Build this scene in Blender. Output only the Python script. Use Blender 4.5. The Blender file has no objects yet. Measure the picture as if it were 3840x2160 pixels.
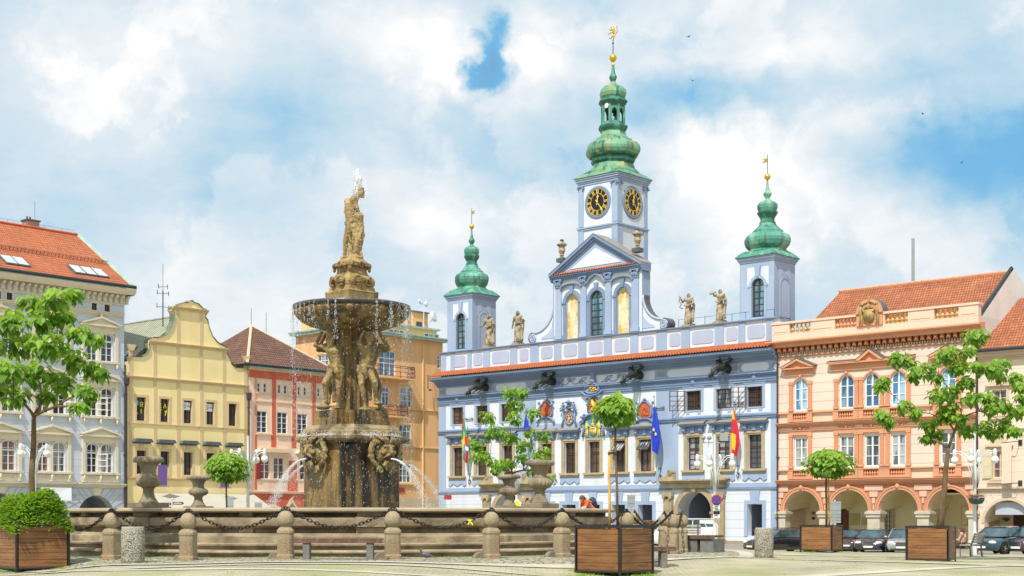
import bpy,bmesh,math,random
from mathutils import Vector,Matrix,noise
R=random.Random(7)
rad=math.radians
SC=bpy.context.scene
COL=SC.collection
# ---------------------------------------------------------------- camera
FL,CX,YH,ZC=5350.0,1920.0,1930.0,1.6
cam=bpy.data.cameras.new('camera');camo=bpy.data.objects.new('camera',cam);COL.objects.link(camo)
camo.location=(0,0,ZC);camo.rotation_euler=(rad(90),0,0)
cam.sensor_width=36;cam.lens=36*FL/3840;cam.shift_y=(YH-1080)/3840
cam.clip_start=.1;cam.clip_end=5000
SC.camera=camo
# ---------------------------------------------------------------- light
SUN_EL,SUN_AZ=54.0,(-.36,-.933)
hv=Vector((SUN_AZ[0],SUN_AZ[1],0)).normalized()
sdir=(hv*math.cos(rad(SUN_EL))+Vector((0,0,math.sin(rad(SUN_EL))))).normalized()
sl=bpy.data.lights.new('sun','SUN');sl.energy=4.5;sl.angle=rad(.55);sl.color=(1,.95,.87)
so=bpy.data.objects.new('sun',sl);COL.objects.link(so);so.rotation_euler=sdir.to_track_quat('Z','Y').to_euler()
SC.view_settings.view_transform='Standard';SC.view_settings.look='None'
SC.view_settings.exposure=.06;SC.view_settings.gamma=1
W=bpy.data.worlds.new('World');SC.world=W;W.use_nodes=True
def world():
 nt=W.node_tree;nt.nodes.clear();N=nt.nodes.new;L=nt.links.new
 def n(t,**k):
  x=N(t)
  for a,b in k.items():setattr(x,a,b)
  return x
 def val(s,v):
  if hasattr(v,'is_output')or hasattr(v,'links'):L(v,s)
  else:s.default_value=v
 def M(op,a,b=0.,c=0.,cl=False):
  x=n('ShaderNodeMath',operation=op,use_clamp=cl)
  for s,v in zip(x.inputs,(a,b,c)):val(s,v)
  return x.outputs[0]
 tc=n('ShaderNodeTexCoord');D=tc.outputs['Generated']
 sky=n('ShaderNodeTexSky',sky_type='NISHITA',sun_disc=False)
 sky.sun_elevation=rad(SUN_EL);sky.sun_rotation=math.atan2(hv.x,hv.y)
 def nz(scale,detail,rough,vec,dist=0.):
  x=n('ShaderNodeTexNoise');x.inputs['Scale'].default_value=scale;x.inputs['Detail'].default_value=detail
  x.inputs['Roughness'].default_value=rough;x.inputs['Distortion'].default_value=dist;L(vec,x.inputs['Vector']);return x
 mp=n('ShaderNodeMapping');L(D,mp.inputs[0]);mp.inputs['Scale'].default_value=(1,1,1.7);mp.inputs['Location'].default_value=(.35,0,.2)
 big=nz(4.2,9,.56,mp.outputs[0],.35).outputs[0]
 fine=nz(15,10,.62,mp.outputs[0],.3).outputs[0]
 warp=nz(11,7,.6,D)
 wv=n('ShaderNodeVectorMath',operation='MULTIPLY_ADD');L(warp.outputs['Color'],wv.inputs[0]);wv.inputs[1].default_value=(.085,)*3;L(D,wv.inputs[2])
 bil=n('ShaderNodeTexNoise');bil.noise_type='FBM';bil.inputs['Scale'].default_value=8.5;bil.inputs['Detail'].default_value=12;bil.inputs['Roughness'].default_value=.55;L(wv.outputs[0],bil.inputs['Vector'])
 def patch(px,py,rx,ry,hard,amp):
  """a break (or a bank) in the cloud at one bearing of the sky"""
  d=Vector(((px-CX)/FL,1,(YH-py)/FL)).normalized()
  v=n('ShaderNodeVectorMath',operation='SUBTRACT');L(wv.outputs[0],v.inputs[0]);v.inputs[1].default_value=d+Vector((.0425,)*3)
  v2=n('ShaderNodeVectorMath',operation='MULTIPLY');L(v.outputs[0],v2.inputs[0]);v2.inputs[1].default_value=(FL/rx,FL/(rx*3),FL/ry)
  ln=n('ShaderNodeVectorMath',operation='LENGTH');L(v2.outputs[0],ln.inputs[0])
  mr=n('ShaderNodeMapRange',interpolation_type='SMOOTHSTEP');L(ln.outputs['Value'],mr.inputs[0])
  mr.inputs[1].default_value=hard;mr.inputs[2].default_value=1.25;mr.inputs[3].default_value=amp;mr.inputs[4].default_value=0
  return mr.outputs[0]
# cloud thickness: 0 = open blue, .5 = thin grey-blue veil, 1 = sunlit white
 t=M('ADD',M('MULTIPLY',M('SUBTRACT',big,.5),1.15),.635)
 t=M('ADD',t,M('MULTIPLY',M('SUBTRACT',fine,.5),.35))
 t=M('ADD',t,M('MULTIPLY',M('SUBTRACT',nz(42,8,.65,mp.outputs[0],.2).outputs[0],.5),.22))
 ed=n('ShaderNodeMapRange',interpolation_type='SMOOTHSTEP');L(bil.outputs[0],ed.inputs[0]);ed.inputs[1].default_value=.48;ed.inputs[2].default_value=.56;ed.inputs[3].default_value=-.06;ed.inputs[4].default_value=.13
 t=M('ADD',t,ed.outputs[0])
 for a in[(1850,255,105,75,.2,-1.1),(1872,150,55,90,.1,-.9),(1700,230,160,160,.2,.25),(2030,190,140,200,.2,.25),(3620,560,440,220,.0,-.72),(2600,410,430,120,.0,-.66),(1950,560,520,230,0,-.38),(1000,700,640,420,0,-.36),(600,150,700,260,0,.26),(250,420,350,300,0,.1),(200,900,420,420,0,-.12),(3500,240,480,110,0,-.22),(2750,700,420,300,0,.42),(1560,760,330,200,.0,.26),(3800,800,240,240,0,-.22),(3100,160,300,130,0,.3),(1500,140,330,160,0,.34),(500,600,260,420,0,.12),(2300,60,420,100,0,.25),(3640,1000,300,200,0,.1)]:
  t=M('ADD',t,patch(*a))
 cr=n('ShaderNodeValToRGB');L(t,cr.inputs[0]);e=cr.color_ramp.elements
 for p,c in[(0.,(.19,.51,.83)),(.14,(.26,.56,.82)),(.30,(.40,.64,.82)),(.46,(.54,.72,.85)),(.62,(.67,.79,.88)),(.78,(.82,.88,.93)),(.92,(.95,.965,.98)),(1.,(1.04,1.04,1.03))]:
  x=e.new(p)if 0<p<1 else e[0 if p==0 else-1];x.color=c+(1,)
 b1=n('ShaderNodeBackground');L(sky.outputs[0],b1.inputs[0]);b1.inputs[1].default_value=.10
 b2=n('ShaderNodeBackground');L(cr.outputs[0],b2.inputs[0]);b2.inputs[1].default_value=.96
 sv=n('ShaderNodeMapRange');L(t,sv.inputs[0]);sv.inputs[1].default_value=-.6;sv.inputs[2].default_value=.25;sv.inputs[3].default_value=.6;sv.inputs[4].default_value=1.
 mx=n('ShaderNodeMixShader');L(sv.outputs[0],mx.inputs[0]);L(b1.outputs[0],mx.inputs[1]);L(b2.outputs[0],mx.inputs[2])
 o=n('ShaderNodeOutputWorld');L(mx.outputs[0],o.inputs[0])
world()
# ---------------------------------------------------------------- helpers
class MB:
 """collects shapes; build() links them as one mesh object"""
 DT=None
 def __init__(s):s.v=[];s.f=[];s.m=[];s.T=MB.DT;s.mi=0
 def add(s,vs,fs,m=None):
  b=len(s.v)
  s.v+=[tuple(s.T@Vector(p))for p in vs]if s.T is not None else[tuple(p)for p in vs]
  s.f+=[tuple(i+b for i in f)for f in fs];s.m+=[s.mi if m is None else m]*len(fs);return s
 def box(s,x0,x1,y0,y1,z0,z1,m=None):
  if x0>x1:x0,x1=x1,x0
  if y0>y1:y0,y1=y1,y0
  if z0>z1:z0,z1=z1,z0
  return s.add([(x0,y0,z0),(x1,y0,z0),(x1,y1,z0),(x0,y1,z0),(x0,y0,z1),(x1,y0,z1),(x1,y1,z1),(x0,y1,z1)],[(3,2,1,0),(4,5,6,7),(0,1,5,4),(1,2,6,5),(2,3,7,6),(3,0,4,7)],m)
 def poly(s,pts,y0,y1,m=None):
  """outline in x,z (any order) given thickness in y"""
  a=sum(pts[i][0]*pts[(i+1)%len(pts)][1]-pts[(i+1)%len(pts)][0]*pts[i][1]for i in range(len(pts)))
  if a<0:pts=pts[::-1]
  n=len(pts);vs=[(x,y0,z)for x,z in pts]+[(x,y1,z)for x,z in pts]
  fs=[tuple(range(n)),tuple(range(2*n-1,n-1,-1))]+[(i+n,(i+1)%n+n,(i+1)%n,i)for i in range(n)]
  return s.add(vs,fs,m)
 def sweep(s,prof,x0,x1,m=None,caps=True):
  """profile in (y,z) run along x"""
  n=len(prof);vs=[(x0,y,z)for y,z in prof]+[(x1,y,z)for y,z in prof]
  fs=[(i,i+1,i+1+n,i+n)for i in range(n-1)]
  if caps:fs+=[tuple(range(n-1,-1,-1)),tuple(range(n,2*n))]
  return s.add(vs,fs,m)
 def lathe(s,prof,n=16,c=(0,0,0),a0=0.,cap=True,m=None,flute=None):
  """profile of (radius,z); flute(k)->radius factor"""
  vs=[];fs=[]
  for r,z in prof:
   for k in range(n):
    a=a0+2*math.pi*k/n;q=r*(flute(k,z)if flute else 1)
    vs.append((c[0]+q*math.cos(a),c[1]+q*math.sin(a),c[2]+z))
  for i in range(len(prof)-1):
   for k in range(n):
    k2=(k+1)%n;fs.append((i*n+k,i*n+k2,(i+1)*n+k2,(i+1)*n+k))
  if cap:fs+=[tuple(range(n-1,-1,-1)),tuple(range((len(prof)-1)*n,len(prof)*n))]
  return s.add(vs,fs,m)
 def tube(s,pts,r,n=8,m=None,cap=True):
  pts=[Vector(p)for p in pts];rs=r if isinstance(r,(list,tuple))else[r]*len(pts)
  vs=[];fs=[];up=None
  for i,p in enumerate(pts):
   d=(pts[min(i+1,len(pts)-1)]-pts[max(i-1,0)]).normalized()
   if up is None:up=d.orthogonal().normalized()
   up=(up-d*up.dot(d));up=up.normalized()if up.length>1e-6 else d.orthogonal().normalized()
   w=d.cross(up)
   for k in range(n):
    a=2*math.pi*k/n;vs.append(p+(up*math.cos(a)+w*math.sin(a))*rs[i])
  for i in range(len(pts)-1):
   for k in range(n):
    k2=(k+1)%n;fs.append((i*n+k,i*n+k2,(i+1)*n+k2,(i+1)*n+k))
  if cap:fs+=[tuple(range(n-1,-1,-1)),tuple(range((len(pts)-1)*n,len(pts)*n))]
  return s.add(vs,fs,m)
 def cap(s,a,b,ra,rb=None,n=10,m=None):
  """tapered capsule"""
  a=Vector(a);b=Vector(b);rb=ra if rb is None else rb
  d=(b-a);L=d.length;d=d.normalized()if L>1e-6 else Vector((0,0,1))
  P=[];Q=[]
  for t in(-80,-50,-20):P.append(a+d*ra*math.sin(rad(t)));Q.append(ra*math.cos(rad(t)))
  for t in(20,50,80):P.append(b+d*rb*math.sin(rad(t)));Q.append(rb*math.cos(rad(t)))
  return s.tube(P,Q,n,m)
 def ell(s,c,r,n=12,m=None,rot=None):
  q=[(math.cos(rad(t)),math.sin(rad(t)))for t in range(-84,85,21)]
  T0=s.T;M_=Matrix.Translation(Vector(c))@(rot.to_matrix().to_4x4()if rot else Matrix())@Matrix.Diagonal(Vector((r[0],r[1],r[2],1)))
  s.T=M_ if T0 is None else T0@M_
  s.lathe(q,n,m=m);s.T=T0;return s
 def build(s,name,mats,parent=None,smooth=False,loc=None,rotz=None,bevel=0,auto=None):
  me=bpy.data.meshes.new(name);me.from_pydata(s.v,[],s.f)
  mats=mats if isinstance(mats,(list,tuple))else[mats]
  for m in mats:me.materials.append(MT[m]if isinstance(m,str)else m)
  me.polygons.foreach_set('material_index',s.m)
  if smooth:me.polygons.foreach_set('use_smooth',[True]*len(s.f))
  me.update()
  if auto:
   me.polygons.foreach_set('use_smooth',[True]*len(s.f));me.set_sharp_from_angle(angle=rad(auto))
  o=bpy.data.objects.new(name,me);COL.objects.link(o)
  if parent:o.parent=parent
  if loc is not None:o.location=loc
  if rotz is not None:o.rotation_euler=(0,0,rotz)
  if bevel:
   b=o.modifiers.new('bevel','BEVEL');b.width=bevel;b.segments=2;b.limit_method='ANGLE';b.angle_limit=rad(40)
  return o
def squash(u=0,z=0,kx=1,kz=1):
 """carve the next pieces at another size about one point of the wall"""
 MB.DT=None if kx==kz==1 and u==0 else Matrix.Translation((u,0,z))@Matrix.Diagonal((kx,1,kz,1))@Matrix.Translation((-u,0,-z))
def tag(o,label=None,cat=None,group=None,kind=None):
 if label:o['label']=label
 if cat:o['category']=cat
 if group:o['group']=group
 if kind:o['kind']=kind
 return o
def thing(name,label,cat,loc=(0,0,0),rotz=0,group=None):
 o=bpy.data.objects.new(name,None);COL.objects.link(o);o.location=loc;o.rotation_euler=(0,0,rotz);o.empty_display_size=.3
 return tag(o,label,cat,group)
def copy_tree(o,parent=None):
 c=o.copy();COL.objects.link(c);c.parent=parent
 for ch in list(o.children):copy_tree(ch,c)
 return c
def remesh(o,vox,smooth=2,disp=None):
 m=o.modifiers.new('remesh','REMESH');m.mode='VOXEL';m.voxel_size=vox;m.use_smooth_shade=True
 if smooth:
  k=o.modifiers.new('smooth','SMOOTH');k.factor=.5;k.iterations=smooth
 if disp:
  t=bpy.data.textures.new('carving','CLOUDS');t.noise_scale=disp[0];t.noise_depth=2
  d=o.modifiers.new('displace','DISPLACE');d.texture=t;d.strength=disp[1];d.mid_level=.5;d.texture_coords='LOCAL'
 return o
# ground height from a scatter of levels read off the place
GP=[(0,0,0),(-5,12,0),(6,12,0),(0,24,.0),(-12,30,.03),(10,30,.0),(-12.5,36.6,.05),(2.9,35.9,.03),(-9.8,37.0,.355),(-5.3,37,.43),(-6,39,.43),(-10.5,39.3,.42),(0,39.2,.41),(2,41,.40),(-3,49,.42),(-9,55,.4),(-15,50,.36),(-9,46,.42),(-2,45,.42),(5.0,45.2,.35),(6.6,48.5,.33),(8.1,45.9,.20),(15.3,50,-.09),(18,57,-.08),(15.2,67.3,-.19),(9.2,65,0),(20,72,-.38),(13,77,-.44),(26,68,-.36),(9,82,-.45),(17,90,-.74),(22,82,-.64),(28,78,-.6),(13,96,-.5),(3,54,.40),(2,60,.25),(30,60,-.1),(3,70,.15),(2,100,-.3),(-26,95,-.05),(-20,75,.1),(-35,60,0),(-40,100,0),(40,90,-.6),(-15,120,-.1),(0,140,-.3),(60,60,-.3),(-80,60,0),(0,-60,0)]
def gz(x,y):
 a=b=0
 for px,py,pz in GP:
  w=1/((px-x)**2+(py-y)**2+3.)**2;a+=w*pz;b+=w
 return a/b
def at(px,Y,dz=0.):
 """ground point below image column px at distance Y"""
 x=(px-CX)/FL*Y;return(x,Y,gz(x,Y)+dz)
def pt(px,py,Y):return Vector(((px-CX)/FL*Y,Y,ZC+(YH-py)/FL*Y))
class Fac:
 """a facade standing between two bearings at two distances; P turns a bearing/row on its plane into metres along and up"""
 def __init__(s,px0,Y0,px1,Y1,base):
  s.A=Vector(((px0-CX)/FL*Y0,Y0));s.B=Vector(((px1-CX)/FL*Y1,Y1))
  s.d=(s.B-s.A).normalized();s.n=Vector((-s.d.y,s.d.x));s.L=(s.B-s.A).length;s.base=base
  s.rot=math.atan2(s.d.y,s.d.x)
 def P(s,px,py=YH,y=0.):
  k=(px-CX)/FL;O=s.A+s.n*y
# O + u d = (k t, t)
  den=s.d.x-k*s.d.y;u=(k*O.y-O.x)/den;t=O.y+u*s.d.y
  return u,ZC+(YH-py)/FL*t-s.base
 def U(s,px,y=0.):return s.P(px,YH,y)[0]
 def Z(s,px,py,y=0.):return s.P(px,py,y)[1]
 def root(s,name,label,cat='building'):return thing(name,label,cat,(s.A.x,s.A.y,s.base),s.rot)
 def W(s,u,y,z):p=s.A+s.d*u+s.n*y;return(p.x,p.y,z+s.base)
# ---------------------------------------------------------------- materials
MT={}
def mat(name,col,rough=.8,var=.12,vs=1.5,bump=.15,bs=14.,col2=None,amt=.5,st=(1,1,1),edge=(.45,.65),metal=0.,spec=.5,trans=0.,lines=None,rows=None,emit=None,coat=0.,detail=4,col3=None,amt3=.5,st3=(1,1,1),edge3=(.5,.7),alpha=None,objrand=0.,sub=None):
 m=bpy.data.materials.new(name);m.use_nodes=True;MT[name]=m;nt=m.node_tree;N=nt.nodes.new;L=nt.links.new
 P=nt.nodes['Principled BSDF'];tc=N('ShaderNodeTexCoord');OB=tc.outputs['Object']
 def math_(op,a,b=0.):
  x=N('ShaderNodeMath');x.operation=op
  for s_,v in zip(x.inputs,(a,b)):
   if isinstance(v,(int,float)):s_.default_value=v
   else:L(v,s_)
  return x.outputs[0]
 def nz(scale,st_=(1,1,1),det=4):
  mp=N('ShaderNodeMapping');mp.inputs['Scale'].default_value=st_;L(OB,mp.inputs[0])
  x=N('ShaderNodeTexNoise');x.inputs['Scale'].default_value=scale;x.inputs['Detail'].default_value=det;L(mp.outputs[0],x.inputs['Vector']);return x.outputs[0]
 def mix(fac,a,b,mode='MIX'):
  x=N('ShaderNodeMix');x.data_type='RGBA';x.blend_type=mode
  for s_,v in((x.inputs[0],fac),(x.inputs[6],a),(x.inputs[7],b)):
   if isinstance(v,(int,float)):s_.default_value=v
   elif isinstance(v,tuple):s_.default_value=v+(1,)if len(v)==3 else v
   else:L(v,s_)
  return x.outputs[2]
 def rng(v,a,b,c,d):
  x=N('ShaderNodeMapRange');L(v,x.inputs[0])
  for i,q in enumerate((a,b,c,d)):x.inputs[i+1].default_value=q
  return x.outputs[0]
 c=mix(0.,col,col)
 if var:
  c=mix(1.,c,mix(rng(nz(vs,det=5),.3,.7,0,1),(1-var,)*3,(1+var,)*3),'MULTIPLY')
 if col2:c=mix(rng(nz(1.,st,detail),edge[0],edge[1],0,amt),c,col2)
 if col3:c=mix(rng(nz(1.,st3,detail),edge3[0],edge3[1],0,amt3),c,col3)
 if objrand:
  oi=N('ShaderNodeObjectInfo');c=mix(1.,c,mix(oi.outputs['Random'],(1-objrand,)*3,(1+objrand,)*3),'MULTIPLY')
 if lines:
  sx=N('ShaderNodeSeparateXYZ');L(OB,sx.inputs[0])
  f=math_('FRACT',math_('DIVIDE',math_('ADD',sx.outputs[2],lines[3]+100*lines[0]),lines[0]))
  c=mix(math_('LESS_THAN',f,lines[1]/lines[0]),c,lines[2])
 if rows:
  ax,bw,bh,mo,ca,cb,cm,zs,bp=rows
  sx=N('ShaderNodeSeparateXYZ');L(OB,sx.inputs[0]);cb_=N('ShaderNodeCombineXYZ')
  L(sx.outputs[ax],cb_.inputs[0]);
  if zs=='y':L(sx.outputs[1],cb_.inputs[1])
  else:L(math_('MULTIPLY',sx.outputs[2],zs),cb_.inputs[1])
  br=N('ShaderNodeTexBrick');L(cb_.outputs[0],br.inputs['Vector'])
  for k,v in(('Color1',ca),('Color2',cb),('Mortar',cm)):br.inputs[k].default_value=v+(1,)
  for k,v in(('Scale',1.),('Mortar Size',mo),('Mortar Smooth',.3),('Brick Width',bw),('Row Height',bh),('Bias',0.)):br.inputs[k].default_value=v
  c=mix(1.,br.outputs[0],mix(rng(nz(vs),.3,.7,0,1),(1-var,)*3,(1+var,)*3),'MULTIPLY')
  if col2:c=mix(rng(nz(1.,st,detail),edge[0],edge[1],0,amt),c,col2)
  if col3:c=mix(rng(nz(1.,st3,detail),edge3[0],edge3[1],0,amt3),c,col3)
 L(c,P.inputs['Base Color']);P.inputs['Roughness'].default_value=rough;P.inputs['Metallic'].default_value=metal
 P.inputs['Specular IOR Level'].default_value=spec;P.inputs['Coat Weight'].default_value=coat
 if trans:P.inputs['Transmission Weight'].default_value=trans
 if alpha is not None:P.inputs['Alpha'].default_value=alpha
 if sub:
  t=N('ShaderNodeBsdfTranslucent');t.inputs[0].default_value=sub[0]+(1,);ms=N('ShaderNodeMixShader');ms.inputs[0].default_value=sub[1]
  L(P.outputs[0],ms.inputs[1]);L(t.outputs[0],ms.inputs[2]);L(ms.outputs[0],nt.nodes['Material Output'].inputs[0])
 if bump:
  b=N('ShaderNodeBump');b.inputs['Strength'].default_value=bump;b.inputs['Distance'].default_value=.05
  h=nz(bs,det=5)
  if rows:h=math_('ADD',math_('MULTIPLY',h,.3),math_('MULTIPLY',br.outputs['Fac'],-rows[8]))
  if lines:h=math_('SUBTRACT',h,math_('MULTIPLY',math_('LESS_THAN',f,lines[1]/lines[0]),1.))
  L(h,b.inputs['Height']);L(b.outputs[0],P.inputs['Normal'])
 return m
# stone of the fountain: tan sandstone, wet brown and dark below
mat('sandstone',(.335,.265,.165),.85,.3,1.6,.6,9,(.18,.13,.08),.85,(1.1,1.1,2.2),(.45,.66),col3=(.10,.085,.06),amt3=.7,st3=(2.2,2.2,.5),edge3=(.55,.75))
mat('rimstone',(.38,.31,.20),.85,.2,.8,.4,9,(.25,.2,.12),.6,(.6,.6,2.),(.5,.7))
mat('wetstone',(.25,.155,.05),.42,.3,.8,.5,8,(.018,.012,.007),.96,(2.2,2.2,.16),(.44,.58),col3=(.38,.25,.08),amt3=.7,st3=(2.6,2.6,.5),edge3=(.52,.7))
mat('carvedstone',(.30,.205,.075),.55,.35,3,.8,16,(.10,.06,.02),.85,(3,3,1.2),(.46,.62),col3=(.50,.40,.20),amt3=.6,st3=(4,4,2),edge3=(.55,.7))
mat('goldstone',(.38,.26,.10),.6,.3,3,.7,16,(.17,.105,.035),.8,(3,3,1.),(.5,.66))
mat('urnstone',(.27,.22,.145),.9,.3,3,.5,18,(.12,.095,.06),.8,(3,3,1.5),(.45,.7))
mat('statuestone',(.42,.35,.23),.9,.3,4,.6,20,(.09,.075,.05),.85,(4,4,2),(.46,.62))
mat('poststone',(.34,.27,.165),.9,.2,3,.6,25,(.30,.17,.09),.55,(1.6,1.6,.5),(.5,.68),col3=(.17,.13,.08),amt3=.6,st3=(5,5,1.5),edge3=(.55,.7))
mat('plinthstone',(.36,.29,.18),.9,.2,1.5,.4,10)
mat('portalstone',(.40,.33,.20),.85,.2,2,.4,12,(.25,.19,.10),.5,(1,1,2),(.5,.7))
mat('windowstone',(.43,.35,.21),.8,.12,2,.2,12)
# paints
PW=(.66,.70,.76);LB=(.32,.41,.555);MB_=(.18,.255,.40)
mat('th_white',PW,.85,.05,.5,.06,10,(.52,.56,.62),.6,(1.1,1.1,.14),(.5,.75))
mat('th_white_rust',PW,.85,.05,.5,.06,10,(.52,.56,.62),.6,(1.1,1.1,.14),(.5,.75),lines=(.60,.035,(.42,.46,.53),.05))
mat('th_light',LB,.85,.06,.6,.06,10,(.44,.52,.65),.6,(.5,.5,.2),(.45,.75))
mat('th_mid',MB_,.8,.08,.8,.08,10,(.27,.35,.48),.5,(.4,.4,.6),(.5,.7))
mat('th_dark',(.12,.17,.27),.8,.1,.8,.1,10)
mat('th_lilac',(.41,.47,.61),.85,.04,.8,.04,10)
mat('gold',(.85,.55,.08),.32,.1,4,.2,20,metal=1.)
mat('goldpaint',(.80,.56,.10),.5,.15,4,.2,20)
mat('fresco',(.72,.50,.15),.8,.2,3,.1,10,(.83,.72,.46),.9,(1.7,1.7,.9),(.47,.56),col3=(.60,.33,.07),amt3=.8,st3=(2.5,2.5,1.3),edge3=(.55,.62))
mat('redrelief',(.50,.115,.05),.8,.15,4,.4,14)
mat('bluerelief',(.07,.30,.42),.7,.15,4,.3,14)
mat('copper',(.085,.30,.225),.55,.18,1.4,.12,8,(.03,.11,.08),.9,(2.3,2.3,.7),(.50,.66),metal=.15,col3=(.34,.58,.38),amt3=.6,st3=(1.5,1.5,.35),edge3=(.5,.7))
mat('copperold',(.15,.35,.22),.55,.18,1.4,.12,8,(.42,.32,.08),.75,(1.7,1.7,.28),(.52,.66),metal=.15,col3=(.03,.12,.09),amt3=.9,st3=(2.6,2.6,.22),edge3=(.55,.66))
mat('copperdark',(.035,.15,.11),.55,.2,1.4,.12,8,(.13,.34,.23),.8,(2.,2.,.6),(.5,.66),metal=.15)
mat('bronze',(.055,.06,.05),.42,.3,5,.4,30,metal=.5)
mat('brownwood',(.075,.035,.022),.5,.15,5,.1,20)
mat('whitewood',(.78,.78,.76),.5,.04,3,.03,20)
mat('creamwood',(.62,.55,.36),.55,.05,3,.05,20)
mat('redshutter',(.26,.02,.025),.6,.1,3,.1,20)
mat('slate',(.10,.11,.12),.7,.2,3,.2,12)
mat('leadcap',(.27,.24,.19),.6,.15,2,.1,12)
mat('pipe',(.05,.04,.045),.45,.1,3,.05,12)
mat('gutter',(.045,.05,.055),.4,.1,3,.05,12,metal=.3)
mat('greencap',(.36,.50,.42),.6,.15,2,.1,12)
OR1,OR2=(.54,.18,.07),(.42,.125,.045)
mat('tile_x',OR1,.8,.16,.5,.45,20,rows=(0,.20,.31,.035,OR1,OR2,(.26,.06,.02),1.25,1.6),st=(1,1,1),col2=(.32,.09,.03),amt=.5,edge=(.55,.75))
mat('tile_far',(.5,.17,.06),.85,.2,.8,.45,20,rows=(0,.19,.27,.03,(.48,.175,.075),(.36,.115,.045),(.16,.045,.02),1.3,1.6),st=(.6,.6,.6),col2=(.30,.10,.04),amt=.55,edge=(.55,.7))
mat('tile_brown',(.2,.1,.06),.85,.2,.8,.45,20,rows=(0,.24,.30,.05,(.27,.125,.075),(.16,.075,.05),(.06,.03,.02),1.35,1.6))
mat('tile_brown_side',(.2,.1,.06),.85,.2,.8,.45,20,rows=(1,.24,.30,.05,(.27,.125,.075),(.16,.075,.05),(.06,.03,.02),1.35,1.6))
mat('pantile',(.46,.14,.05),.8,.25,3,.3,20,(.34,.09,.03),.7,(6,6,6),(.45,.6),objrand=0)
mat('metalroof',(.40,.42,.30),.55,.12,1,.1,12,(.46,.36,.22),.5,(.6,.6,.6),(.55,.7),lines=None)
# glass
def glassmat(name,col,rough=.06,cur=None):
 m=mat(name,col,rough,.25,.9,0,col2=cur,amt=.9,st=(2.2,2.2,.25),edge=(.5,.56),spec=.9,objrand=.35)
 nt=m.node_tree;P=nt.nodes['Principled BSDF']
 nz_=nt.nodes.new('ShaderNodeTexNoise');nz_.inputs['Scale'].default_value=1.3;b=nt.nodes.new('ShaderNodeBump');b.inputs['Strength'].default_value=.12;b.inputs['Distance'].default_value=.1
 tc=nt.nodes.new('ShaderNodeTexCoord');nt.links.new(tc.outputs['Object'],nz_.inputs['Vector']);nt.links.new(nz_.outputs[0],b.inputs['Height']);nt.links.new(b.outputs[0],P.inputs['Normal'])
glassmat('glass',(.035,.045,.06));glassmat('glass_curtain',(.07,.085,.10),.08,(.33,.35,.36));glassmat('glass_brown',(.05,.035,.03),.08,(.13,.09,.07))
glassmat('glass_sky',(.04,.13,.18),.05,(.16,.30,.36));glassmat('glass_red',(.10,.05,.05),.08,(.30,.15,.12));glassmat('glass_blue',(.05,.17,.36),.05,(.3,.5,.62))
mat('inside_dark',(.035,.03,.03),.9,.1,2,0)
mat('palefresco',(.80,.70,.48),.8,.2,5,.1,20,(.66,.50,.26),.7,(3,3,2),(.48,.58))
mat('redcheck',(.35,.07,.05),.6,.2,5,.2,20,(.8,.7,.55),.9,(9,9,9),(.5,.54))
mat('sign_red',(.42,.03,.03),.5,.05);mat('sign_white',(.8,.8,.8),.5,.03);mat('sign_blue',(.02,.07,.42),.4,.03);mat('sign_grey',(.34,.37,.38),.5,.1,metal=.3);mat('letter_white',(.85,.85,.85),.5,0,bump=0);mat('letter_dark',(.03,.03,.035),.5,0,bump=0)
mat('letter_yellow',(.85,.80,.03),.5,0,bump=0);mat('letter_blue',(.05,.25,.55),.5,0,bump=0);mat('sign_brown',(.13,.04,.025),.5,.05);mat('sign_yellow',(.80,.62,.03),.5,.05)
mat('bird_grey',(.10,.105,.12),.6,.3,20,.1,40)
mat('dialblack',(.008,.009,.014),.3,0,bump=0)
mat('ob_wall',(.77,.60,.49),.85,.05,.6,.06,12,(.80,.66,.52),.5,(.3,.3,.5),(.52,.6),lines=(.62,.035,(.50,.31,.2),.1))
mat('ob_plain',(.76,.55,.42),.85,.05,.6,.06,12)
mat('ob_trim',(.64,.31,.17),.85,.08,.9,.1,12);mat('ob_dark',(.36,.13,.05),.85,.15,3,.2,14);mat('ob_joint',(.46,.21,.12),.85,.06,.7,.08,12);mat('ob_rust',(.72,.47,.34),.85,.06,.7,.08,12)
mat('baluster_yellow',(.58,.40,.16),.8,.1,4,.1,12);mat('arcade_wall',(.86,.77,.50),.9,.06,.8,.05,12);mat('arcade_grey',(.42,.43,.47),.9,.06,.8,.05,12)
mat('pierstone',(.56,.50,.38),.85,.12,2,.2,14);mat('firewall',(.70,.64,.60),.9,.08,.6,.1,10)
mat('cb_wall',(.74,.62,.50),.85,.06,.5,.06,12,(.66,.52,.38),.5,(.4,.4,.8),(.55,.7),lines=(.70,.03,(.54,.43,.32),.1))
mat('cb_trim',(.60,.48,.34),.85,.06,.8,.08,12)
mat('lb_wall',(.56,.60,.67),.85,.05,.6,.06,12,(.42,.45,.50),.6,(.9,.9,.16),(.5,.72),lines=(.52,.03,(.42,.46,.53),.1))
mat('lb_trim',(.70,.62,.46),.85,.06,1.2,.10,12);mat('lb_grey',(.38,.41,.47),.85,.06,1.2,.1,12)
mat('yb_wall',(.88,.72,.36),.85,.05,.5,.06,12,(.80,.60,.28),.7,(.7,.7,.16),(.5,.7));mat('yb_trim',(.66,.50,.28),.85,.06,1,.08,12)
mat('pr_wall',(.86,.62,.47),.85,.05,.5,.06,12,(.62,.42,.31),.55,(.8,.8,.15),(.5,.7));mat('pr_red',(.60,.13,.07),.85,.10,.7,.08,12,(.66,.22,.14),.6,(.7,.7,.4),(.5,.65));mat('pr_trim',(.74,.56,.38),.85,.05,1,.08,12)
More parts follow.
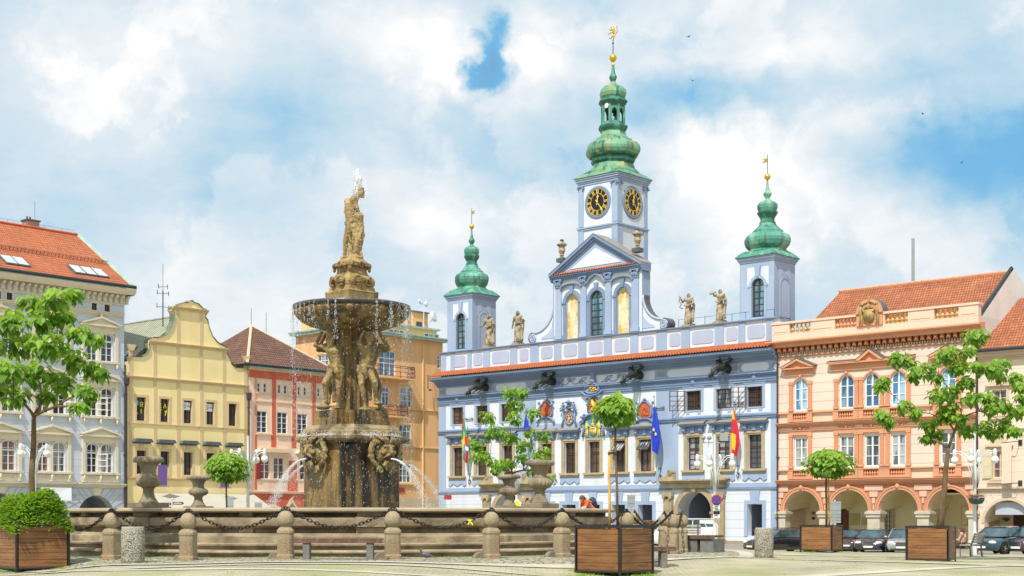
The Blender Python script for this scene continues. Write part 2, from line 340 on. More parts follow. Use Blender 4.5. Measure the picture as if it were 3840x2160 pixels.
mat('ab_wall',(.82,.47,.21),.85,.07,.4,.08,12,(.58,.31,.13),.7,(.7,.7,.12),(.48,.7));mat('ab_light',(.84,.55,.24),.85,.07,.4,.08,12,(.45,.34,.16),.6,(.5,.5,.2),(.55,.7))
mat('iron_red',(.14,.035,.03),.5,.1);mat('brick',(.4,.15,.08),.9,.15,3,.3,20,rows=(0,.25,.08,.015,(.45,.17,.08),(.33,.12,.06),(.5,.45,.4),1.,1.))
mat('awning',(.50,.47,.39),.8,.05,.8,.1,12,(.44,.40,.33),.5,(.3,2,1),(.5,.7));mat('white_cloth',(.74,.76,.80),.8,.04,1,.05,12);mat('purple',(.11,.055,.23),.8,.05,2,.05);mat('blank_grey',(.45,.49,.56),.7,.03,2,0);mat('blank_beige',(.72,.57,.44),.8,.03,2,0)
mat('plastic_dark',(.03,.035,.03),.5,.05);mat('lampglass',(.80,.78,.72),.12,.03,2,0,spec=.6,coat=.5);mat('lampmetal',(.68,.70,.70),.4,.05,3,.02,20,metal=.2)
mat('plaque',(.50,.46,.08),.5,.1);mat('door_wood',(.17,.06,.025),.6,.2,3,.2,20)
# ---------------------------------------------------------------- ground
def grid_axis(a,b,st,far):
 xs=[a+i*st for i in range(int(round((b-a)/st))+1)]
 k=st
 while xs[-1]<far:k*=1.6;xs.append(xs[-1]+k)
 k=st
 while xs[0]>-far:k*=1.6;xs.insert(0,xs[0]-k)
 return xs
def sheet(name,mt,xs,ys,dz,inside=None):
 mb=MB();nx=len(xs);vs=[(x,y,gz(x,y)+dz)for y in ys for x in xs];fs=[]
 for j in range(len(ys)-1):
  for i in range(nx-1):
   if inside and not inside((xs[i]+xs[i+1])/2,(ys[j]+ys[j+1])/2):continue
   fs.append((j*nx+i,j*nx+i+1,(j+1)*nx+i+1,(j+1)*nx+i))
 mb.add(vs,fs);return mb.build(name,mt,smooth=True)
def groundmats():
 m=mat('paving',(.3,.28,.2),.9,.22,.35,.5,30,(.27,.27,.10),.65,(.4,.4,1),(.48,.66),rows=(0,.30,.145,.012,(.44,.395,.27),(.36,.325,.22),(.23,.22,.10),'y',1.),col3=(.44,.40,.30),amt3=.6,st3=(.9,.9,1),edge3=(.5,.7))
 m=mat('palestrip',(.50,.46,.36),.9,.12,1.,.2,20,(.38,.34,.25),.5,(2,2,2),(.5,.7))
 m=mat('asphaltlane',(.27,.25,.21),.95,.15,1,.3,30)
 m=mat('cobble',(.36,.31,.22),.9,.1,1,.0,5)
 nt=m.node_tree;N=nt.nodes.new;L=nt.links.new;P=nt.nodes['Principled BSDF']
 tc=N('ShaderNodeTexCoord');v=N('ShaderNodeTexVoronoi');v.inputs['Scale'].default_value=4.6;L(tc.outputs['Object'],v.inputs['Vector'])
 v2=N('ShaderNodeTexVoronoi');v2.feature='DISTANCE_TO_EDGE';v2.inputs['Scale'].default_value=4.6;L(tc.outputs['Object'],v2.inputs['Vector'])
 r=N('ShaderNodeValToRGB');L(v.outputs['Color'],r.inputs[0]);e=r.color_ramp.elements;e[0].color=(.42,.31,.22,1);e[1].color=(.50,.46,.34,1);x=e.new(.5);x.color=(.34,.33,.26,1)
 n=N('ShaderNodeTexNoise');n.inputs['Scale'].default_value=.8;n.inputs['Detail'].default_value=5;L(tc.outputs['Object'],n.inputs['Vector'])
 gr=N('ShaderNodeMapRange');L(n.outputs[0],gr.inputs[0]);gr.inputs[1].default_value=.42;gr.inputs[2].default_value=.62
 jm=N('ShaderNodeMix');jm.data_type='RGBA';L(gr.outputs[0],jm.inputs[0]);jm.inputs[6].default_value=(.20,.17,.10,1);jm.inputs[7].default_value=(.18,.27,.04,1)
 ed=N('ShaderNodeMapRange');L(v2.outputs['Distance'],ed.inputs[0]);ed.inputs[1].default_value=.02;ed.inputs[2].default_value=.09
 mx=N('ShaderNodeMix');mx.data_type='RGBA';L(ed.outputs[0],mx.inputs[0]);L(jm.outputs[2],mx.inputs[6]);L(r.outputs[0],mx.inputs[7]);L(mx.outputs[2],P.inputs['Base Color'])
 b=N('ShaderNodeBump');b.inputs['Distance'].default_value=.06;b.inputs['Strength'].default_value=1.;L(ed.outputs[0],b.inputs['Height']);L(b.outputs[0],P.inputs['Normal'])
groundmats()
FX,FY=-5.75,49.0
def strip(name,p,q,w,dz=.012,mt='palestrip'):
 p=Vector(p);q=Vector(q);d=(q-p).normalized();n=Vector((-d.y,d.x))*w/2;k=max(2,int((q-p).length/.8));vs=[];fs=[]
 for i in range(k+1):
  c=p+(q-p)*(i/k)
  for s in(-1,-.33,.33,1):e=c+n*s;vs.append((e.x,e.y,gz(e.x,e.y)+dz))
 for i in range(k):
  for j in range(3):a=i*4+j;fs.append((a,a+4,a+5,a+1))
 mb=MB();mb.add(vs,fs);return tag(mb.build(name,mt,smooth=True),kind='structure')
tag(sheet('paved_square_ground','paving',grid_axis(-32,34,.75,900),grid_axis(6,100,.75,900),0),kind='structure')
def ring_sheet(name,mt,r0,r1,dz,na=160,nr=10):
 mb=MB();vs=[];fs=[]
 for j in range(nr+1):
  r=r0+(r1-r0)*j/nr
  for k in range(na):a=2*math.pi*k/na;x,y=FX+r*math.cos(a),FY+r*math.sin(a);vs.append((x,y,gz(x,y)+dz))
 for j in range(nr):
  for k in range(na):k2=(k+1)%na;fs.append((j*na+k,(j+1)*na+k,(j+1)*na+k2,j*na+k2))
 mb.add(vs,fs);return tag(mb.build(name,mt,smooth=True),kind='structure')
ring_sheet('cobbled_apron','cobble',9.3,13.4,.016,nr=8)
ring_sheet('apron_kerb','palestrip',13.4,13.85,.022,nr=1)
# pale stone bands across the paving
def gp(px,py,Y):return((px-CX)/FL*Y,Y)
strip('pale_paving_band',(-13.5,35.2),(-1.2,31.4),.35)
strip('pale_paving_band',(-1.0,33.4),(9.5,28.2),.35)
strip('pale_paving_band',(-15.5,34.1),(4.8,34.7),.3,.020)
strip('pale_paving_band',(5.0,33.2),(18,42.5),.5)
strip('pale_paving_band',(4.2,44.4),(30,30.5),.55,.020)
strip('pale_paving_band',(9,47.8),(36,46.5),.4)
strip('pale_paving_band',(10.0,57),(34,53.5),.4)
strip('parking_lane',(-2,112),(62,52),9.0,.03,'asphaltlane')
strip('parking_lane',(-46,66),(-6,112),9.0,.03,'asphaltlane')
# ---------------------------------------------------------------- building pieces
def arc(a,b,zs,rise,n=12):
 c=(a+b)/2;w=(b-a)/2
 return[(c-w*math.cos(math.pi*i/n),zs+rise*math.sin(math.pi*i/n))for i in range(n+1)]
def wall(mb,u0,u1,z0,z1,holes=(),y=0.,depth=.25,m=0,mr=None,cuts=((),()),fn=None):
 """a wall face with openings cut through it and their reveals; hole = (a,b,z0,z1,rise)"""
 mr=m if mr is None else mr
 xs=sorted({round(v,4)for v in[u0,u1,*cuts[0]]+[h[0]for h in holes]+[h[1]for h in holes]if u0-1e-6<=v<=u1+1e-6})
 zs=sorted({round(v,4)for v in[z0,z1,*cuts[1]]+[h[2]for h in holes]+[h[3]for h in holes]if z0-1e-6<=v<=z1+1e-6})
 for i in range(len(xs)-1):
  for j in range(len(zs)-1):
   cx,cz=(xs[i]+xs[i+1])/2,(zs[j]+zs[j+1])/2
   if any(h[0]<cx<h[1]and h[2]<cz<h[3]for h in holes):continue
   mb.add([(xs[i],y,zs[j]),(xs[i+1],y,zs[j]),(xs[i+1],y,zs[j+1]),(xs[i],y,zs[j+1])],[(0,1,2,3)],fn(cx,cz)if fn else m)
 for h in holes:
  a,b,c,d,r=(list(h)+[0])[:5];dp=h[5]if len(h)>5 else depth;Y=y+dp;mm=fn(a-.05,(c+d)/2)if fn else mr
  mb.add([(a,y,c),(a,Y,c),(a,Y,d-r),(a,y,d-r)],[(0,1,2,3)],mr);mb.add([(b,y,c),(b,Y,c),(b,Y,d-r),(b,y,d-r)],[(3,2,1,0)],mr)
  mb.add([(a,y,c),(b,y,c),(b,Y,c),(a,Y,c)],[(0,1,2,3)],mr)
  if r:
   P_=arc(a,b,d-r,r)
   for(x1,q1),(x2,q2)in zip(P_,P_[1:]):
    mb.add([(x1,y,q1),(x2,y,q2),(x2,y,d),(x1,y,d)],[(0,1,2,3)],mm)
    mb.add([(x1,y,q1),(x1,Y,q1),(x2,Y,q2),(x2,y,q2)],[(0,1,2,3)],mr)
  else:mb.add([(a,y,d),(a,Y,d),(b,Y,d),(b,y,d)],[(0,1,2,3)],mr)
def window(par,a,b,c,d,fm='whitewood',gm='glass',nx=2,nz=3,rise=0.,y=.18,fw=.07,bar=.035,transom=None,name='window',mull=.07):
 mb=MB();yo,yi=y-.05,y+.04
 if rise:
  mb.box(a,a+fw,yo,yi,c,d-rise);mb.box(b-fw,b,yo,yi,c,d-rise);mb.box(a+fw,b-fw,yo,yi,c,c+fw)
  o=arc(a,b,d-rise,rise,10);i=arc(a+fw,b-fw,d-rise,rise-fw,10)
  for k in range(10):
   mb.add([(o[k][0],yo,o[k][1]),(o[k+1][0],yo,o[k+1][1]),(i[k+1][0],yo,i[k+1][1]),(i[k][0],yo,i[k][1])],[(0,3,2,1)])
   mb.add([(i[k][0],yo,i[k][1]),(i[k+1][0],yo,i[k+1][1]),(i[k+1][0],yi,i[k+1][1]),(i[k][0],yi,i[k][1])],[(0,3,2,1)])
 else:
  mb.box(a,a+fw,yo,yi,c,d);mb.box(b-fw,b,yo,yi,c,d);mb.box(a+fw,b-fw,yo,yi,c,c+fw);mb.box(a+fw,b-fw,yo,yi,d-fw,d)
 top=d-fw
 for k in range(1,nx):
  x=a+(b-a)*k/nx;w=mull if(nx%2==0 and k==nx//2)else bar
  zt=top if not rise else d-rise+(rise-fw*.5)*math.sqrt(max(0,1-((x-(a+b)/2)/((b-a)/2))**2))
  mb.box(x-w/2,x+w/2,yo+.012,yi,c+fw,zt)
 for k in range(1,nz):
  z=c+(d-c)*k/nz
  if rise and z>d-rise*.55:continue
  mb.box(a+fw,b-fw,yo+.02,yi,z-bar/2,z+bar/2)
 if transom:z=c+(d-c)*transom;mb.box(a+fw,b-fw,yo+.004,yi,z-.045,z+.045)
 o=mb.build(name,fm,par)
 g=MB()
 if rise:P_=[(a,c),(b,c)]+arc(a,b,d-rise,rise,10)[::-1]
 else:P_=[(a,c),(b,c),(b,d),(a,d)]
 g.poly(P_,y+.01,y+.03);g.build('pane',gm,o)
 return o
def frame(mb,a,b,c,d,w,p,m=None,bottom=True,top=True):
 mb.box(a-w,a,-p,.02,c,d,m);mb.box(b,b+w,-p,.02,c,d,m)
 if top:mb.box(a-w,b+w,-p-.004,.02,d,d+w,m)
 if bottom:mb.box(a-w,b+w,-p-.004,.02,c-w,c,m)
def cornice(mb,u0,u1,z,steps,m=None,y=0.,ret=0.):
 """steps of (height, projection) from the bottom up"""
 for h,p in steps:mb.box(u0-ret*p,u1+ret*p,y-p,y+.03,z,z+h-.002,m);z+=h
 return z
def archring(mb,a,b,zs,rise,w,p,m=None,n=14,y=0.):
 o=arc(a-w,b+w,zs,rise+w,n);i=arc(a,b,zs,rise,n);Y=y-p
 for k in range(n):
  mb.add([(i[k][0],Y,i[k][1]),(i[k+1][0],Y,i[k+1][1]),(o[k+1][0],Y,o[k+1][1]),(o[k][0],Y,o[k][1])],[(0,1,2,3)],m)
  mb.add([(o[k][0],Y,o[k][1]),(o[k+1][0],Y,o[k+1][1]),(o[k+1][0],y,o[k+1][1]),(o[k][0],y,o[k][1])],[(0,1,2,3)],m)
  mb.add([(i[k][0],Y,i[k][1]),(i[k+1][0],Y,i[k+1][1]),(i[k+1][0],y,i[k+1][1]),(i[k][0],y,i[k][1])],[(3,2,1,0)],m)
def baluster_prof(h,r):return[(r*.7,0),(r*.7,h*.08),(r*.35,h*.13),(r*.95,h*.32),(r*.75,h*.48),(r*.3,h*.72),(r*.55,h*.8),(r*.3,h*.84),(r*.65,h*.93),(r*.65,h)]
def curl(c,r,turns=1.6,n=26,y=0.,s=1):return[(c[0]+s*r*(1-.85*i/n)*math.cos(i/n*turns*2*math.pi),y,c[1]+r*(1-.85*i/n)*math.sin(i/n*turns*2*math.pi))for i in range(n+1)]
def downpipe(par,u,z0,z1,y=-.12,hopper=None):
 mb=MB();mb.tube([(u,y,z0),(u,y,z1)],.06,8)
 if hopper:mb.lathe([(.08,0),(.2,.15),(.22,.6),(.2,.62)],8,(u,y,z1))
 for z in(z0+1,(z0+z1)/2,z1-.6):mb.box(u-.08,u+.08,y-.08,0,z,z+.05)
 return mb.build('downpipe','pipe',par)
# ================================================================ the blue town hall
TH=Fac(1645,120.0,2915,98.0,-.52);T=TH;P=T.P;U=T.U;Z=T.Z;L_=T.L
th=T.root('town_hall','pale blue baroque town hall with three green onion domed towers and a clock','town hall')
def town_hall():
 zpl=Z(2759,2029);s1a,s1b=Z(2759,1835),Z(2759,1812);s2a,s2b=Z(2905,1566),Z(2905,1543)
 w1a,w1b=Z(2838,1757),Z(2838,1629);w2a,w2b=Z(2830,1525),Z(2830,1449.5)
 fra,frb=Z(2905,1433),Z(2905,1392);frt=Z(2905,1348)
 f1=[(1687,1746),(1776,1837),(1873,1933),(2018,2082),(2105,2170),(2194,2262),(2289,2358),(2383,2457),(2563,2639),(2674,2752),(2791,2871)]
 f2=[(1696,1737),(1786,1829),(1879,1923),(2573,2629),(2686,2742),(2802,2859)]
 W1=[];W2=[]
 for a,b in f1:ua,ub=U(a),U(b);q=(ub-ua)*.185;W1.append((ua+q,ub-q,w1a,w1b,0,.3))
 for a,b in f2:W2.append((U(a),U(b),w2a,w2b,0,.22))
 gd=[(U(2298),U(2345),Z(2320,2035),Z(2320,1893),0,.5),(U(2395),U(2447),Z(2420,2035),Z(2420,1893),0,.5),(U(2804),U(2859),Z(2830,2010),Z(2830,1891),0,.5),(U(2110),U(2160),Z(2130,2035),Z(2130,1893),0,.5),(U(2198),U(2250),Z(2220,2035),Z(2220,1893),0,.5),(U(2030),U(2072),Z(2050,2035),Z(2050,1893),0,.5)]
 pa=(U(2544),U(2669),0,Z(2610,1840),0);r=(pa[1]-pa[0])/2;PR=(pa[0],pa[1],-.2,Z(2610,1843),r,1.3)
 pb0,pb1=U(1856),U(1962);PL=(pb0,pb1,-.2,Z(1900,1852),(pb1-pb0)/2,1.3)
 zones=[(-1,U(1673)),(U(1935),U(2011)),(U(2460),U(2544)),(U(2890),99)]
 def fn(u,z):
  inz=any(a<u<b for a,b in zones)
  if z<zpl:return 2
  if z<s1a:return 1 if inz and(u<3 or u>L_-2)else 3
  if z<s1b:return 1
  if s2a<z<s2b:return 1
  if z>fra:return 1
  if z>w2b+1.0 and z<fra:return 1
  return 1 if inz else 0
 mb=MB();wall(mb,0,L_,-1.2,frt+.8,W1+W2+gd+[PR,PL],cuts=([v for z in zones for v in z],[zpl,s1a,s1b,s2a,s2b,fra,frb,w2b+1.0]),fn=fn,mr=0)
 mb.box(0,.3,.01,16,-1.2,frt+.8,1);mb.box(L_-.3,L_,.01,16,-1.2,frt+.8,0);mb.box(0,L_,15.7,16,-1.2,frt+.8,1)
 mb.build('wall',['th_white','th_light','plinthstone','th_white_rust'],th)
# passages behind the two gates and the ground floor openings
 mb=MB()
 for a,b,c,d,r,_ in(PR,PL):
  mb.box(a-.5,a-.48,1.3,9,-1,d+.6);mb.box(b+1.3,b+1.33,1.3,9,-1,d+.6);mb.box(a-.5,b+1.3,9,9.05,-1,d+.6);mb.box(a-.5,b+1.3,1.3,9,d+.6,d+.63)
  mb.box(a-1.2,a-.1,1.29,1.3,-1,d+.6)
 for a,b,c,d,*_ in gd:mb.box(a-.4,b+.6,3,3.04,c,d+.3);mb.box(a-.4,a-.38,.5,3,c,d+.3);mb.box(b+.6,b+.62,.5,3,c,d+.3)
 mb.build('passage','th_lilac',th)
 mb=MB()
 ue,us=U(2548)-.9,U(2669)+.9
 mb.box(us,L_+.03,-.06,.02,-1.2,zpl+.02);mb.box(-.03,ue-12,-.06,.02,-1.2,zpl);mb.build('footing','plinthstone',th)
# string courses
 mb=MB();cornice(mb,-.05,ue+.2,s1a,[(.10,.10),(.05,.06)]);cornice(mb,us-.2,L_+.05,s1a,[(.10,.10),(.05,.06)])
 cornice(mb,-.05,U(1992),s2a,[(.08,.05),(.14,.10),(.07,.16),(.05,.08)]);cornice(mb,U(2440),L_+.05,s2a,[(.08,.05),(.14,.10),(.07,.16),(.05,.08)])
 cornice(mb,-.06,L_+.06,fra,[(.12,.05),(.16,.10),(.10,.14),(.2,.07),(.10,.20),(.07,.28)])
 mb.build('string_course','th_mid',th)
# frieze: rounded white fields, pairs of slots, blue scrollwork in the middle
 mb=MB();fz0,fz1=fra+.88,frt-.12
 def cap_(a,b,z0,z1,p=.02,m=0):
  r=(z1-z0)/2;c=(z0+z1)/2
  mb.poly([(a+r-r*math.cos(t),c+r*math.sin(t))for t in[rad(v)for v in range(-90,91,30)]]+[(b-r+r*math.cos(t),c-r*math.sin(t))for t in[rad(v)for v in range(-90,91,30)]],-p,.02,m)
 for a,b in((1672,1812),(1860,1974),(2503,2675),(2780,2884)):cap_(U(a),U(b),fz0,fz1)
 for x in(1655,1664,1827,1836,1845,1990,2000,2009,2470,2480,2490,2745,2756,2768,2899,2908):cap_(U(x)-.11,U(x)+.11,fz0+.02,fz1,.03)
 mb.box(U(2115),U(2455),-.02,.02,fz0-.05,fz1+.05,0)
 mb.build('frieze_panel','th_white',th)
 mb=MB();zc=(fz0+fz1)/2;h=(fz1-fz0)/2
 for s in(-1,1):
  c0=U(2228)
  for k in range(3):
   c=c0+s*(1.25+k*1.15)
   mb.tube(curl((c,zc+(.12 if k%2 else-.1)),h*.75,1.4,s=s,y=-.05),.03,5);mb.tube([(c-.55,-.05,zc-h*.8),(c-.2,-.05,zc-h*.5),(c+.1,-.05,zc+h*.7),(c+.6,-.05,zc+h*.8)],.03,5)
   mb.tube([(c+.5,-.05,zc-h*.8),(c+.15,-.05,zc),(c+.5,-.05,zc+h*.5)],.028,5)
 mb.lathe([(.12,0),(.28,.3),(.2,.75),(.3,.9),(.22,1.2)],10,(U(2228),-.1,fra+.75));mb.build('scrollwork','th_mid',th)
# eaves cornice and its little tiled roof
 y0=-1.05;zt=Z(2905,1297,y0)
 mb=MB();cornice(mb,-.1,L_+.02,frt,[(.12,.12),(.14,.26),(.16,.45)]);mb.sweep([(.03,frt+.42),(-.5,frt+.42),(-.8,zt-.26),(-.98,zt-.22),(-1.0,zt-.06),(.03,zt-.04)],-.25,L_+.02)
 mb.build('eaves_cornice','th_mid',th)
 pz0,pz1=Z(2903,1279,.35),Z(2903,1196,.35)
 mb=MB();n=int(L_/.24);seg=6;vs=[];fs=[];rows_=5
 for j in range(rows_*2):
  tt=(j//2+(j%2)*1.0)/rows_;y=y0-.06+(.42-y0)*tt;z=zt+(pz0-zt+.04)*tt+(.05 if j%2==0 else-.0)
  for i in range(n*seg+1):
   u=-.3+(L_+.3)*i/(n*seg);a=2*math.pi*(i%seg)/seg;vs.append((u,y,z+.045*math.cos(a)))
 w=n*seg+1
 for j in range(rows_*2-1):
  for i in range(w-1):fs.append((j*w+i,j*w+i+1,(j+1)*w+i+1,(j+1)*w+i))
 mb.add(vs,fs);mb.build('eaves_tiles','pantile',th)
# parapet wall
 mb=MB();mb.box(-.02,L_-.02,.35,.75,pz0-.6,pz1,0)
 for a,b in((1655,1673),(1691,1705),(1754,1769),(1813,1838),(1914,1940),(1989,2020),(2079,2105),(2170,2199),(2266,2295),(2365,2394),(2462,2501),(2555,2588),(2681,2715),(2770,2795),(2875,2903)):mb.box(U(a,.35),U(b,.35),.29,.36,pz0-.4,pz1-.01,1)
 mb.box(-.06,L_+.02,.22,.80,pz1,pz1+.05,1);mb.box(-.10,L_+.04,.16,.84,pz1+.052,pz1+.12,2)
 par=mb.build('parapet',['th_white','th_light','th_mid'],th)
 for a,b in((1697,1745),(1776,1809),(1846,1910),(1949,1982),(2030,2072),(2115,2164),(2209,2259),(2305,2358),(2405,2452),(2511,2551),(2596,2675),(2723,2766),(2803,2868)):
  a,b=U(a,.35),U(b,.35);z0,z1=pz0+.30,pz1-.28;c=.16;mb=MB()
  mb.poly([(a+c,z0),(b-c,z0),(b-c*.4,z0+c*.4),(b,z0+c),(b,z1-c),(b-c*.4,z1-c*.4),(b-c,z1),(a+c,z1),(a+c*.4,z1-c*.4),(a,z1-c),(a,z0+c),(a+c*.4,z0+c*.4)],.315,.36)
  mb.build('parapet_panel','th_lilac',par)
 mb=MB()
 for k in range(8):u=U(2530)+k*1.15;mb.tube([(u,.5,pz1+.1),(u,.5,pz1+.75)],.02,5)
 mb.tube([(U(2530),.5,pz1+.7),(U(2530)+7*1.15,.5,pz1+.7)],.012,5);mb.build('lightning_rail','pipe',th)
# first floor windows: stone frame, hood, apron
 for k,(a,b,c,d,*_)in enumerate(W1):
  w=window(th,a,b,c,d,'brownwood','glass_curtain' if k in(8,9,10)else 'glass_brown',2,3 if k<8 else 6,0,.27,.09,.04,transom=.62)
  mb=MB();q=.20;frame(mb,a,b,c,d,q*.55,.05,bottom=False);frame(mb,a-q*.55,b+q*.55,c,d+q*.55,q*.75,.10,bottom=False);mb.box(a-.42,b+.42,-.2,.02,c-.15,c);mb.box(a-.34,b+.34,-.14,.02,c-.24,c-.152);mb.build('stone_surround','windowstone',w)
  mb=MB();t=d+.27;t2=s2a-.05;hh=t2-t
  if k==5:continue
  mb.box(a-.36,b+.36,-.06,.02,t+.02,t2-.3)
  for u in(a-.30,b+.02):mb.poly([(u,t+.03),(u+.26,t+.03),(u+.26,t2-.3),(u,t2-.3)],-.20,-.05);mb.tube([(u+.02,-.2,t+.2),(u+.24,-.2,t+.2)],.09,8)
  mb.box(a-.02,b+.02,-.10,-.05,t+.08,t2-.36);mb.box((a+b)/2-.16,(a+b)/2+.16,-.16,-.05,t+.02,t2-.3)
  mb.box(a-.50,b+.50,-.30,.02,t2-.3,t2-.2);mb.box(a-.60,b+.60,-.42,.02,t2-.198,t2-.12)
  w2=mb.build('window_hood','th_mid',w);mb=MB();mb.add([(a-.62,-.46,t2-.118),(b+.62,-.46,t2-.118),(b+.52,.02,t2+.14),(a-.52,.02,t2+.14),(a-.62,-.46,t2-.09),(b+.62,-.46,t2-.09)],[(0,1,5,4),(4,5,2,3)]);mb.build('hood_cap','leadcap',w)
  mb=MB();z1=c-.24;z0=s1b+.15;m_=(a+b)/2;ww=(b-a)/2+.45
  mb.poly([(m_-ww,z1),(m_-ww,z1-.5),(m_-ww+.25,z1-.62),(m_-.45,z1-.38),(m_-.3,z0+.1),(m_,z0),(m_+.3,z0+.1),(m_+.45,z1-.38),(m_+ww-.25,z1-.62),(m_+ww,z1-.5),(m_+ww,z1)],-.03,.02)
  mb.build('apron_panel','th_light',w)
  mb=MB();mb.tube([(m_-ww,-.04,z1-.5),(m_-ww+.25,-.04,z1-.62),(m_-.45,-.04,z1-.38),(m_-.3,-.04,z0+.1),(m_,-.04,z0),(m_+.3,-.04,z0+.1),(m_+.45,-.04,z1-.38),(m_+ww-.25,-.04,z1-.62),(m_+ww,-.04,z1-.5)],.03,5);mb.build('apron_scroll','th_mid',w)
  if k in(6,7):
   mb=MB();mb.box(a+.05,b-.05,-.55,-.5,0,.02);mb=MB();zz=c+(d-c)*.66
   mb.add([(a+.08,.2,d-.1),(b-.08,.2,d-.1),(b-.08,-.45,zz+.05),(a+.08,-.45,zz+.05),(a+.08,.22,d-.14),(b-.08,.22,d-.14),(b-.08,-.43,zz),(a+.08,-.43,zz)],[(0,1,2,3),(7,6,5,4),(0,3,7,4),(1,5,6,2),(3,2,6,7)])
   o=mb.build('open_sash','glass_curtain',w);mb=MB()
   for q in range(5):u=a+.08+(b-a-.16)*q/4;mb.tube([(u,.19,d-.09),(u,-.46,zz+.06)],.022,4)
   mb.tube([(a+.08,-.46,zz+.05),(b-.08,-.46,zz+.05)],.025,4);mb.build('sash_bars','brownwood',w)
 for k,(a,b,c,d,*_)in enumerate(W2):
  w=window(th,a,b,c,d,'brownwood','inside_dark' if k in(3,5)else 'glass_curtain' if k==4 else 'glass_brown',2,4,0,.18,.08,.035)
  mb=MB();frame(mb,a,b,c,d,.10,.04);frame(mb,a-.1,b+.1,c-.1,d+.1,.12,.025,bottom=False)
  m_=(a+b)/2;mb.poly([(a-.3,d+.22),(b+.3,d+.22),(b+.3,d+.32),(m_+.45,d+.42),(m_+.25,d+.75),(m_,d+.85),(m_-.25,d+.75),(m_-.45,d+.42),(a-.3,d+.32)],-.06,.02)
  for s in(-1,1):mb.box(m_+s*(b-a)*.38-.14,m_+s*(b-a)*.38+.14,-.03,.02,c-.3,c-.11)
  mb.build('window_surround','th_light',w)
  mb=MB();mb.ell((m_,-.1,d+.62),(.2,.1,.24),8);mb.ell((m_,-.1,d+.9),(.14,.08,.12),8);mb.tube(curl((m_-.3,d+.45),.13,1.3,y=-.08),.035,5);mb.tube(curl((m_+.3,d+.45),.13,1.3,y=-.08,s=-1),.035,5);mb.build('carved_crest','th_mid',w)
  if k in(3,5):
   mb=MB();wd=(b-a)*.9;n=Vector((-.80,-.6));e=a-.02
   def cb(t,z):return(e+n.x*wd*t,-.06+n.y*wd*t,z)
   for t0,t1 in((0,.08),(.46,.54),(.92,1)):mb.tube([cb((t0+t1)/2,c),cb((t0+t1)/2,d)],.035,4)
   for q in range(5):mb.tube([cb(0,c+(d-c)*q/4),cb(1,c+(d-c)*q/4)],.03,4)
   mb.build('open_casement','brownwood',w)
   mb=MB();e2=b;mb.tube([(b-.05,-.05,c+.02),(b-.05,-.05,d-.02)],.04,4);mb.tube([(b-.42,.12,c+.02),(b-.42,.12,d-.02)],.03,4)
   for q in range(4):zz=c+(d-c)*q/3;mb.tube([(b-.05,-.05,zz),(b-.42,.12,zz)],.025,4)
   mb.build('open_casement','brownwood',w)
 for a,b,c,d,*_ in gd:
  mb=MB();frame(mb,a,b,c,d,.28,.05,bottom=False);mb.poly([((a+b)/2-.28,d),((a+b)/2+.28,d),((a+b)/2+.42,d+.95),((a+b)/2-.42,d+.95)],-.09,.02);mb.box((a+b)/2-.14,(a+b)/2+.14,-.12,-.08,d+.02,d+.9);mb.build('opening_surround','th_light',th)
# gates
 for i,(a,b,c,d,r,_)in enumerate((PR,PL)):
  zs=d-r;mb=MB();archring(mb,a,b,zs,r,.26,.10);archring(mb,a-.26,b+.26,zs,r+.26,.14,.05)
  for s0,s1 in((a-.34,a),(b,b+.34)):mb.box(s0,s1,-.11,.6,-1.2,zs-.18);mb.box(s0-.08,s1+.08,-.17,.6,zs-.18,zs-.0)
  for s0,s1 in((a-1.15,a-.42),(b+.42,b+1.15)):
   mb.box(s0,s1,-.28,.02,-1.2,d-.55);mb.box(s0-.12,s1+.12,-.36,.02,-1.2,.35);mb.box(s0-.06,s1+.06,-.38,.02,d-.35,d-.05)
   for q in(s0+.08,s1-.08):mb.tube([(q,-.42,d-.42),(q,-.1,d-.42)],.13,9)
   mb.box(s0+.2,s1-.2,-.32,-.27,.5,d-.8)
  mb.box(a-1.2,b+1.2,-.30,.02,d+.26,d+.62);mb.box(a-1.35,b+1.35,-.50,.02,d+.62,d+.76);mb.box(a-1.5,b+1.5,-.64,.02,d+.762,d+.86)
  mb.poly([((a+b)/2-.14,d-.05),((a+b)/2+.14,d-.05),((a+b)/2+.24,d+.3),((a+b)/2-.24,d+.3)],-.2,.02)
  for s in(-1,1):
   q=(a+b)/2+s*((b-a)/2+.45);pts=[(q+s*1.15,d+.86),(q+s*1.1,d+.98),(q+s*.7,d+1.05),(q+s*.4,d+1.18),(q+s*.18,d+1.4),(q,d+1.55),(q-s*.18,d+1.4),(q-s*.22,d+1.2),(q-s*.3,d+.86)]
   mb.poly(pts,-.45,.02);mb.tube([(q,-.50,d+1.38),(q,-.02,d+1.38)],.22,14);mb.tube(curl((q,d+1.38),.19,1.6,y=-.51,s=s),.035,5)
  mb.build('stone_portal','portalstone',th)
# rectangular lamp plates and the street name
 mb=MB();a,c=P(1680,1864);mb.box(a-.42,a+.42,-.05,.01,c-.16,c+.16);o=mb.build('street_name_plate','sign_red',th)
# ---- painted and carved heraldry in the middle bay
 def blob_relief(name,u,z,w,h,m,seed,par,y=-.1,n=16):
  rr=random.Random(seed);mb=MB()
  for k in range(n):mb.ell((u+rr.uniform(-.32,.32)*w,y,z+rr.uniform(-.4,.4)*h),(rr.uniform(.05,.14)*w,.06,rr.uniform(.05,.14)*h),7)
  o=mb.build(name,m,par,smooth=True);return o
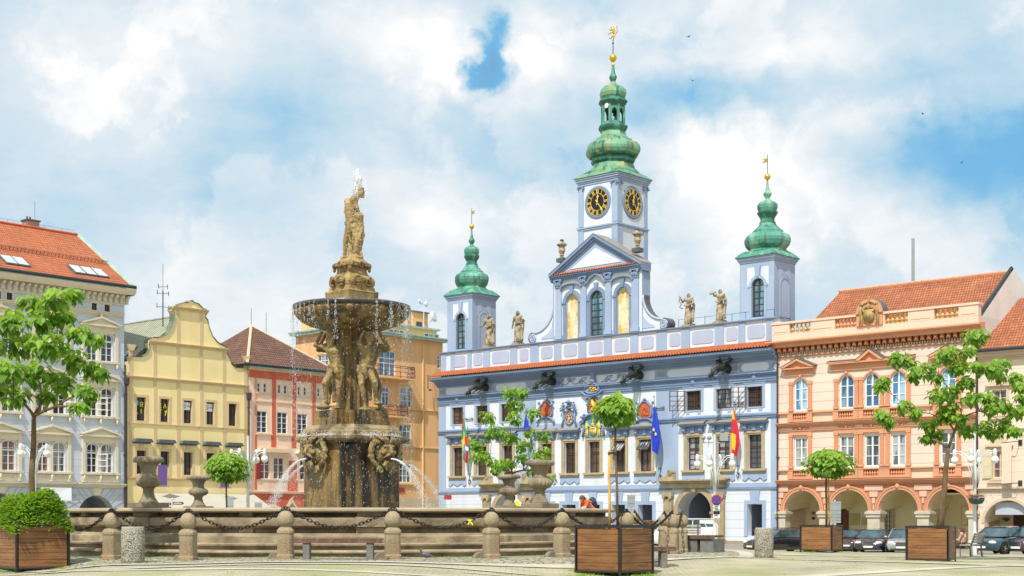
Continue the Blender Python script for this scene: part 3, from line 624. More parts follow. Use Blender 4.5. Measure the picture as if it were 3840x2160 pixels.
 def cart(px,py,w,h,face,name,fm='th_mid',oval=False,relief=None):
  u,z=P(px,py);mb=MB()
  if oval:pts=[(u+w/2*math.cos(t),z+h/2*math.sin(t))for t in[2*math.pi*i/20 for i in range(20)]]
  else:pts=[(u-w*.5,z-h*.30),(u-w*.44,z-h*.36),(u-w*.30,z-h*.38),(u-w*.2,z-h*.5),(u+w*.2,z-h*.5),(u+w*.30,z-h*.38),(u+w*.44,z-h*.36),(u+w*.5,z-h*.30),(u+w*.5,z+h*.2),(u+w*.32,z+h*.32),(u+w*.2,z+h*.47),(u,z+h*.52),(u-w*.2,z+h*.47),(u-w*.32,z+h*.32),(u-w*.5,z+h*.2)]
  mb.poly(pts,-.05,.02);o=mb.build(name,face,th);mb=MB();q=[(x,-.06,zz)for x,zz in pts];mb.tube(q+[q[0]],.09,6);q2=[((x-u)*1.16+u,-.03,(zz-z)*1.12+z)for x,zz in pts];mb.tube(q2+[q2[0]],.05,6)
  mb.ell((u,-.08,z+h*.62),(.2,.1,.16),8)
  for s in(-1,1):mb.tube(curl((u+s*w*.6,z+h*.42),.16,1.4,y=-.06,s=s),.045,5);mb.tube(curl((u+s*w*.62,z+h*.1),.12,1.2,y=-.06,s=-s),.04,5)
  mb.build('carved_frame',fm,o,smooth=True)
  return o,u,z
 for px,py,sd in((2049,1537,3),(2419,1540,9)):
  squash(*P(px,py),.75,.58)
  o,u,z=cart(px,py,1.62,2.3,'redrelief','red_relief');mb=MB()
  for dx,dz,w,h in((-.25,.1,.13,.35),(-.27,.5,.09,.1),(-.35,-.35,.07,.3),(-.15,-.35,.07,.3),(.2,.2,.14,.5),(.22,.75,.08,.1),(.2,-.5,.4,.16),(0,-.75,.6,.08),(.45,.0,.1,.6),(-.02,.3,.25,.05)):mb.ell((u+dx,-.06,z+dz),(w,.07,h),7)
  mb.build('relief_figures','redrelief',o,smooth=True)
  mb=MB();m_,zz=u,z-1.75;A=arc(m_-1.15,m_+1.15,zz,.75,12);mb.tube([(x,-.12,q)for x,q in A],.12,6);
  for s in(-1,1):mb.tube(curl((m_+s*1.1,zz+.02),.16,1.3,y=-.12,s=s),.05,5)
  mb.build('curved_pediment','th_mid',o,smooth=True);mb=MB();mb.poly(arc(m_-.7,m_+.7,zz+.05,.42,10),-.05,.02);mb.build('lunette','th_light',o)
 squash(*P(2228,1522),.8,.5)
 o,u,z=cart(2228,1522,1.35,2.4,'redrelief','lion_shield')
 mb=MB()
 for q,r in(([(-.1,.75),(.0,.35),(.1,-.1),(.0,-.45)],[.13,.18,.14,.1]),([(.0,-.4),(-.25,-.65),(-.3,-.9)],[.1,.07,.06]),([(.1,-.4),(.3,-.6),(.2,-.9)],[.1,.07,.06]),([(0,.35),(-.3,.45),(-.5,.35)],[.08,.06,.05]),([(0,.15),(-.3,.1),(-.45,-.02)],[.08,.06,.05]),([(.15,-.35),(.42,-.1),(.3,.3),(.5,.55)],[.05,.05,.05,.08])):
  mb.tube([(u+a,-.12,z+b)for a,b in q],r,7)
 mb.ell((u-.12,-.12,z+.85),(.16,.1,.15),8);mb.build('heraldic_lion','goldpaint',o,smooth=True)
 squash(*P(2225,1455),.7,.55)
 u,z=P(2225,1455);mb=MB();o=None;pts=[(u-1.0,z-.35),(u-.6,z-.7),(u,z-.8),(u+.6,z-.7),(u+1.0,z-.35),(u+.85,z+.3),(u+.3,z+.62),(u-.3,z+.62),(u-.85,z+.3)]
 mb.poly(pts,-.12,.02);o=mb.build('sunburst_cartouche','th_light',th);mb=MB();mb.tube([(a*1.,-.14,b)for a,b in pts+pts[:1]],.12,6);mb.tube([(u-1.45,-.2,z-.45),(u-.9,-.24,z-.95),(u,-.26,z-1.15),(u+.9,-.24,z-.95),(u+1.45,-.2,z-.45)],.14,6);mb.build('carved_frame','th_mid',o,smooth=True)
 mb=MB();rr=random.Random(4)
 for k in range(40):a=rr.uniform(0,6.28);q=rr.uniform(.2,1);mb.ell((u+.68*q*math.cos(a),-.15,z-.05+.42*q*math.sin(a)),(.1,.09,.09),6)
 mb.build('sunburst','gold',o,smooth=True)
# eagle medallions
 for px,py in((2137,1567),(2326,1563)):
  squash(*P(px,py),.77,.58)
  o,u,z=cart(px,py,1.1,1.65,'goldpaint','eagle_medallion',oval=True);mb=MB()
  mb.ell((u,-.1,z-.05),(.11,.07,.42),8);mb.ell((u,-.1,z+.5),(.09,.07,.1),8)
  for s in(-1,1):
   for t in range(4):mb.tube([(u+s*.08,-.09,z+.25-t*.14),(u+s*.3,-.1,z+.35-t*.16),(u+s*.42,-.09,z+.02-t*.17)],.045,5)
   mb.tube([(u,-.09,z-.3),(u+s*.2,-.09,z-.6)],.05,5)
  mb.build('heraldic_eagle','redcheck',o,smooth=True)
  mb=MB();mb.tube([(u-1.05,-.2,z+.95),(u-.6,-.22,z+1.25),(u,-.24,z+1.4),(u+.6,-.22,z+1.25),(u+1.05,-.2,z+.95)],.11,6)
  for s in(-1,1):mb.tube([(u+s*.8,-.12,z+.9),(u+s*.72,-.12,z-.2),(u+s*.95,-.12,z-1.2)],.09,6);mb.ell((u+s*.7,-.2,z+1.65),(.16,.13,.26),7);mb.ell((u+s*.68,-.2,z+2.0),(.11,.1,.12),7);mb.cap((u+s*.7,-.25,z+1.4),(u+s*.95,-.3,z+1.3),.08)
  mb.lathe([(.28,0),(.1,.15),(.12,.35),(.36,.55),(.3,.62),(.06,.75),(.08,.9)],10,(u,-.2,z+1.5));mb.build('cherub_pediment','th_mid',o,smooth=True)
# the great coat of arms over the middle window
 squash(*P(2228,1603),.75,.6)
 u,z=P(2228,1603);mb=MB();mb.poly([(u-1.2,z-1.25),(u+1.2,z-1.25),(u+1.2,z+.55)]+arc(u-1.2,u+1.2,z+.55,.95,10)[::-1][1:-1]+[(u-1.2,z+.55)],-.05,.02);o=mb.build('coat_of_arms','bluerelief',th)
 mb=MB();mb.tube([(x,-.14,q)for x,q in arc(u-1.35,u+1.35,z+.55,1.15,14)],.16,7)
 for s in(-1,1):mb.tube([(u+s*1.35,-.1,z+.5),(u+s*1.25,-.1,z-.3),(u+s*1.4,-.1,z-1.2)],.12,6);mb.tube(curl((u+s*1.5,z+.65),.28,1.5,y=-.12,s=s),.08,6);mb.ell((u+s*1.25,-.25,z+1.35),(.3,.2,.22),8);mb.ell((u+s*1.05,-.25,z+1.65),(.13,.12,.15),8)
 mb.build('arms_frame','th_mid',o,smooth=True)
 mb=MB();mb.poly([(u-.42,z+.05),(u+.42,z+.05),(u+.42,z-.7),(u,z-1.1),(u-.42,z-.7)],-.16,-.05);mb.ell((u,-.16,z+.38),(.16,.12,.18),8);mb.tube([(u-.3,-.15,z+.12),(u,-.15,z+.22),(u+.3,-.15,z+.12)],.06,5);mb.cap((u,-.15,z+.5),(u,-.15,z+1.15),.07,.12)
 for s in(-1,1):
  q=u+s*.78;mb.cap((q,-.15,z+.45),(q,-.15,z-.25),.15,.11,8);mb.ell((q,-.15,z+.68),(.1,.1,.13),8);mb.cap((q-.07,-.15,z-.3),(q-.09,-.15,z-1.1),.075,.055,7);mb.cap((q+.07,-.15,z-.3),(q+.1,-.15,z-1.1),.075,.055,7);mb.cap((q-s*.1,-.16,z+.35),(u+s*.4,-.18,z+.1),.06,.05,6);mb.cap((q+s*.12,-.16,z+.35),(q+s*.2,-.18,z-.1),.06,.05,6)
 mb.build('shield_and_bearers','goldpaint',o,smooth=True)
 mb=MB()
 for k in range(14):a=u+(-1)**k*R.uniform(.95,1.12);mb.ell((a,-.08,z+R.uniform(-1,.4)),(.09,.05,.13),6)
 mb.box(u-.28,u+.28,-.18,-.15,z-.22,z-.06);mb.ell((u,-.17,z-.55),(.1,.04,.14),6);mb.build('red_charges','redcheck',o,smooth=True)
 squash()
# iron brackets on the wall
 mb=MB()
 for px,py in((1762,1572),(2476,1531),(2772,1515)):a,c=P(px,py);mb.tube([(a-.3,-.1,c),(a+.3,-.1,c)],.035,5);mb.tube(curl((a-.35,c),.12,1,y=-.1),.025,4);mb.tube(curl((a+.35,c),.12,1,y=-.1,s=-1),.025,4)
 mb.build('wall_tie','gutter',th)
# ---- gable
 g0=.42;gl,gr=U(2074.5,g0),U(2408,g0);gb=pz1+.05;gt=Z(2397,985,g0);V=lambda x,y:P(1950+x/2.07,600+y/2.07,g0)
 nl=[(V(358,0)[0],V(452,0)[0],V(405,1362)[1],V(405,1032)[1])]
 cen=(V(545,0)[0],V(645,0)[0],V(595,1342)[1],V(595,1010)[1]);rt=(V(752,0)[0],V(848,0)[0],V(800,1326)[1],V(800,985)[1])
 zb,zt_=rt[2],rt[3];H=[]
 for a,b in((nl[0][0],nl[0][1]),(cen[0],cen[1]),(rt[0],rt[1])):H.append((a,b,gb+.12,zt_,(b-a)/2,.22))
 mb=MB();wall(mb,gl,gr,gb,gt,H,y=g0,fn=lambda u,z:0,mr=1);mb.box(gl,gl+.02,g0,g0+1.0,gb,gt,1);mb.box(gr-.02,gr,g0,g0+1.0,gb,gt,1);mb.box(gl,gr,g0+.98,g0+1.0,gb,gt,1)
 gw=mb.build('gable_wall',['th_white','th_light'],th)
 for k,(a,b,c,d,r,_)in enumerate(H):
  mb=MB();archring(mb,a,b,d-r,r,.30,.06,y=g0);mb.box(a-.30,a,g0-.05,g0+.02,c,d-r-.12);mb.box(b,b+.30,g0-.05,g0+.02,c,d-r-.12)
  mb.box(a-.38,a,g0-.10,g0+.02,d-r-.12,d-r+.02);mb.box(b,b+.38,g0-.10,g0+.02,d-r-.12,d-r+.02)
  mb.poly([((a+b)/2-.12,d),((a+b)/2+.12,d),((a+b)/2+.2,d+.6),((a+b)/2-.2,d+.6)],g0-.15,g0+.02);m_=(a+b)/2
  if k==0:w=MB();w.poly([(a,c),(b,c)]+arc(a,b,d-r,r,10)[::-1],g0+.2,g0+.24);w=w.build('fresco_niche','fresco',gw)
  elif k==2:w=MB();w.poly([(a,c),(b,c)]+arc(a,b,d-r,r,10)[::-1],g0+.2,g0+.24);w=w.build('fresco_niche','fresco',gw)
  else:w=window(gw,a,b,c,d,'brownwood','glass_sky',2,7,r,g0+.17,.09,.045)
  if k!=1:
   f=MB();fm_=(a+b)/2;zz=c+.35;hh=(d-c)*.78
   f.poly([(fm_-.26,zz),(fm_+.24,zz),(fm_+.34,zz+hh*.35),(fm_+.26,zz+hh*.62),(fm_+.30,zz+hh*.82),(fm_+.12,zz+hh*.86),(fm_-.12,zz+hh*.86),(fm_-.30,zz+hh*.78),(fm_-.22,zz+hh*.55),(fm_-.34,zz+hh*.3)],g0+.190,g0+.20)
   f.ell((fm_,g0+.195,zz+hh*.93),(.14,.01,.18),10);f.build('painted_figure','palefresco',w)
  if k!=1:A=[(x,z)for x,z in arc(a-.42,b+.42,d+.42,.38,10)]
  else:A=[(a-.42,d+.55),(a-.2,d+.62),(a+.05,d+.95),(m_,d+1.25),(b-.05,d+.95),(b+.2,d+.62),(b+.42,d+.55)]
  mb.tube([(x,g0-.16,z)for x,z in A],.11,6);mb.build('arch_hood','th_mid',w)
  mb=MB();mb.tube([(x,g0-.14,z+.12)for x,z in A],.07,6);mb.build('hood_cap','leadcap',w)
 mb=MB();md=MB();ent=V(300,905)[1];ent=Z(2399,1001,g0)
 for a,b in((283,327),(475,520),(668,714),(872,925)):
  a,b=V(a,0)[0],V(b,0)[0];mb.box(a,b,g0-.14,g0+.02,gb+.12,ent-.75);mb.box(a-.06,b+.06,g0-.2,g0+.02,gb+.12,gb+.42)
  md.box(a-.03,b+.03,g0-.2,g0+.02,ent-.78,ent-.7)
  for q in range(3):md.ell((a+(b-a)*(q+.5)/3,g0-.2,ent-.5),(.11,.08,.18),7)
  md.box(a-.1,b+.1,g0-.24,g0+.02,ent-.2,ent-.1)
  for q in(a,b):md.tube([(q,g0-.28,ent-.25),(q,g0,ent-.25)],.11,7)
 mb.box(gl+.02,gl+.1,g0-.05,g0,gb,ent);mb.build('pilaster','th_light',gw)
 cornice(md,gl-.05,gr+.05,ent,[(.10,.10),(.08,.16)],y=g0);cornice(md,gl-.1,gr+.1,gt-.5,[(.14,.14),(.14,.24),(.12,.36)],y=g0)
 md.build('gable_capital','th_mid',gw)
# pediment over the gable
 ap=V(605,568);pl,pr=gl-.14,gr+.16;am=(gl+gr)/2;pz=gt-.1;az=Z(2243,878,g0)
 mb=MB();mb.poly([(pl+.25,pz),(pr-.25,pz),(am,az-.5)],g0-.1,g0+.9,0)
 mb.poly([(am-(am-pl)*.55,pz+.35),(am+(pr-am)*.55,pz+.35),(am,pz+(az-pz)*.62)],g0-.14,g0-.08,1)
 for s,e in((-1,pl),(1,pr)):
  for k,(o_,w_,y_)in enumerate(((.0,.24,-.42),(.24,.2,-.29),(.44,.2,-.17))):
   q=[(e,pz-o_*.9+.1),(am,az-o_),(am,az-o_-w_),(e+s*-.0,pz-o_*.9-w_+.1)]
   mb.poly(q if s<0 else q[::-1],g0+y_,g0+.9-.01*k,2)
 pd=mb.build('pediment',['th_light','th_white','th_mid'],gw)
 mb=MB();mb.add([(pl,g0-.45,pz+.12),(am,g0-.45,az+.03),(pr,g0-.45,pz+.12),(pl,g0+1.3,pz+.12),(am,g0+1.3,az+.03),(pr,g0+1.3,pz+.12)],[(0,1,4,3),(1,2,5,4)]);mb.build('gable_roof','leadcap',pd)
 mb=MB();n=int((pr-pl-.8)/.22);vs=[];fs=[]
 for i in range(n*6+1):
  u=pl+.1+(pr-pl-.2)*i/(n*6);cz=.035*math.cos(2*math.pi*(i%6)/6);vs+=[(u,g0-.44,pz+.02+cz),(u,g0-.1,pz+.20+cz)]
 for i in range(n*6):fs.append((i*2,i*2+2,i*2+3,i*2+1))
 mb.add(vs,fs);mb.build('cornice_tiles','pantile',pd)
# volutes
 for s in(-1,1):
  e=gl if s<0 else gr;wd=(U(2074.5,g0)-U(1987,g0))if s<0 else(U(2497,g0)-U(2408,g0));mb=MB();top=gb+2.8
  cv=[(e+s*(.02+wd*(1-math.cos(t))**.95*.86),gb+.85+(top-gb-.85)*(1-math.sin(t))**1.1)for t in[rad(x)for x in range(0,91,9)]]
  end=cv[-1];c0=(end[0]+s*.05,gb+.45);
  pts=[(e,top),*cv,*[(c0[0]+.42*math.cos(t)*s,c0[1]+.42*math.sin(t))for t in[rad(x)for x in range(80,-71,-30)]],(e,gb)]
  mb.poly(pts,g0+.08,g0+.85,0);
  lil=[(e,top-.6),*[(x-s*.28,z-.45)for x,z in cv[2:9]],(cv[8][0]-s*.2,gb+.3),(e,gb+.3)]
  mb.poly(lil,g0+.045,g0+.1,1);vl=mb.build('volute',['th_white','th_lilac'],gw)
  mb=MB();mb.tube(curl((c0[0],c0[1]),.37,2.2,40,g0+.02,s),.06,6);mb.tube([(x,g0+.06,z)for x,z in cv],.09,6)
  for q in range(14):t=2*math.pi*q/14;mb.ell((c0[0]+.30*math.cos(t),g0+.03,c0[1]+.30*math.sin(t)),(.07,.06,.07),6)
  mb.build('volute_scroll','th_lilac',vl,smooth=True)
  mb=MB();q=cv+[(c0[0]+.45*math.cos(t)*s,c0[1]+.45*math.sin(t))for t in[rad(x)for x in range(80,-61,-20)]]
  for(x1,z1),(x2,z2)in zip(q,q[1:]):mb.add([(x1,g0,z1+.03),(x2,g0,z2+.03),(x2,g0+.9,z2+.03),(x1,g0+.9,z1+.03)],[(0,1,2,3)])
  mb.build('volute_cap','slate',vl)
 return gl,gr,gb,gt,pz,az,g0,pz1
GL,GR,GB,GT,PZ,AZ,G0,PARZ=town_hall()
# ---------------------------------------------------------------- carved figures
def figure(mb,S,J,rd=1.):
 """one body from a skeleton of joints in units of its height"""
 g={k:Vector(v)*S for k,v in J.items()};r=S*rd
 c=lambda a,b,ra,rb,n=10:mb.cap(g[a],g[b],ra*r,rb*r,n)
 c('pel','chest',.075,.098);c('chest','neck',.085,.04)
 for s in 'lr':
  c('sh'+s,'chest',.052,.07);c('sh'+s,'el'+s,.038,.029);c('el'+s,'ha'+s,.029,.020);c('hip'+s,'pel',.062,.07)
  c('hip'+s,'kn'+s,.060,.040);c('kn'+s,'an'+s,.040,.024);f=(g['an'+s]+Vector((g.get('ft',Vector((0,-1,0))).x,-.11*S,-.025*S)))if False else None
  d=(J.get('toe'+s));
  if d:mb.cap(g['an'+s],g['toe'+s],.026*r,.020*r,8)
  h=g['ha'+s];e=(h-g['el'+s]).normalized();o=e.orthogonal().normalized();w=e.cross(o)
  mb.ell(h+e*.022*S,(.022*r,.022*r,.03*r),8)
  for q in range(4):t=h+e*.03*S+w*(q-1.5)*.012*S;mb.cap(t,t+e*(.04-abs(q-1.4)*.005)*S+o*.012*S,.0065*r,.005*r,6)
  mb.cap(h+e*.01*S-w*.02*S,h+e*.035*S-w*.035*S+o*.01*S,.007*r,.006*r,6)
 c('neck','head',.036,.036);H=g['head'];F=(Vector(J.get('look',(0,-1,0)))).normalized()
 mb.ell(H,(.052*r,.058*r,.070*r),12);mb.ell(H+F*.055*S+Vector((0,0,-.008*S)),(.011*r,.014*r,.018*r),6);mb.ell(H+F*.045*S+Vector((0,0,-.042*S)),(.018*r,.015*r,.012*r),6)
 sd=F.cross(Vector((0,0,1))).normalized()
 for s in(-1,1):mb.ell(H+F*.05*S+sd*.02*s*S+Vector((0,0,.008*S)),(.009*r,)*3,6);mb.ell(H+sd*.054*s*S,(.009*r,.012*r,.018*r),6)
 return g
STAND=dict(pel=(0,0,.53),chest=(.0,.0,.74),neck=(.0,0,.85),head=(.0,-.01,.925),shl=(.11,0,.82),shr=(-.11,0,.82),ell=(.19,-.02,.67),elr=(-.19,-.02,.67),hal=(.14,-.12,.58),har=(-.14,-.10,.55),hipl=(.05,0,.50),hipr=(-.05,0,.50),knl=(.065,-.03,.27),knr=(-.055,-.05,.28),anl=(.06,.0,.045),anr=(-.08,.0,.045),toel=(.075,-.10,.02),toer=(-.10,-.10,.02))
def robe(mb,S,top=.60,wide=.14,sway=.0,n=20,seed=1,bot=.01,folds=.16,x0=0):
 rr=random.Random(seed);ph=[rr.uniform(0,6.28)for _ in range(5)];vs=[];fs=[];rows=12
 for j in range(rows+1):
  t=j/rows;z=(bot+(top-bot)*t)*S;r=(wide*(1-t)+.075*t+.02*math.sin(t*3.1))*S
  for k in range(n*2):
   a=math.pi*k/n;q=1+folds*(1-t*.6)*(math.sin(6*a+ph[0]+t*1.2)*.6+math.sin(9*a+ph[1]-t*2)*.4)
   vs.append(((r*q*math.cos(a)+sway*(1-t)*S+x0*S),r*q*.8*math.sin(a),z))
 m=n*2
 for j in range(rows):
  for k in range(m):k2=(k+1)%m;fs.append((j*m+k,j*m+k2,(j+1)*m+k2,(j+1)*m+k))
 fs+=[tuple(range(m-1,-1,-1)),tuple(range(rows*m,rows*m+m))]
 mb.add(vs,fs)
def parapet_statue(px,ytop,ybot,label,seed,prop):
 u,z0=P(px,ybot,.55);S=(P(px,ytop,.55)[1]-z0)*.96;w=T.W(u,.55,PARZ+.12);rr=random.Random(seed)
 S=T.base+z0+S-w[2]
 t=thing('statue',label,'statue',w,T.rot+.15,'stone figures on the town hall parapet')
 mb=MB();mb.box(-.5,.5,-.3,.3,0,.10);mb.box(-.42,.42,-.27,.27,.1,.2);mb.build('plinth','statuestone',t,bevel=.02)
 mb=MB();mb.T=Matrix.Translation((0,0,.2));s=S-.2;J=dict(STAND)
 if prop=='sword':J.update(elr=(-.19,-.05,.68),har=(-.22,-.18,.60),hal=(.16,-.14,.66),head=(-.01,-.02,.925))
 if prop=='hip':J.update(ell=(.22,.03,.68),hal=(.12,-.03,.60),elr=(-.18,.0,.66),har=(-.17,-.06,.50),look=(-.5,-1,0))
 if prop=='serpent':J.update(elr=(-.18,-.08,.72),har=(-.24,-.14,.86),ell=(.19,-.04,.68),hal=(.10,-.14,.60),look=(.4,-1,0))
 if prop=='telescope':J.update(elr=(-.17,-.08,.80),har=(-.22,-.12,.90),ell=(.19,.02,.67),hal=(.11,-.10,.63),look=(-.3,-1,.1))
 figure(mb,s,J,1.18);robe(mb,s,.66,.135,rr.uniform(-.02,.02),seed=seed)
 mb.tube([(-.13*s,-.07*s,.62*s),(0,-.11*s,.57*s),(.13*s,-.06*s,.64*s)],.03*s,7);mb.tube([(.12*s,.02,.84*s),(.16*s,.06*s,.6*s),(.13*s,.03*s,.3*s),(.15*s,.02*s,.05*s)],[.03*s,.05*s,.055*s,.04*s],8)
 mb.ell((0,.012*s,.945*s),(.062*s,.066*s,.06*s),9)
 if prop=='telescope':mb.tube([(-.3*s,-.16*s,.86*s),(-.1*s,-.10*s,.93*s)],[.045*s,.028*s],8)
 if prop=='serpent':mb.tube([(-.16*s,-.1*s,.5*s),(-.28*s,-.12*s,.55*s),(-.2*s,-.12*s,.66*s),(-.3*s,-.12*s,.76*s),(-.22*s,-.13*s,.88*s),(-.3*s,-.13*s,.93*s)],.024*s,6)
 if prop=='hip':
  mb.ell((0,0,.99*s),(.05*s,.05*s,.035*s),8);mb.cap((.16*s,-.02*s,.66*s),(.21*s,-.02*s,.72*s),.03*s)
 b=mb.build('figure','statuestone',t);remesh(b,.028,1,(.09,.02))
 if prop=='sword':
  mb=MB();mb.tube([(-.24*s,-.2*s,.72*s),(-.27*s,-.22*s,1.18*s)],.018,6);mb.tube([(-.30*s,-.2*s,.70*s),(-.18*s,-.2*s,.72*s)],.02,6);mb.tube([(.13*s,-.12*s,.85*s),(.24*s,-.16*s,.83*s)],.016,6);mb.build('gilded_sword','gold',t)
 if prop=='telescope':mb=MB();mb.tube([(-.02*s,-.13*s,1.0*s*.9),(.0,-.13*s,.78*s),(.1*s,-.12*s,.72*s)],.02,6);mb.build('gilded_sash','gold',t)
parapet_statue(1835,1175,1289,'crowned stone statue holding a thin gilded sword, beside the left turret',1,'sword')
parapet_statue(1942,1163,1279,'stone statue in a plumed helmet, hand on hip, left of the gable',2,'hip')
parapet_statue(2582.5,1096,1212,'stone statue raising a coiled serpent on the parapet right of the gable',3,'serpent')
parapet_statue(2701,1081,1203,'stone statue with a raised horn and gilded sash, nearest the right turret',4,'telescope')
def vase(px,ytop,ybot,y,label):
 u,z0=P(px,ybot,y);_,z1=P(px,ytop,y);h=z1-z0
 t=thing('stone_vase',label,'vase',T.W(u,y,z0),T.rot,'stone vases on the pediment')
 mb=MB();mb.box(-.34,.34,-.3,.3,-.25,.06);mb.build('plinth','slate',t)
 mb=MB();k=h/1.45;pr=[(.22,0),(.22,.06),(.12,.14),(.16,.22),(.13,.3),(.25,.55),(.22,.75),(.19,.82),(.26,.9),(.37,.98),(.38,1.05),(.3,1.12),(.14,1.2),(.12,1.26)]
 mb.lathe([(a*k,b*k+.06)for a,b in pr],20,flute=lambda i,z:1+.06*(-1)**i);mb.build('body','statuestone',t)
 mb=MB();mb.ell((0,0,1.38*k),(.14*k,.14*k,.1*k),8)
 for q in range(7):a=q*.9;mb.ell((.1*k*math.cos(a),.1*k*math.sin(a),1.42*k),(.06*k,)*3,6)
 mb.build('finial','slate',t)
vase(2107,899,972,.9,'stone vase on the left slope of the pediment');vase(2391,858,934,.9,'stone vase on the right corner of the pediment')
# ---------------------------------------------------------------- towers
def skirt_ring(R_,f,z,c,n=16):
 o=[]
 for k in range(n):
  a=rad(22.5)*k;ro=R_*math.cos(rad(22.5))/math.cos(((a+rad(22.5))%rad(45))-rad(22.5));rs=R_/max(abs(math.cos(a)),abs(math.sin(a)))
  r=rs*(1-f)+ro*f;o.append((c[0]+r*math.cos(a),c[1]+r*math.sin(a),z))
 return o
def dome(par,c,rings,m,name):
 """rings of (radius, squareness 0..1, z)"""
 mb=MB();vs=[];n=16
 for R_,f,z in rings:vs+=skirt_ring(R_,f,z,c)
 fs=[(i*n+k,i*n+(k+1)%n,(i+1)*n+(k+1)%n,(i+1)*n+k)for i in range(len(rings)-1)for k in range(n)]+[tuple(range(n-1,-1,-1)),tuple(range((len(rings)-1)*n,len(rings)*n))]
 mb.add(vs,fs);return mb.build(name,m,par)
def tower():
 ty=2.2;uc=U(2315,ty);ul=U(2171,ty);w=uc-ul;c=(ul+w/2,ty+w/2);cz=T.W(c[0],c[1],0);Yc=cz[1]
 hz=lambda py:ZC+(YH-py)/FL*Yc-T.base
 hc=lambda py:Z(2315,py,ty)
 t=th;z_c=hc(668);zs=hc(843);zb=PZ-2
 mb=MB();mb.box(ul,uc,ty,ty+w,zb,z_c+.3,0);tw=mb.build('clock_tower',['th_white'],t)
 mb=MB();p=.07;q=w*.13
 for(x0,x1)in((ul-.02,ul+q),(uc-q,uc+.02)):mb.box(x0,x1,ty-p,ty+.02,zs+.3,z_c)
 for(y0,y1)in((ty-p-.004,ty+q),(ty+w-q,ty+w)):mb.box(uc-.02,uc+p,y0,y1,zs+.3,z_c)
 mb.box(ul-p,uc+p+.01,ty-p-.02,ty+w+p,zs-.02,zs+.10);mb.box(ul-p*2,uc+p*2,ty-p*2,ty+w+p*2,zs+.10,zs+.22)
 for(x0,x1)in((ul-.03,ul+q),(uc-q,uc+.03)):mb.box(x0,x1,ty-p-.02,ty+.02,zb,zs-.05)
 for(y0,y1)in((ty-p-.024,ty+q),(ty+w-q,ty+w+.01)):mb.box(uc-.02,uc+p+.02,y0,y1,zb,zs-.05)
 mb.build('corner_pilaster','th_light',tw)
 mb=MB()
 for k,(h,o)in enumerate(((.16,.06),(.14,.12),(.16,.20),(.1,.27))):z=z_c-.1+[0,.16,.30,.46][k];mb.box(ul-o,uc+o,ty-o,ty+w+o,z,z+h-.003)
 mb.build('tower_cornice','th_light',tw)
 for x in(ul+q*.5,uc-q*.5):mb=MB();mb.box(x-q*.6,x+q*.6,ty-.16,ty,z_c-.2,z_c-.1);[mb.tube([(x+s*q*.5,ty-.2,z_c-.3),(x+s*q*.5,ty,z_c-.3)],.10,8)for s in(-1,1)];mb.build('ionic_capital','th_mid',tw)
 for y in(ty+q*.5,ty+w-q*.5):mb=MB();mb.box(uc,uc+.16,y-q*.6,y+q*.6,z_c-.2,z_c-.104);[mb.tube([(uc,y+s*q*.5,z_c-.3),(uc+.2,y+s*q*.5,z_c-.3)],.10,8)for s in(-1,1)];mb.build('ionic_capital','th_mid',tw)
# clock faces: black dial, gilt numerals and hands
 cy=Z(2244.7,758,ty);r=1.05
 rom=['XII','I','II','III','IIII','V','VI','VII','VIII','IX','X','XI']
 for side in(0,1):
  base=Matrix.Translation((ul+w/2,ty,cy))if side==0 else Matrix.Translation((uc,ty+w/2,cy-.0))@Matrix.Rotation(rad(90),4,'Z')
  mb=MB();mb.T=base@Matrix.Rotation(rad(90),4,'X');mb.lathe([(r*1.22,0),(r*1.22,.05),(r*1.12,.09),(r*1.04,.09),(r*1.02,.03)],40,m=0);mb.lathe([(r*1.03,.02),(r*1.03,.05)],40,m=1)
  ck=mb.build('clock_face',['th_mid','dialblack'],tw)
  g=MB();g.T=base
  for q_ in(r*.985,r*.62):
   pts=[(q_*math.cos(a),-.07,q_*math.sin(a))for a in[2*math.pi*i/40 for i in range(41)]];g.tube(pts,.018,5,cap=False)
  for h,s in enumerate(rom):
   a=rad(30*h);rt=Matrix.Rotation(a,4,'Y');g.T=base@rt;wd={'I':.065,'V':.15,'X':.15};tot=sum(wd[ch]for ch in s);x=-tot/2;z0,z1=r*.66,r*.93
   for ch in s:
    q0,q1=x,x+wd[ch];x=q1;lw=.026;m_=(q0+q1)/2
    if ch=='I':L__=[((m_,z0),(m_,z1))]
    elif ch=='V':L__=[((m_,z0),(q0+.02,z1)),((m_,z0),(q1-.02,z1))]
    else:L__=[((q0+.02,z0),(q1-.02,z1)),((q1-.02,z0),(q0+.02,z1))]
    for A,B in L__:g.tube([(A[0],-.075,A[1]),(B[0],-.075,B[1])],lw*.8,4)
   g.box(-tot/2,tot/2,-.085,-.07,z0-.01,z0+.012);g.box(-tot/2,tot/2,-.085,-.07,z1-.012,z1+.01)
  g.build('numeral_ring','goldpaint',ck)
  for ang,ln,wd_ in((8,.52,.05),(142,.84,.035)):
   g=MB();g.T=base@Matrix.Rotation(rad(ang),4,'Y')
   g.poly([(-wd_,-.22*r),(wd_,-.22*r),(wd_*.8,ln*r*.6),(wd_*2.4,ln*r*.75),(0,ln*r*1.08),(-wd_*2.4,ln*r*.75),(-wd_*.8,ln*r*.6)],-.13,-.10);g.lathe([(.09,-.02),(.09,.02)],10,(0,-.11,0));g.build('hand','goldpaint',ck)
# the copper helm
 k=Yc/FL/2.263;o=(2050,60);Hc=lambda y:hz(60+y/2.263);D=lambda h:h*k
 ez=z_c+.48
 rs=[(w/2+.33,0,ez),(w/2+.32,0,ez+.05),(w/2+.02,.15,ez+.36),(D(215),.7,Hc(1335)),(D(192),1,Hc(1310)),(D(185),1,Hc(1285)),(D(176),1,Hc(1272)),(D(170),1,Hc(1266))]
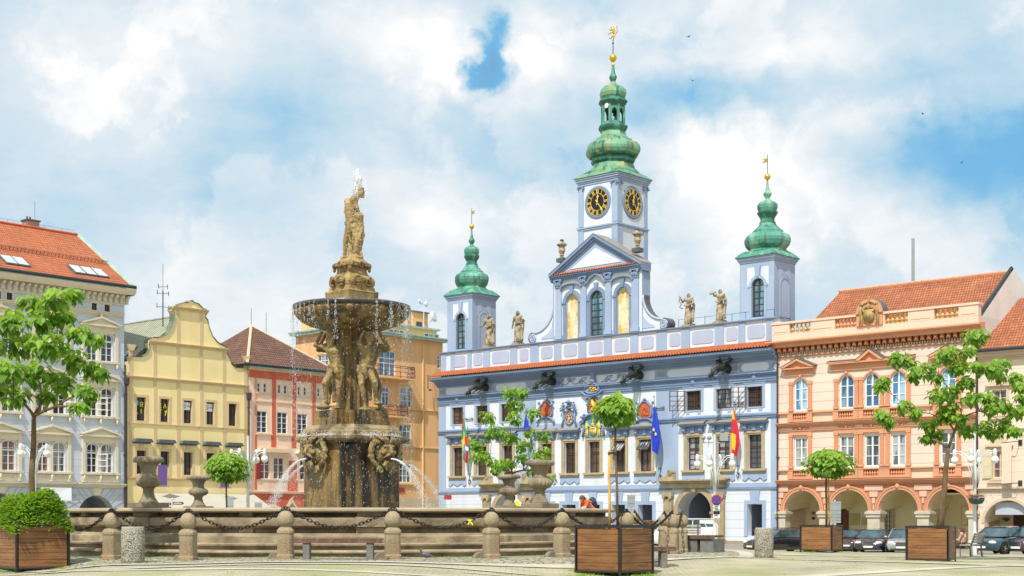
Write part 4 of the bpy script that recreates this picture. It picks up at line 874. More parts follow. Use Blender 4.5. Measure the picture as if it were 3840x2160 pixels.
 dome(t,c,rs,'copperold','copper_skirt')
 dome(t,c,[(D(176),1,Hc(1272)),(D(172),1,Hc(1262)),(D(190),1,Hc(1250)),(D(196),1,Hc(1230)),(D(186),1,Hc(1212)),(D(208),1,Hc(1206)),(D(212),1,Hc(1196))],'copperdark','copper_neck')
 dome(t,c,[(D(205),1,Hc(1198)),(D(226),1,Hc(1190)),(D(240),1,Hc(1162)),(D(241),1,Hc(1140)),(D(232),1,Hc(1112)),(D(208),1,Hc(1086)),(D(178),1,Hc(1074)),(D(165),1,Hc(1072)),(D(163),1,Hc(1058)),(D(140),1,Hc(1044)),(D(116),1,Hc(1020)),(D(106),1,Hc(992)),(D(104),1,Hc(985))],'copperold','onion_dome')
 dome(t,c,[(D(106),1,Hc(990)),(D(112),1,Hc(980)),(D(126),1,Hc(962)),(D(130),1,Hc(946)),(D(118),1,Hc(936)),(D(98),1,Hc(930))],'copperdark','lantern_base')
 mb=MB();z0,z1=Hc(934),Hc(778);rr_=D(96)
 for q in range(8):
  a=rad(45*q+22.5);b=rad(45*q+67.5);A=Vector((c[0]+rr_*math.cos(a),c[1]+rr_*math.sin(a),0));B=Vector((c[0]+rr_*math.cos(b),c[1]+rr_*math.sin(b),0));mb.cap(A+Vector((0,0,z0)),A+Vector((0,0,z1)),.10,.10,6)
  d=B-A;op=[(.2,z0+.25),(.2,z1-.45),(.32,z1-.25),(.5,z1-.15),(.68,z1-.25),(.8,z1-.45),(.8,z0+.25)]
  f=lambda tt,z:A+d*tt+Vector((0,0,z))
  for(t1,q1),(t2,q2)in zip(op[1:5],op[2:6]):mb.add([f(t1,q1),f(t2,q2),f(t2,z1),f(t1,z1)],[(0,1,2,3)])
  mb.add([f(0,z0),f(.2,z0),f(.2,z1),f(0,z1)],[(0,1,2,3)]);mb.add([f(.8,z0),f(1,z0),f(1,z1),f(.8,z1)],[(0,1,2,3)]);mb.add([f(.2,z0),f(.8,z0),f(.8,z0+.25),f(.2,z0+.25)],[(0,1,2,3)])
 ln=mb.build('lantern','copper',t)
 for q,(dx,dy,dz)in enumerate(((0,-.35,.85),(-.38,-.1,.8),(.38,.1,.8),(0,.2,.85),(-.3,-.25,.25),(.1,-.4,.22),(.35,-.2,.25),(.0,.3,.25))):
  mb=MB();mb.lathe([(.17,0),(.14,.04),(.10,.2),(.09,.3),(.04,.34),(.02,.42)],12,(c[0]+dx,c[1]+dy,z0+dz));mb.build('bell','bronze',ln,smooth=True)
 mb=MB();mb.lathe([(.21,-.01),(.21,.01)],16,(c[0]+.02,c[1]-rr_-.05,0));mb=MB();mb.T=Matrix.Translation((c[0]+.1,c[1]-rr_-.02,z1-.05))@Matrix.Rotation(rad(90),4,'X');mb.lathe([(.19,0),(.19,.06)],18);mb.build('small_white_disc','whitewood',ln)
 dome(t,c,[(D(98),1,Hc(782)),(D(104),1,Hc(768)),(D(124),1,Hc(742)),(D(129),1,Hc(734)),(D(112),1,Hc(716)),(D(102),1,Hc(702))],'copperdark','lantern_cornice')
 dome(t,c,[(D(102),1,Hc(704)),(D(112),1,Hc(690)),(D(118),1,Hc(660)),(D(112),1,Hc(632)),(D(88),1,Hc(606)),(D(52),1,Hc(590)),(D(30),1,Hc(575)),(D(22),1,Hc(562))],'copperold','small_onion_dome')
 dome(t,c,[(D(20),1,Hc(564)),(D(20),1,Hc(552)),(D(26),1,Hc(545)),(D(33),1,Hc(525)),(D(34),1,Hc(515)),(D(24),1,Hc(500)),(D(15),1,Hc(465)),(D(10),1,Hc(420))],'copper','spire')
 mb=MB();mb.lathe([(D(8),Hc(425)),(D(14),Hc(418)),(D(14),Hc(410)),(D(6),Hc(402)),(D(8),Hc(392)),(D(20),Hc(385)),(D(29),Hc(368)),(D(31),Hc(358)),(D(32),Hc(354)),(D(31),Hc(350)),(D(27),Hc(336)),(D(15),Hc(326)),(D(3),Hc(322))],20,(c[0],c[1],0));mb.build('gilded_ball','gold',t,smooth=True)
 mb=MB();mb.tube([(c[0],c[1],Hc(330)),(c[0],c[1],Hc(205))],.035,6);mb.lathe([(.02,Hc(240)),(.09,Hc(232)),(.02,Hc(222))],8,(c[0],c[1],0));mb.build('vane_rod','gutter',t)
# lion weather vane, cut from plate
 mb=MB();V_=lambda x,y:(c[0]+(x-552)*k*1.25,Hc(y))
 for pts,rds in(([(548,88),(550,100),(553,118),(556,140),(558,160)],[9,13,12,10,9]),([(553,112),(535,118),(520,106)],[7,5,4]),([(552,132),(530,138),(508,145),(508,138)],[7,5,4,3]),([(556,158),(545,172),(535,186),(520,180)],[9,6,4,3]),([(560,160),(566,175),(556,190),(553,205)],[9,6,5,4]),([(566,165),(584,150),(592,128),(578,112),(590,98),(584,86)],[3,4,5,4,4,3]),([(575,135),(568,120)],[3,2]),([(540,96),(532,92)],[4,3])):
  mb.tube([(V_(a,b)[0],c[1],V_(a,b)[1])for a,b in pts],[D(q)for q in rds],6)
 mb.build('lion_vane','gold',t,smooth=True)
tower()
def turret(pl,pc,pr,eave,zbpx,cx,sc,k0,o,flip,win):
 ty=.5;uc=U(pc,ty);ul=U(pl,ty);w=uc-ul;c=(ul+w/2,ty+w/2);Yc=T.W(c[0],c[1],0)[1]
 zb=PARZ+.1;zc_=Z(pc,eave,ty)
 p=.06;q=.30;r_=(w-2*q-1.0)/2
# front window and blind side arch
 a,b=U(win[0],ty),U(win[1],ty);d=Z((win[0]+win[1])/2,win[2],ty);r=(b-a)/2;cc=zb+.18
 mb=MB();wall(mb,ul,uc,zb-.3,zc_,[(a,b,cc,d,r,.25)],y=ty,m=0,mr=0);mb.box(ul,ul+.02,ty,ty+w,zb-.3,zc_);mb.box(uc-.02,uc,ty+.001,ty+w,zb-.3,zc_);mb.box(ul,uc,ty+w-.02,ty+w+.001,zb-.3,zc_)
 tw=mb.build('corner_turret','th_light',th)
 wn=window(tw,a,b,cc,d,'brownwood','glass_sky',2,6,r,ty+.2,.09,.045)
 mb=MB();archring(mb,a,b,d-r,r,.2,.05,y=ty);mb.box(a-.2,a,ty-.05,ty+.02,cc,d-r);mb.box(b,b+.2,ty-.05,ty+.02,cc,d-r);mb.poly([((a+b)/2-.12,d+.1),((a+b)/2+.12,d+.1),((a+b)/2+.22,zc_-.3),((a+b)/2-.22,zc_-.3)],ty-.09,ty)
 mb.box(ul-.03,uc+.03,ty-.07,ty+.02,zb-.1,zb+.16)
 for s0,s1 in((a-.28,a),(b,b+.28)):mb.box(s0,s1,ty-.075,ty,d-r-.08,d-r+.03)
 m0=ty+w/2;mb.build('arch_surround','th_light',tw)
 mb=MB()
 zz=zc_-.42
 for s in(-1,1):
  A=[((a+b)/2+s*.24,d+.25)]+[((a+b)/2+s*x,z)for x,z in((.32,d+.14),(.5,d-.08),(r+.22,d-r*.75),(r+.32,d-r))]
  mb.poly([((a+b)/2+s*.30,zz),*A,((a+b)/2+s*(r+.36),d-r),((a+b)/2+s*(r+.36),zz)],ty-.02,ty+.01)
 mb.build('spandrel_panel','th_white',tw)
 mb=MB();w2=b-a;dd=[(m0-w2/2,cc),(m0+w2/2,cc)]+arc(m0-w2/2,m0+w2/2,d-r,r,10)[::-1]
 mb.T=Matrix.Translation((uc,0,0))@Matrix.Rotation(rad(90),4,'Z');mb.poly(dd,-.02,.01)
 for s in(-1,1):mb.poly([(m0+s*.24,d+.3),(m0+s*.24,zz),(m0+s*(r+.25),zz),(m0+s*(r+.25),d-r*.6),(m0+s*.6,d+.0)],-.02,.01)
 mb.build('blind_arch','th_lilac',tw)
 mb=MB();mb.T=Matrix.Translation((uc,0,0))@Matrix.Rotation(rad(90),4,'Z');archring(mb,m0-w2/2,m0+w2/2,d-r,r,.16,.05);mb.box(m0-w2/2-.16,m0-w2/2,-.05,.01,cc,d-r);mb.box(m0+w2/2,m0+w2/2+.16,-.05,.01,cc,d-r);mb.build('blind_arch_ring','th_light',tw)
 mb=MB()
 for j,(h,oo)in enumerate(((.10,.05),(.10,.10),(.12,.16),(.06,.21))):z=zc_-.06+[0,.1,.2,.32][j];mb.box(ul-oo,uc+oo,ty-oo,ty+w+oo,z,z+h-.003)
 mb.build('turret_cornice','th_light',tw)
 k=Yc/FL/sc;Hc=lambda y:ZC+(YH-(o+y/sc))/FL*Yc-T.base;D=lambda h:h*k*k0;G=flip
 ez=zc_+.33
 dome(th,c,[(w/2+.27,0,ez),(w/2+.26,0,ez+.05),(w/2+.07,0,ez+.26),(w/2+.0,0,ez+.32),(w/2-.1,.1,ez+.46),(D(122),.8,G(695)),(D(112),1,G(682))],'copper','copper_skirt')
 dome(th,c,[(D(112),1,G(684)),(D(116),1,G(676)),(D(133),1,G(655)),(D(141),1,G(630)),(D(141),1,G(610)),(D(130),1,G(588)),(D(104),1,G(572)),(D(96),1,G(571)),(D(96),1,G(560)),(D(82),1,G(548)),(D(58),1,G(525)),(D(49),1,G(508))],'copper','onion_dome')
 dome(th,c,[(D(50),1,G(510)),(D(50),1,G(500)),(D(43),1,G(496)),(D(43),1,G(478)),(D(50),1,G(466)),(D(62),1,G(446)),(D(64),1,G(436)),(D(52),1,G(428))],'copperdark','dome_neck')
 dome(th,c,[(D(54),1,G(430)),(D(62),1,G(410)),(D(63),1,G(390)),(D(52),1,G(374)),(D(28),1,G(362)),(D(12),1,G(348)),(D(16),1,G(340)),(D(26),1,G(322)),(D(26),1,G(314)),(D(14),1,G(296)),(D(7),1,G(262)),(D(5),1,G(225))],'copper','upper_dome')
 mb=MB();mb.lathe([(D(4),G(262)),(D(8),G(256)),(D(4),G(250)),(D(4),G(228)),(D(12),G(224)),(D(20),G(208)),(D(14),G(192)),(D(3),G(187))],16,(c[0],c[1],0));mb.build('gilded_ball','gold',th,smooth=True)
 s=-1 if cx>2500 else 1
 mb=MB();mb.tube([(c[0],c[1],G(190)),(c[0],c[1],G(66))],.022,6);mb.build('vane_rod','gutter',th)
 mb=MB();mb.poly([(c[0],G(88)),(c[0]+s*D(36),G(86)),(c[0]+s*D(22),G(98)),(c[0]+s*D(38),G(112)),(c[0],G(112))],c[1]-.01,c[1]+.01);mb.build('pennant_vane','gold',th)
def mk(cx,ty,pl,pc,o,sc,top,t0):
 pass
# left turret rows are read straight; the right one is the same turret nearer by
def GL_(Yc):return lambda y:ZC+(YH-(750+y/2.07))/FL*Yc-T.base
cL=T.W(U(1771,.5)-(U(1771,.5)-U(1678,.5))/2,.5+1.5,0)[1];cR=T.W(U(2902,.5)-(U(2902,.5)-U(2774.5,.5))/2,.5+1.5,0)[1]
turret(1678,1771,1857,1113,0,1769,2.07,1.0,750,GL_(cL),(1711,1745,1174))
GLf=GL_(cL);GRf=lambda y:ZC+(YH-(550+(({66:60}.get(y,y))-207)*1.121*.985+207+0)/1.8117 if False else YH)/FL*cR-T.base
def GR_(y):
 yy=207+(y-207)*(640-207)/(618-207);return ZC+(YH-(550+yy/1.8117))/FL*cR-T.base
turret(2774.5,2902.6,2981,970,0,2879,1.8117,158/141,550,GR_,(2819,2866,1043))
# ---------------------------------------------------------------- dragon waterspouts
def gargoyle(bx,by,hx,hy):
 u,z=P(bx,by);mb=MB();p=2.1
 path=[(0,.1,.05),(0,-.4,.07),(0,-.9,.05),(0,-1.35,-.02),(0,-1.7,-.14),(0,-2.0,-.36)];rs=[.33,.29,.24,.17,.13,.12]
 mb.T=Matrix.Translation((u,0,z));mb.tube(path,rs,12);mb.ell((0,-2.1,-.5),(.15,.28,.17),10);mb.cap((0,-2.2,-.5),(0,-2.5,-.62),.09,.07,8);mb.cap((0,-2.2,-.6),(0,-2.42,-.76),.07,.04,8)
 for s in(-1,1):
  mb.cap((s*.1,-1.95,-.38),(s*.22,-1.85,-.1),.05,.02,6);mb.cap((s*.05,-1.9,-.35),(s*.1,-1.95,-.02),.045,.015,6);mb.cap((s*.1,-2.0,-.65),(s*.2,-1.9,-.85),.05,.02,6)
  mb.cap((s*.28,-.7,-.1),(s*.3,-1.15,-.35),.08,.06,7)
  for q in(-.1,0,.1):mb.cap((s*.3,-1.15,-.35),(s*.3+q,-1.35,-.48),.035,.02,6)
  W_=[(s*.15,-.45,.25),(s*.35,-.55,.70),(s*.55,-.15,1.05),(s*.62,-.35,.78),(s*.6,-.75,.62),(s*.3,-1.1,.42)]
  mb.tube(W_[:3],[.07,.05,.03],6)
  mb.add([W_[0],W_[1],W_[2],W_[3],W_[4],W_[5]]+[(a+.03,b,c-.05)for a,b,c in W_],[(0,1,2,3),(0,3,4,5),(9,8,7,6),(11,10,9,6),(2,8,9,3),(3,9,10,4),(4,10,11,5)])
 for q in range(6):mb.cap((0,-.2-q*.25,.32-q*.02),(0,-.15-q*.25,.45-q*.03),.05,.015,6)
 return mb.build('dragon_waterspout','bronze',th,smooth=True)
for a in((1824,1456,1748,1476),(2075,1434,1997,1459),(2402,1411,2324,1437),(2731,1386,2655,1411)):gargoyle(*a)
# ---------------------------------------------------------------- flags on slanting poles
def flag(px,py_foot,ptop,stripes,label,ftop,fbot,star=None,w=.5):
 u,z=P(px,py_foot);u,z=u,z
 t=thing('flag',label,'flag',T.W(u,0,z),T.rot,'flags on the town hall front')
# find how far the pole head leans out: it must sit over the photo column of its top
 best=None
 for i in range(1,60):
  y=-.06*i;q=T.W(u,y,0);x=CX+FL*q[0]/q[1]
  if best is None or abs(x-ptop[0])<best[0]:best=(abs(x-ptop[0]),y,q[1])
 y,Yd=best[1],best[2];y=max(y,-2.2);h=ZC+(YH-ptop[1])/FL*Yd-T.base-z
 mb=MB();mb.tube([(0,-.12,-.3),(0,-.2,.3),(0,y,h)],[.035,.035,.025],7);mb.ell((0,y,h+.06),(.06,.06,.1),8);mb.build('pole','sign_grey',t)
 mb=MB();mb.box(-.06,.06,-.25,.02,-.25,-.2);mb.box(-.06,.06,-.25,.02,.25,.3);mb.tube(curl((0,-.45),.2,1.2,y=-.12),.025,5);mb.build('bracket','gutter',t)
 z1=ZC+(YH-ftop)/FL*Yd-T.base-z;z0=ZC+(YH-fbot)/FL*Yd-T.base-z
 mb=MB();nr,nc=22,10;vs=[];rr=random.Random(px)
 for j in range(nr+1):
  f=j/nr;zz=z1+(z0-z1)*f;yy=y*(1-(1-1)*f)*(.98-.10*f);ww=w*(.18+.95*math.sin(min(1,f*1.5)*1.57))*(1-.45*max(0,f-.72)/.28)
  for i in range(nc+1):
   g=i/nc;a=g*13+f*2.2+px;vs.append(((g-.30)*ww*1.1,yy+.11*math.sin(a)*(.3+f),zz-.35*g*f+.04*math.sin(a*.7)))
 fs=[];ms=[]
 for j in range(nr):
  for i in range(nc):
   fs.append((j*(nc+1)+i,j*(nc+1)+i+1,(j+1)*(nc+1)+i+1,(j+1)*(nc+1)+i));ms.append(stripes(i/nc,j/nr))
 b=len(mb.v);mb.v+=vs;mb.f+=fs;mb.m+=ms
 cl=mb.build('cloth',['f_blue','f_red','f_yellow','f_white','f_green','f_sky'],t,smooth=True)
 if star:
  for dx,f in((.05,.52),(.22,.62)):
   m=MB();zz=z1+(z0-z1)*f;pts=[((dx+.13*(1 if q%2==0 else .42)*math.sin(rad(36*q))),zz+.15*(1 if q%2==0 else .42)*math.cos(rad(36*q)))for q in range(10)];m.poly(pts,y*.94-.16,y*.94-.13);m.build('star','letter_yellow',cl)
for n_,c_ in(('f_blue',(.015,.05,.50)),('f_red',(.60,.02,.04)),('f_yellow',(.85,.55,.02)),('f_white',(.75,.75,.75)),('f_green',(.05,.30,.10)),('f_sky',(.08,.35,.60))):mat(n_,c_,.75,.08,5,.1,60)
flag(1764,1790,(1738,1548),lambda g,f:[1,4,2,5,4,1][int(min(5,(g*2+f*4)))]if g<.5 else(4 if f<.4 else 1 if f<.6 else 3 if f<.7 else 1),'flag striped red, green, yellow and blue by the left corner of the town hall',1570,1722,w=.55)
flag(1990,1785,(1971,1540),lambda g,f:0 if f<.55 else(1 if g<.5 else 3)if f<.8 else 3,'blue, white and red flag half hidden by the tree foliage',1555,1655,w=.5)
flag(2478,1770,(2452,1490),lambda g,f:0,'dark blue flag with yellow stars hanging from a slanting pole',1525,1692,True,w=.66)
flag(2771,1762,(2747,1470),lambda g,f:2 if(f<.22 and g<.8)or(.52<f<.9 and g<.55)else 1,'red and yellow flag hanging above the right half of the town hall',1535,1697,w=.52)
# roof masses behind the parapet
mb=MB();mb.box(.3,L_-.3,1.2,15.6,PARZ-2.0,PARZ-1.2);mb.add([(2,1.5,PARZ-1.2),(L_-2,1.5,PARZ-1.2),(L_-5,8,PARZ-.2),(5,8,PARZ-.2),(2,15,PARZ-1.2),(L_-2,15,PARZ-1.2)],[(0,1,2,3),(3,2,5,4),(0,3,4),(1,5,2)]);mb.build('roof','tile_far',th)
# ================================================================ peach building with the arcade, right of the town hall
def baluster_row(mb,a,b,y,z0,z1,n,r=.10):
 for i in range(n):mb.lathe(baluster_prof(z1-z0,r),8,(a+(b-a)*(i+.5)/n,y,z0))
def arcade(root,F_,ops,zimp,base_z,back_m,depth=3.4,top=None,y0=.55):
 """vaulted walk behind the arches: back wall, ceiling, floor, ends"""
 a,b=ops[0][0]-1.2,ops[-1][1]+1.5;top=top or zimp+2.0;mb=MB()
 mb.box(a-3,b+3,depth,depth+.1,base_z,top);mb.box(a-3,b+3,y0,depth,top,top+.1);mb.box(a-3,a-2.9,y0,depth,base_z,top)
 for o in ops:
  m_=(o[0]+o[1])/2;w=(o[1]-o[0])/2+.15;A=arc(m_-w,m_+w,zimp,w*.98,12)
  for(x1,z1),(x2,z2)in zip(A,A[1:]):mb.add([(x1,y0,z1),(x1,depth,z1+.3),(x2,depth,z2+.3),(x2,y0,z2)],[(0,1,2,3)])
 return mb.build('arcade_vault',back_m,root)
def peach_house():
 F=Fac(2917,97.95,3664,88.4,-.62);P=F.P;U=F.U;Z=F.Z;L=F.L
 r=F.root('arcaded_house','peach house with four open arches and an orange tiled roof, right of the town hall','building')
 ctop,cbot,mod,den=Z(3647,1211,-.6),Z(3640,1240),Z(3625,1265),Z(3620,1275)
 ops=[(U(a),U(b))for a,b in((2943,3076),(3116,3258),(3294,3447),(3483.7,3633))]
 m4=sum(b-a for a,b in ops)/4;mids=[(a+b)/2 for a,b in ops];ops=[(m-m4/2,m+m4/2)for m in mids]
 zi=Z(3470,1915);rr_=m4/2;zc=zi+rr_
 z1a,z1b=Z(3004,1818),Z(3004,1803);zs2=Z(3004,1760);wl0,wl1=Z(3004,1756),Z(3004,1641);z2a,z2b=Z(3003,1603),Z(3003,1588);zb2=Z(3003,1545);wu0,wu1=Z(3003,1541),Z(3003,1417)
 wu=[(U(a),U(b))for a,b in((2978,3028),(3148,3202),(3242,3297),(3341,3396),(3526,3584))]
 H=[(a,b,wu0,wu1,(b-a)/2)for a,b in wu]+[(a,b,wl0,wl1,0)for a,b in wu]+[(a,b,-1,zc,rr_,.55)for a,b in ops]
 mb=MB();wall(mb,0,L,-1,den,H,depth=.2,cuts=((),(z1a,zs2,z2a,zb2)),fn=lambda u,z:2 if z<z1a else 1 if(z<zs2 or z2a<z<zb2)else 0,mr=0)
 mb.box(0,.02,.0,12,-1,ctop,1);mb.box(L-.02,L,.55,12,-1,ctop,1);mb.box(0,L,11.9,12,-1,ctop,1);mb.build('wall',['ob_wall','ob_plain','ob_joint'],r)
# piers
 for i,(a,b)in enumerate([(0.02,ops[0][0])]+[(ops[k][1],ops[k+1][0])for k in range(3)]+[(ops[3][1],L-.01)]):
  mb=MB();mb.box(a-.06,b+.06,-.06,.62,-1,zi-.42);mb.box(a-.14,b+.14,-.14,.68,zi-.42,zi-.22);mb.box(a-.2,b+.2,-.2,.72,zi-.218,zi-.06);mb.box(a-.13,b+.13,-.13,.66,zi-.058,zi)
  if b-a>.5:mb.box(a+.1,b-.1,-.09,-.05,-.2,zi-.7);mb.box(a+.2,b-.2,-.105,-.085,0,zi-.85)
  mb.build('pier','pierstone',r)
 for a,b in ops:
  mb=MB();archring(mb,a,b,zi,rr_,.16,.09,n=20);archring(mb,a-.16,b+.16,zi,rr_+.16,.10,.13,n=20);m_=(a+b)/2;mb.box(m_-.16,m_+.16,-.2,.0,zc-.02,z1a-.1);mb.ell((m_,-.22,zc+.2),(.13,.1,.17),8);mb.build('arch_moulding','ob_trim',r)
# rustic blocks over the arches
 mb=MB();hh=.42
 z=z1a-.06;row=0
 while z-hh>zi-.1:
  zl=max(z-hh,zi);free=[.05]
  for m in mids:
   e=rr_+.30;hw=math.sqrt(max(0,e*e-(zl-zi)**2))if zl-zi<e else 0
   if hw:free+=[m-hw,m+hw]
  free.append(L-.05)
  for a,b in zip(free[::2],free[1::2]):
   n=max(1,round((b-a)/1.0));o=.25 if row%2 and n>1 else 0
   for i in range(n):u0,u1=a+(b-a)*max(0,i-o if i else 0)/n,a+(b-a)*(i+1-(o if i<n-1 else 0))/n;(u1-u0>.12)and mb.box(u0+.03,u1-.03,-.06,.01,z-hh+.03,z-.03)
  z-=hh;row+=1
 mb.build('rustication','ob_rust',r)
# string cornices and window balustrades
 mb=MB()
 cornice(mb,-.03,L+.03,z1a-.04,[(.10,.10),(.12,.22),(.10,.32),(.05,.38)]);cornice(mb,-.03,L+.03,z2a,[(.08,.10),(.10,.20),(.10,.28),(.05,.34)])
 cornice(mb,-.02,L+.02,zs2-.10,[(.08,.18)]);cornice(mb,-.02,L+.02,zb2-.10,[(.08,.18)])
 cornice(mb,-.02,L+.02,wl1+.38,[(.07,.06),(.05,.10)])
 for a,b in wu:
  for zz0,zz1 in((z1b+.2,zs2-.1),(z2b+.2,zb2-.1)):mb.box(a-.42,a-.02,-.16,.02,zz0-.08,zz1);mb.box(b+.02,b+.42,-.16,.02,zz0-.08,zz1);mb.box(a-.02,b+.02,-.13,.02,zz0-.08,zz0+.06)
  for zz0,zz1 in((wl0,wl1+.1),(wu0,wu1-.4)):
   for q in(a-.36,b+.08):mb.box(q,q+.28,-.10,.02,zz0,zz1);mb.box(q-.04,q+.32,-.15,.02,zz0,zz0+.16);mb.box(q-.03,q+.31,-.13,.02,zz1-.05,zz1+.16);[mb.box(q+.04+.08*j,q+.08+.08*j,-.125,-.09,zz0+.2,zz1-.1)for j in range(3)]
  mb.box(a-.38,b+.38,-.12,.02,wl1+.16,wl1+.36)
  mb.ell(((a+b)/2,-.12,wu1+.1),(.1,.08,.12),7)
 archs=[(a,b)for a,b in wu]
 for a,b in archs:archring(mb,a,b,wu1-(b-a)/2,(b-a)/2,.10,.06)
 mb.build('moulding','ob_trim',r)
 for a,b in wu:
  for zz0,zz1 in((z1b+.27,zs2-.11),(z2b+.27,zb2-.11)):mb=MB();mb.box(a,b,-.012,.01,zz0-.05,zz1,1);baluster_row(mb,a,b,-.06,zz0,zz1,6,.085);mb.build('window_baluster',['ob_trim','ob_dark'],r)
 for a,b in wu:
  zz=wl1+.62;m_=(a+b)/2;mb=MB()
  for s in(-1,1):mb.tube([(m_+s*.08,-.04,zz+.1),(m_+s*.3,-.06,zz-.08),(m_+s*.55,-.04,zz+.12)],.05,5);mb.tube([(m_+s*.58,-.03,zz+.12),(m_+s*.6,-.03,zz-.2)],.035,5)
  mb.ell((m_,-.07,zz),(.09,.07,.12),7)
  mb.build('carved_swag','ob_trim',r,smooth=True)
# pediments
 def ped(a,b,z,rise,full=True,x0=None,x1=None):
  mb=MB();m_=(a+b)/2;x0=a if x0 is None else x0;x1=b if x1 is None else x1
  mb.box(x0+.1,x1-.1,-.12,.02,z-.42,z);mb.box(x0,x1,-.38,.02,z,z+.1);mb.poly([(a,z+.1),(b,z+.1),(m_,z+rise)],-.2,.02)
  for s,e in((1,a),(-1,b)):mb.poly([(e-s*.12,z+.12),(m_,z+rise+.10),(m_,z+rise-.08),(e+s*.2,z+.10)],-.42,.02)
  if x0<a:mb.box(x0-.05,a,-.40,.02,z+.1,z+.18);mb.box(b,x1+.05,-.40,.02,z+.1,z+.18)
  o=mb.build('pediment','ob_trim',r);c=MB()
  for s,e in((1,a),(-1,b)):c.add([(e-s*.16,-.45,z+.14),(m_,-.45,z+rise+.13),(m_,.0,z+rise+.22),(e-s*.16,.0,z+.24)],[(0,1,2,3)]if s>0 else[(3,2,1,0)])
  if x0<a:c.add([(x0-.05,-.43,z+.185),(a,-.43,z+.185),(a,0,z+.3),(x0-.05,0,z+.3)],[(0,1,2,3)]);c.add([(b,-.43,z+.185),(x1+.05,-.43,z+.185),(x1+.05,0,z+.3),(b,0,z+.3)],[(0,1,2,3)])
  c.build('pediment_cap','slate',o)
 zp=Z(3003,1000+858/2.229);ped(U(2940),U(3058),zp,.62);ped(U(3222),U(3318),zp+.12,.72,x0=U(3112),x1=U(3432));ped(U(3492),U(3622),zp,.62)
# main cornice, brackets, dentils
 mb=MB();mb.sweep([(.03,cbot-.05),(-.42,cbot-.05),(-.46,cbot+.12),(-.62,cbot+.2),(-.72,ctop-.1),(-.72,ctop),(.03,ctop+.08)],-.6,L+.5);mb.box(-.05,L+.05,-.12,.02,den-.12,den);mb.build('main_cornice','ob_trim',r)
 mb=MB();n=34
 for i in range(n):u=-.35+(L+.6)*(i+.5)/n;mb.poly([(u-.13,mod+.02),(u+.13,mod+.02),(u+.13,cbot-.05),(u-.13,cbot-.05)],-.36,.02);mb.ell((u,-.3,mod+.12),(.12,.14,.12),7)
 mb.build('bracket','ob_dark',r)
 mb=MB();n=78
 for i in range(n):u=.05+(L-.1)*(i+.5)/n;mb.box(u-.05,u+.05,-.1,.02,den+.01,mod)
 mb.build('dentil','pierstone',r)
# parapet with balusters and coat of arms
 pb,pt=ctop+.08,Z(3645,1136,-.1);X=lambda x:U(x,-.1);mb=MB();y0,y1=-.28,.16
 mb.box(-.3,L+.2,y0,y1+.1,pb-.1,pb+.42);mb.box(-.35,L+.25,y0-.06,y1+.14,pt-.14,pt);bays=[(2965,3044),(3135,3216),(3322,3409),(3507,3599)]
 ed=[-.3]+[v for a,b in bays for v in(X(a),X(b))]+[L+.2]
 for i in range(0,len(ed),2):
  mb.box(ed[i],ed[i+1],y0,y1,pb+.4,pt-.13)
  if ed[i+1]-ed[i]>1.2 and i!=4:mb.box(ed[i]+.2,ed[i+1]-.2,y0-.03,y0+.01,pb+.55,pt-.3)
 pw=mb.build('parapet','ob_plain',r)
 for a,b in bays:mb=MB();baluster_row(mb,X(a),X(b),-.06,pb+.42,pt-.14,5 if a!=3135 else 6,.15);mb.build('baluster_row','baluster_yellow' if a!=3135 else 'ob_trim',pw)
 a,b=X(3214),X(3322);m_=(a+b)/2;w=(b-a)/2-.1;zt=Z(3268,1123,-.1)
 mb=MB();mb.poly([(m_-w,pb+.42),(m_+w,pb+.42)]+arc(m_-w,m_+w,zt-w,w,12)[::-1],y0-.1,y1+.2);archring(mb,m_-w+.2,m_+w-.2,zt-w,w-.2,.24,.1,y=y0-.1);ae=mb.build('arched_crest','ob_trim',pw)
 mb=MB();A=arc(m_-w,m_+w,zt-w,w,14)
 for(x1,z1),(x2,z2)in zip(A,A[1:]):mb.add([(x1,y0-.22,z1+.05),(x2,y0-.22,z2+.05),(x2,y1+.3,z2+.05),(x1,y1+.3,z1+.05)],[(0,1,2,3)])
 mb.build('crest_cap','slate',ae)
 mb=MB();z=pb+.5;y=y0-.16;mb.poly([(m_-.36,z+.95),(m_+.36,z+.95),(m_+.36,z+.3),(m_,z+.05),(m_-.36,z+.3)],y-.1,y+.05);mb.ell((m_,y-.05,z+1.15),(.17,.13,.2),8);mb.cap((m_,y-.05,z+1.4),(m_+.05,y-.05,z+1.75),.1,.07,7);mb.tube([(m_-.3,y,z+1.0),(m_,y-.1,z+1.2),(m_+.3,y,z+1.0)],.07,6);mb.ell((m_,y-.13,z+.55),(.12,.05,.18),7)
 for s in(-1,1):q=m_+s*.58;mb.cap((q,y,z+1.05),(q,y,z+.6),.15,.11,8);mb.ell((q,y-.02,z+1.32),(.11,.1,.13),8);mb.cap((q-.07,y,z+.55),(q-.08,y,z),.075,.055,7);mb.cap((q+.07,y,z+.55),(q+.09,y,z),.075,.055,7);mb.cap((q-s*.1,y-.05,z+1.0),(q-s*.26,y-.1,z+.8),.06,.05,6)
 mb.build('coat_of_arms','goldstone',ae,smooth=True)
 mb=MB();mb.box(-.3,L+.2,-.3,.3,-3,-2.9)
 for k,(a,b)in enumerate(wu):window(r,a,b,wu0,wu1,'whitewood','glass_blue',2,3,(b-a)/2,.14,.09,.05,transom=None,mull=.12);window(r,a,b,wl0,wl1,'whitewood','glass_curtain',2,3,0,.14,.09,.05,mull=.12)
# roof with its white gable wall
 yr=6.0;(ul,zr),(ur,zr2)=F.P(3071,1103,yr),F.P(3786,1026,yr);zr=(zr+zr2)/2;(el,_),(er,ze)=F.P(3001,1190,.8),F.P(3674,1186,.8);ze=ctop+.3
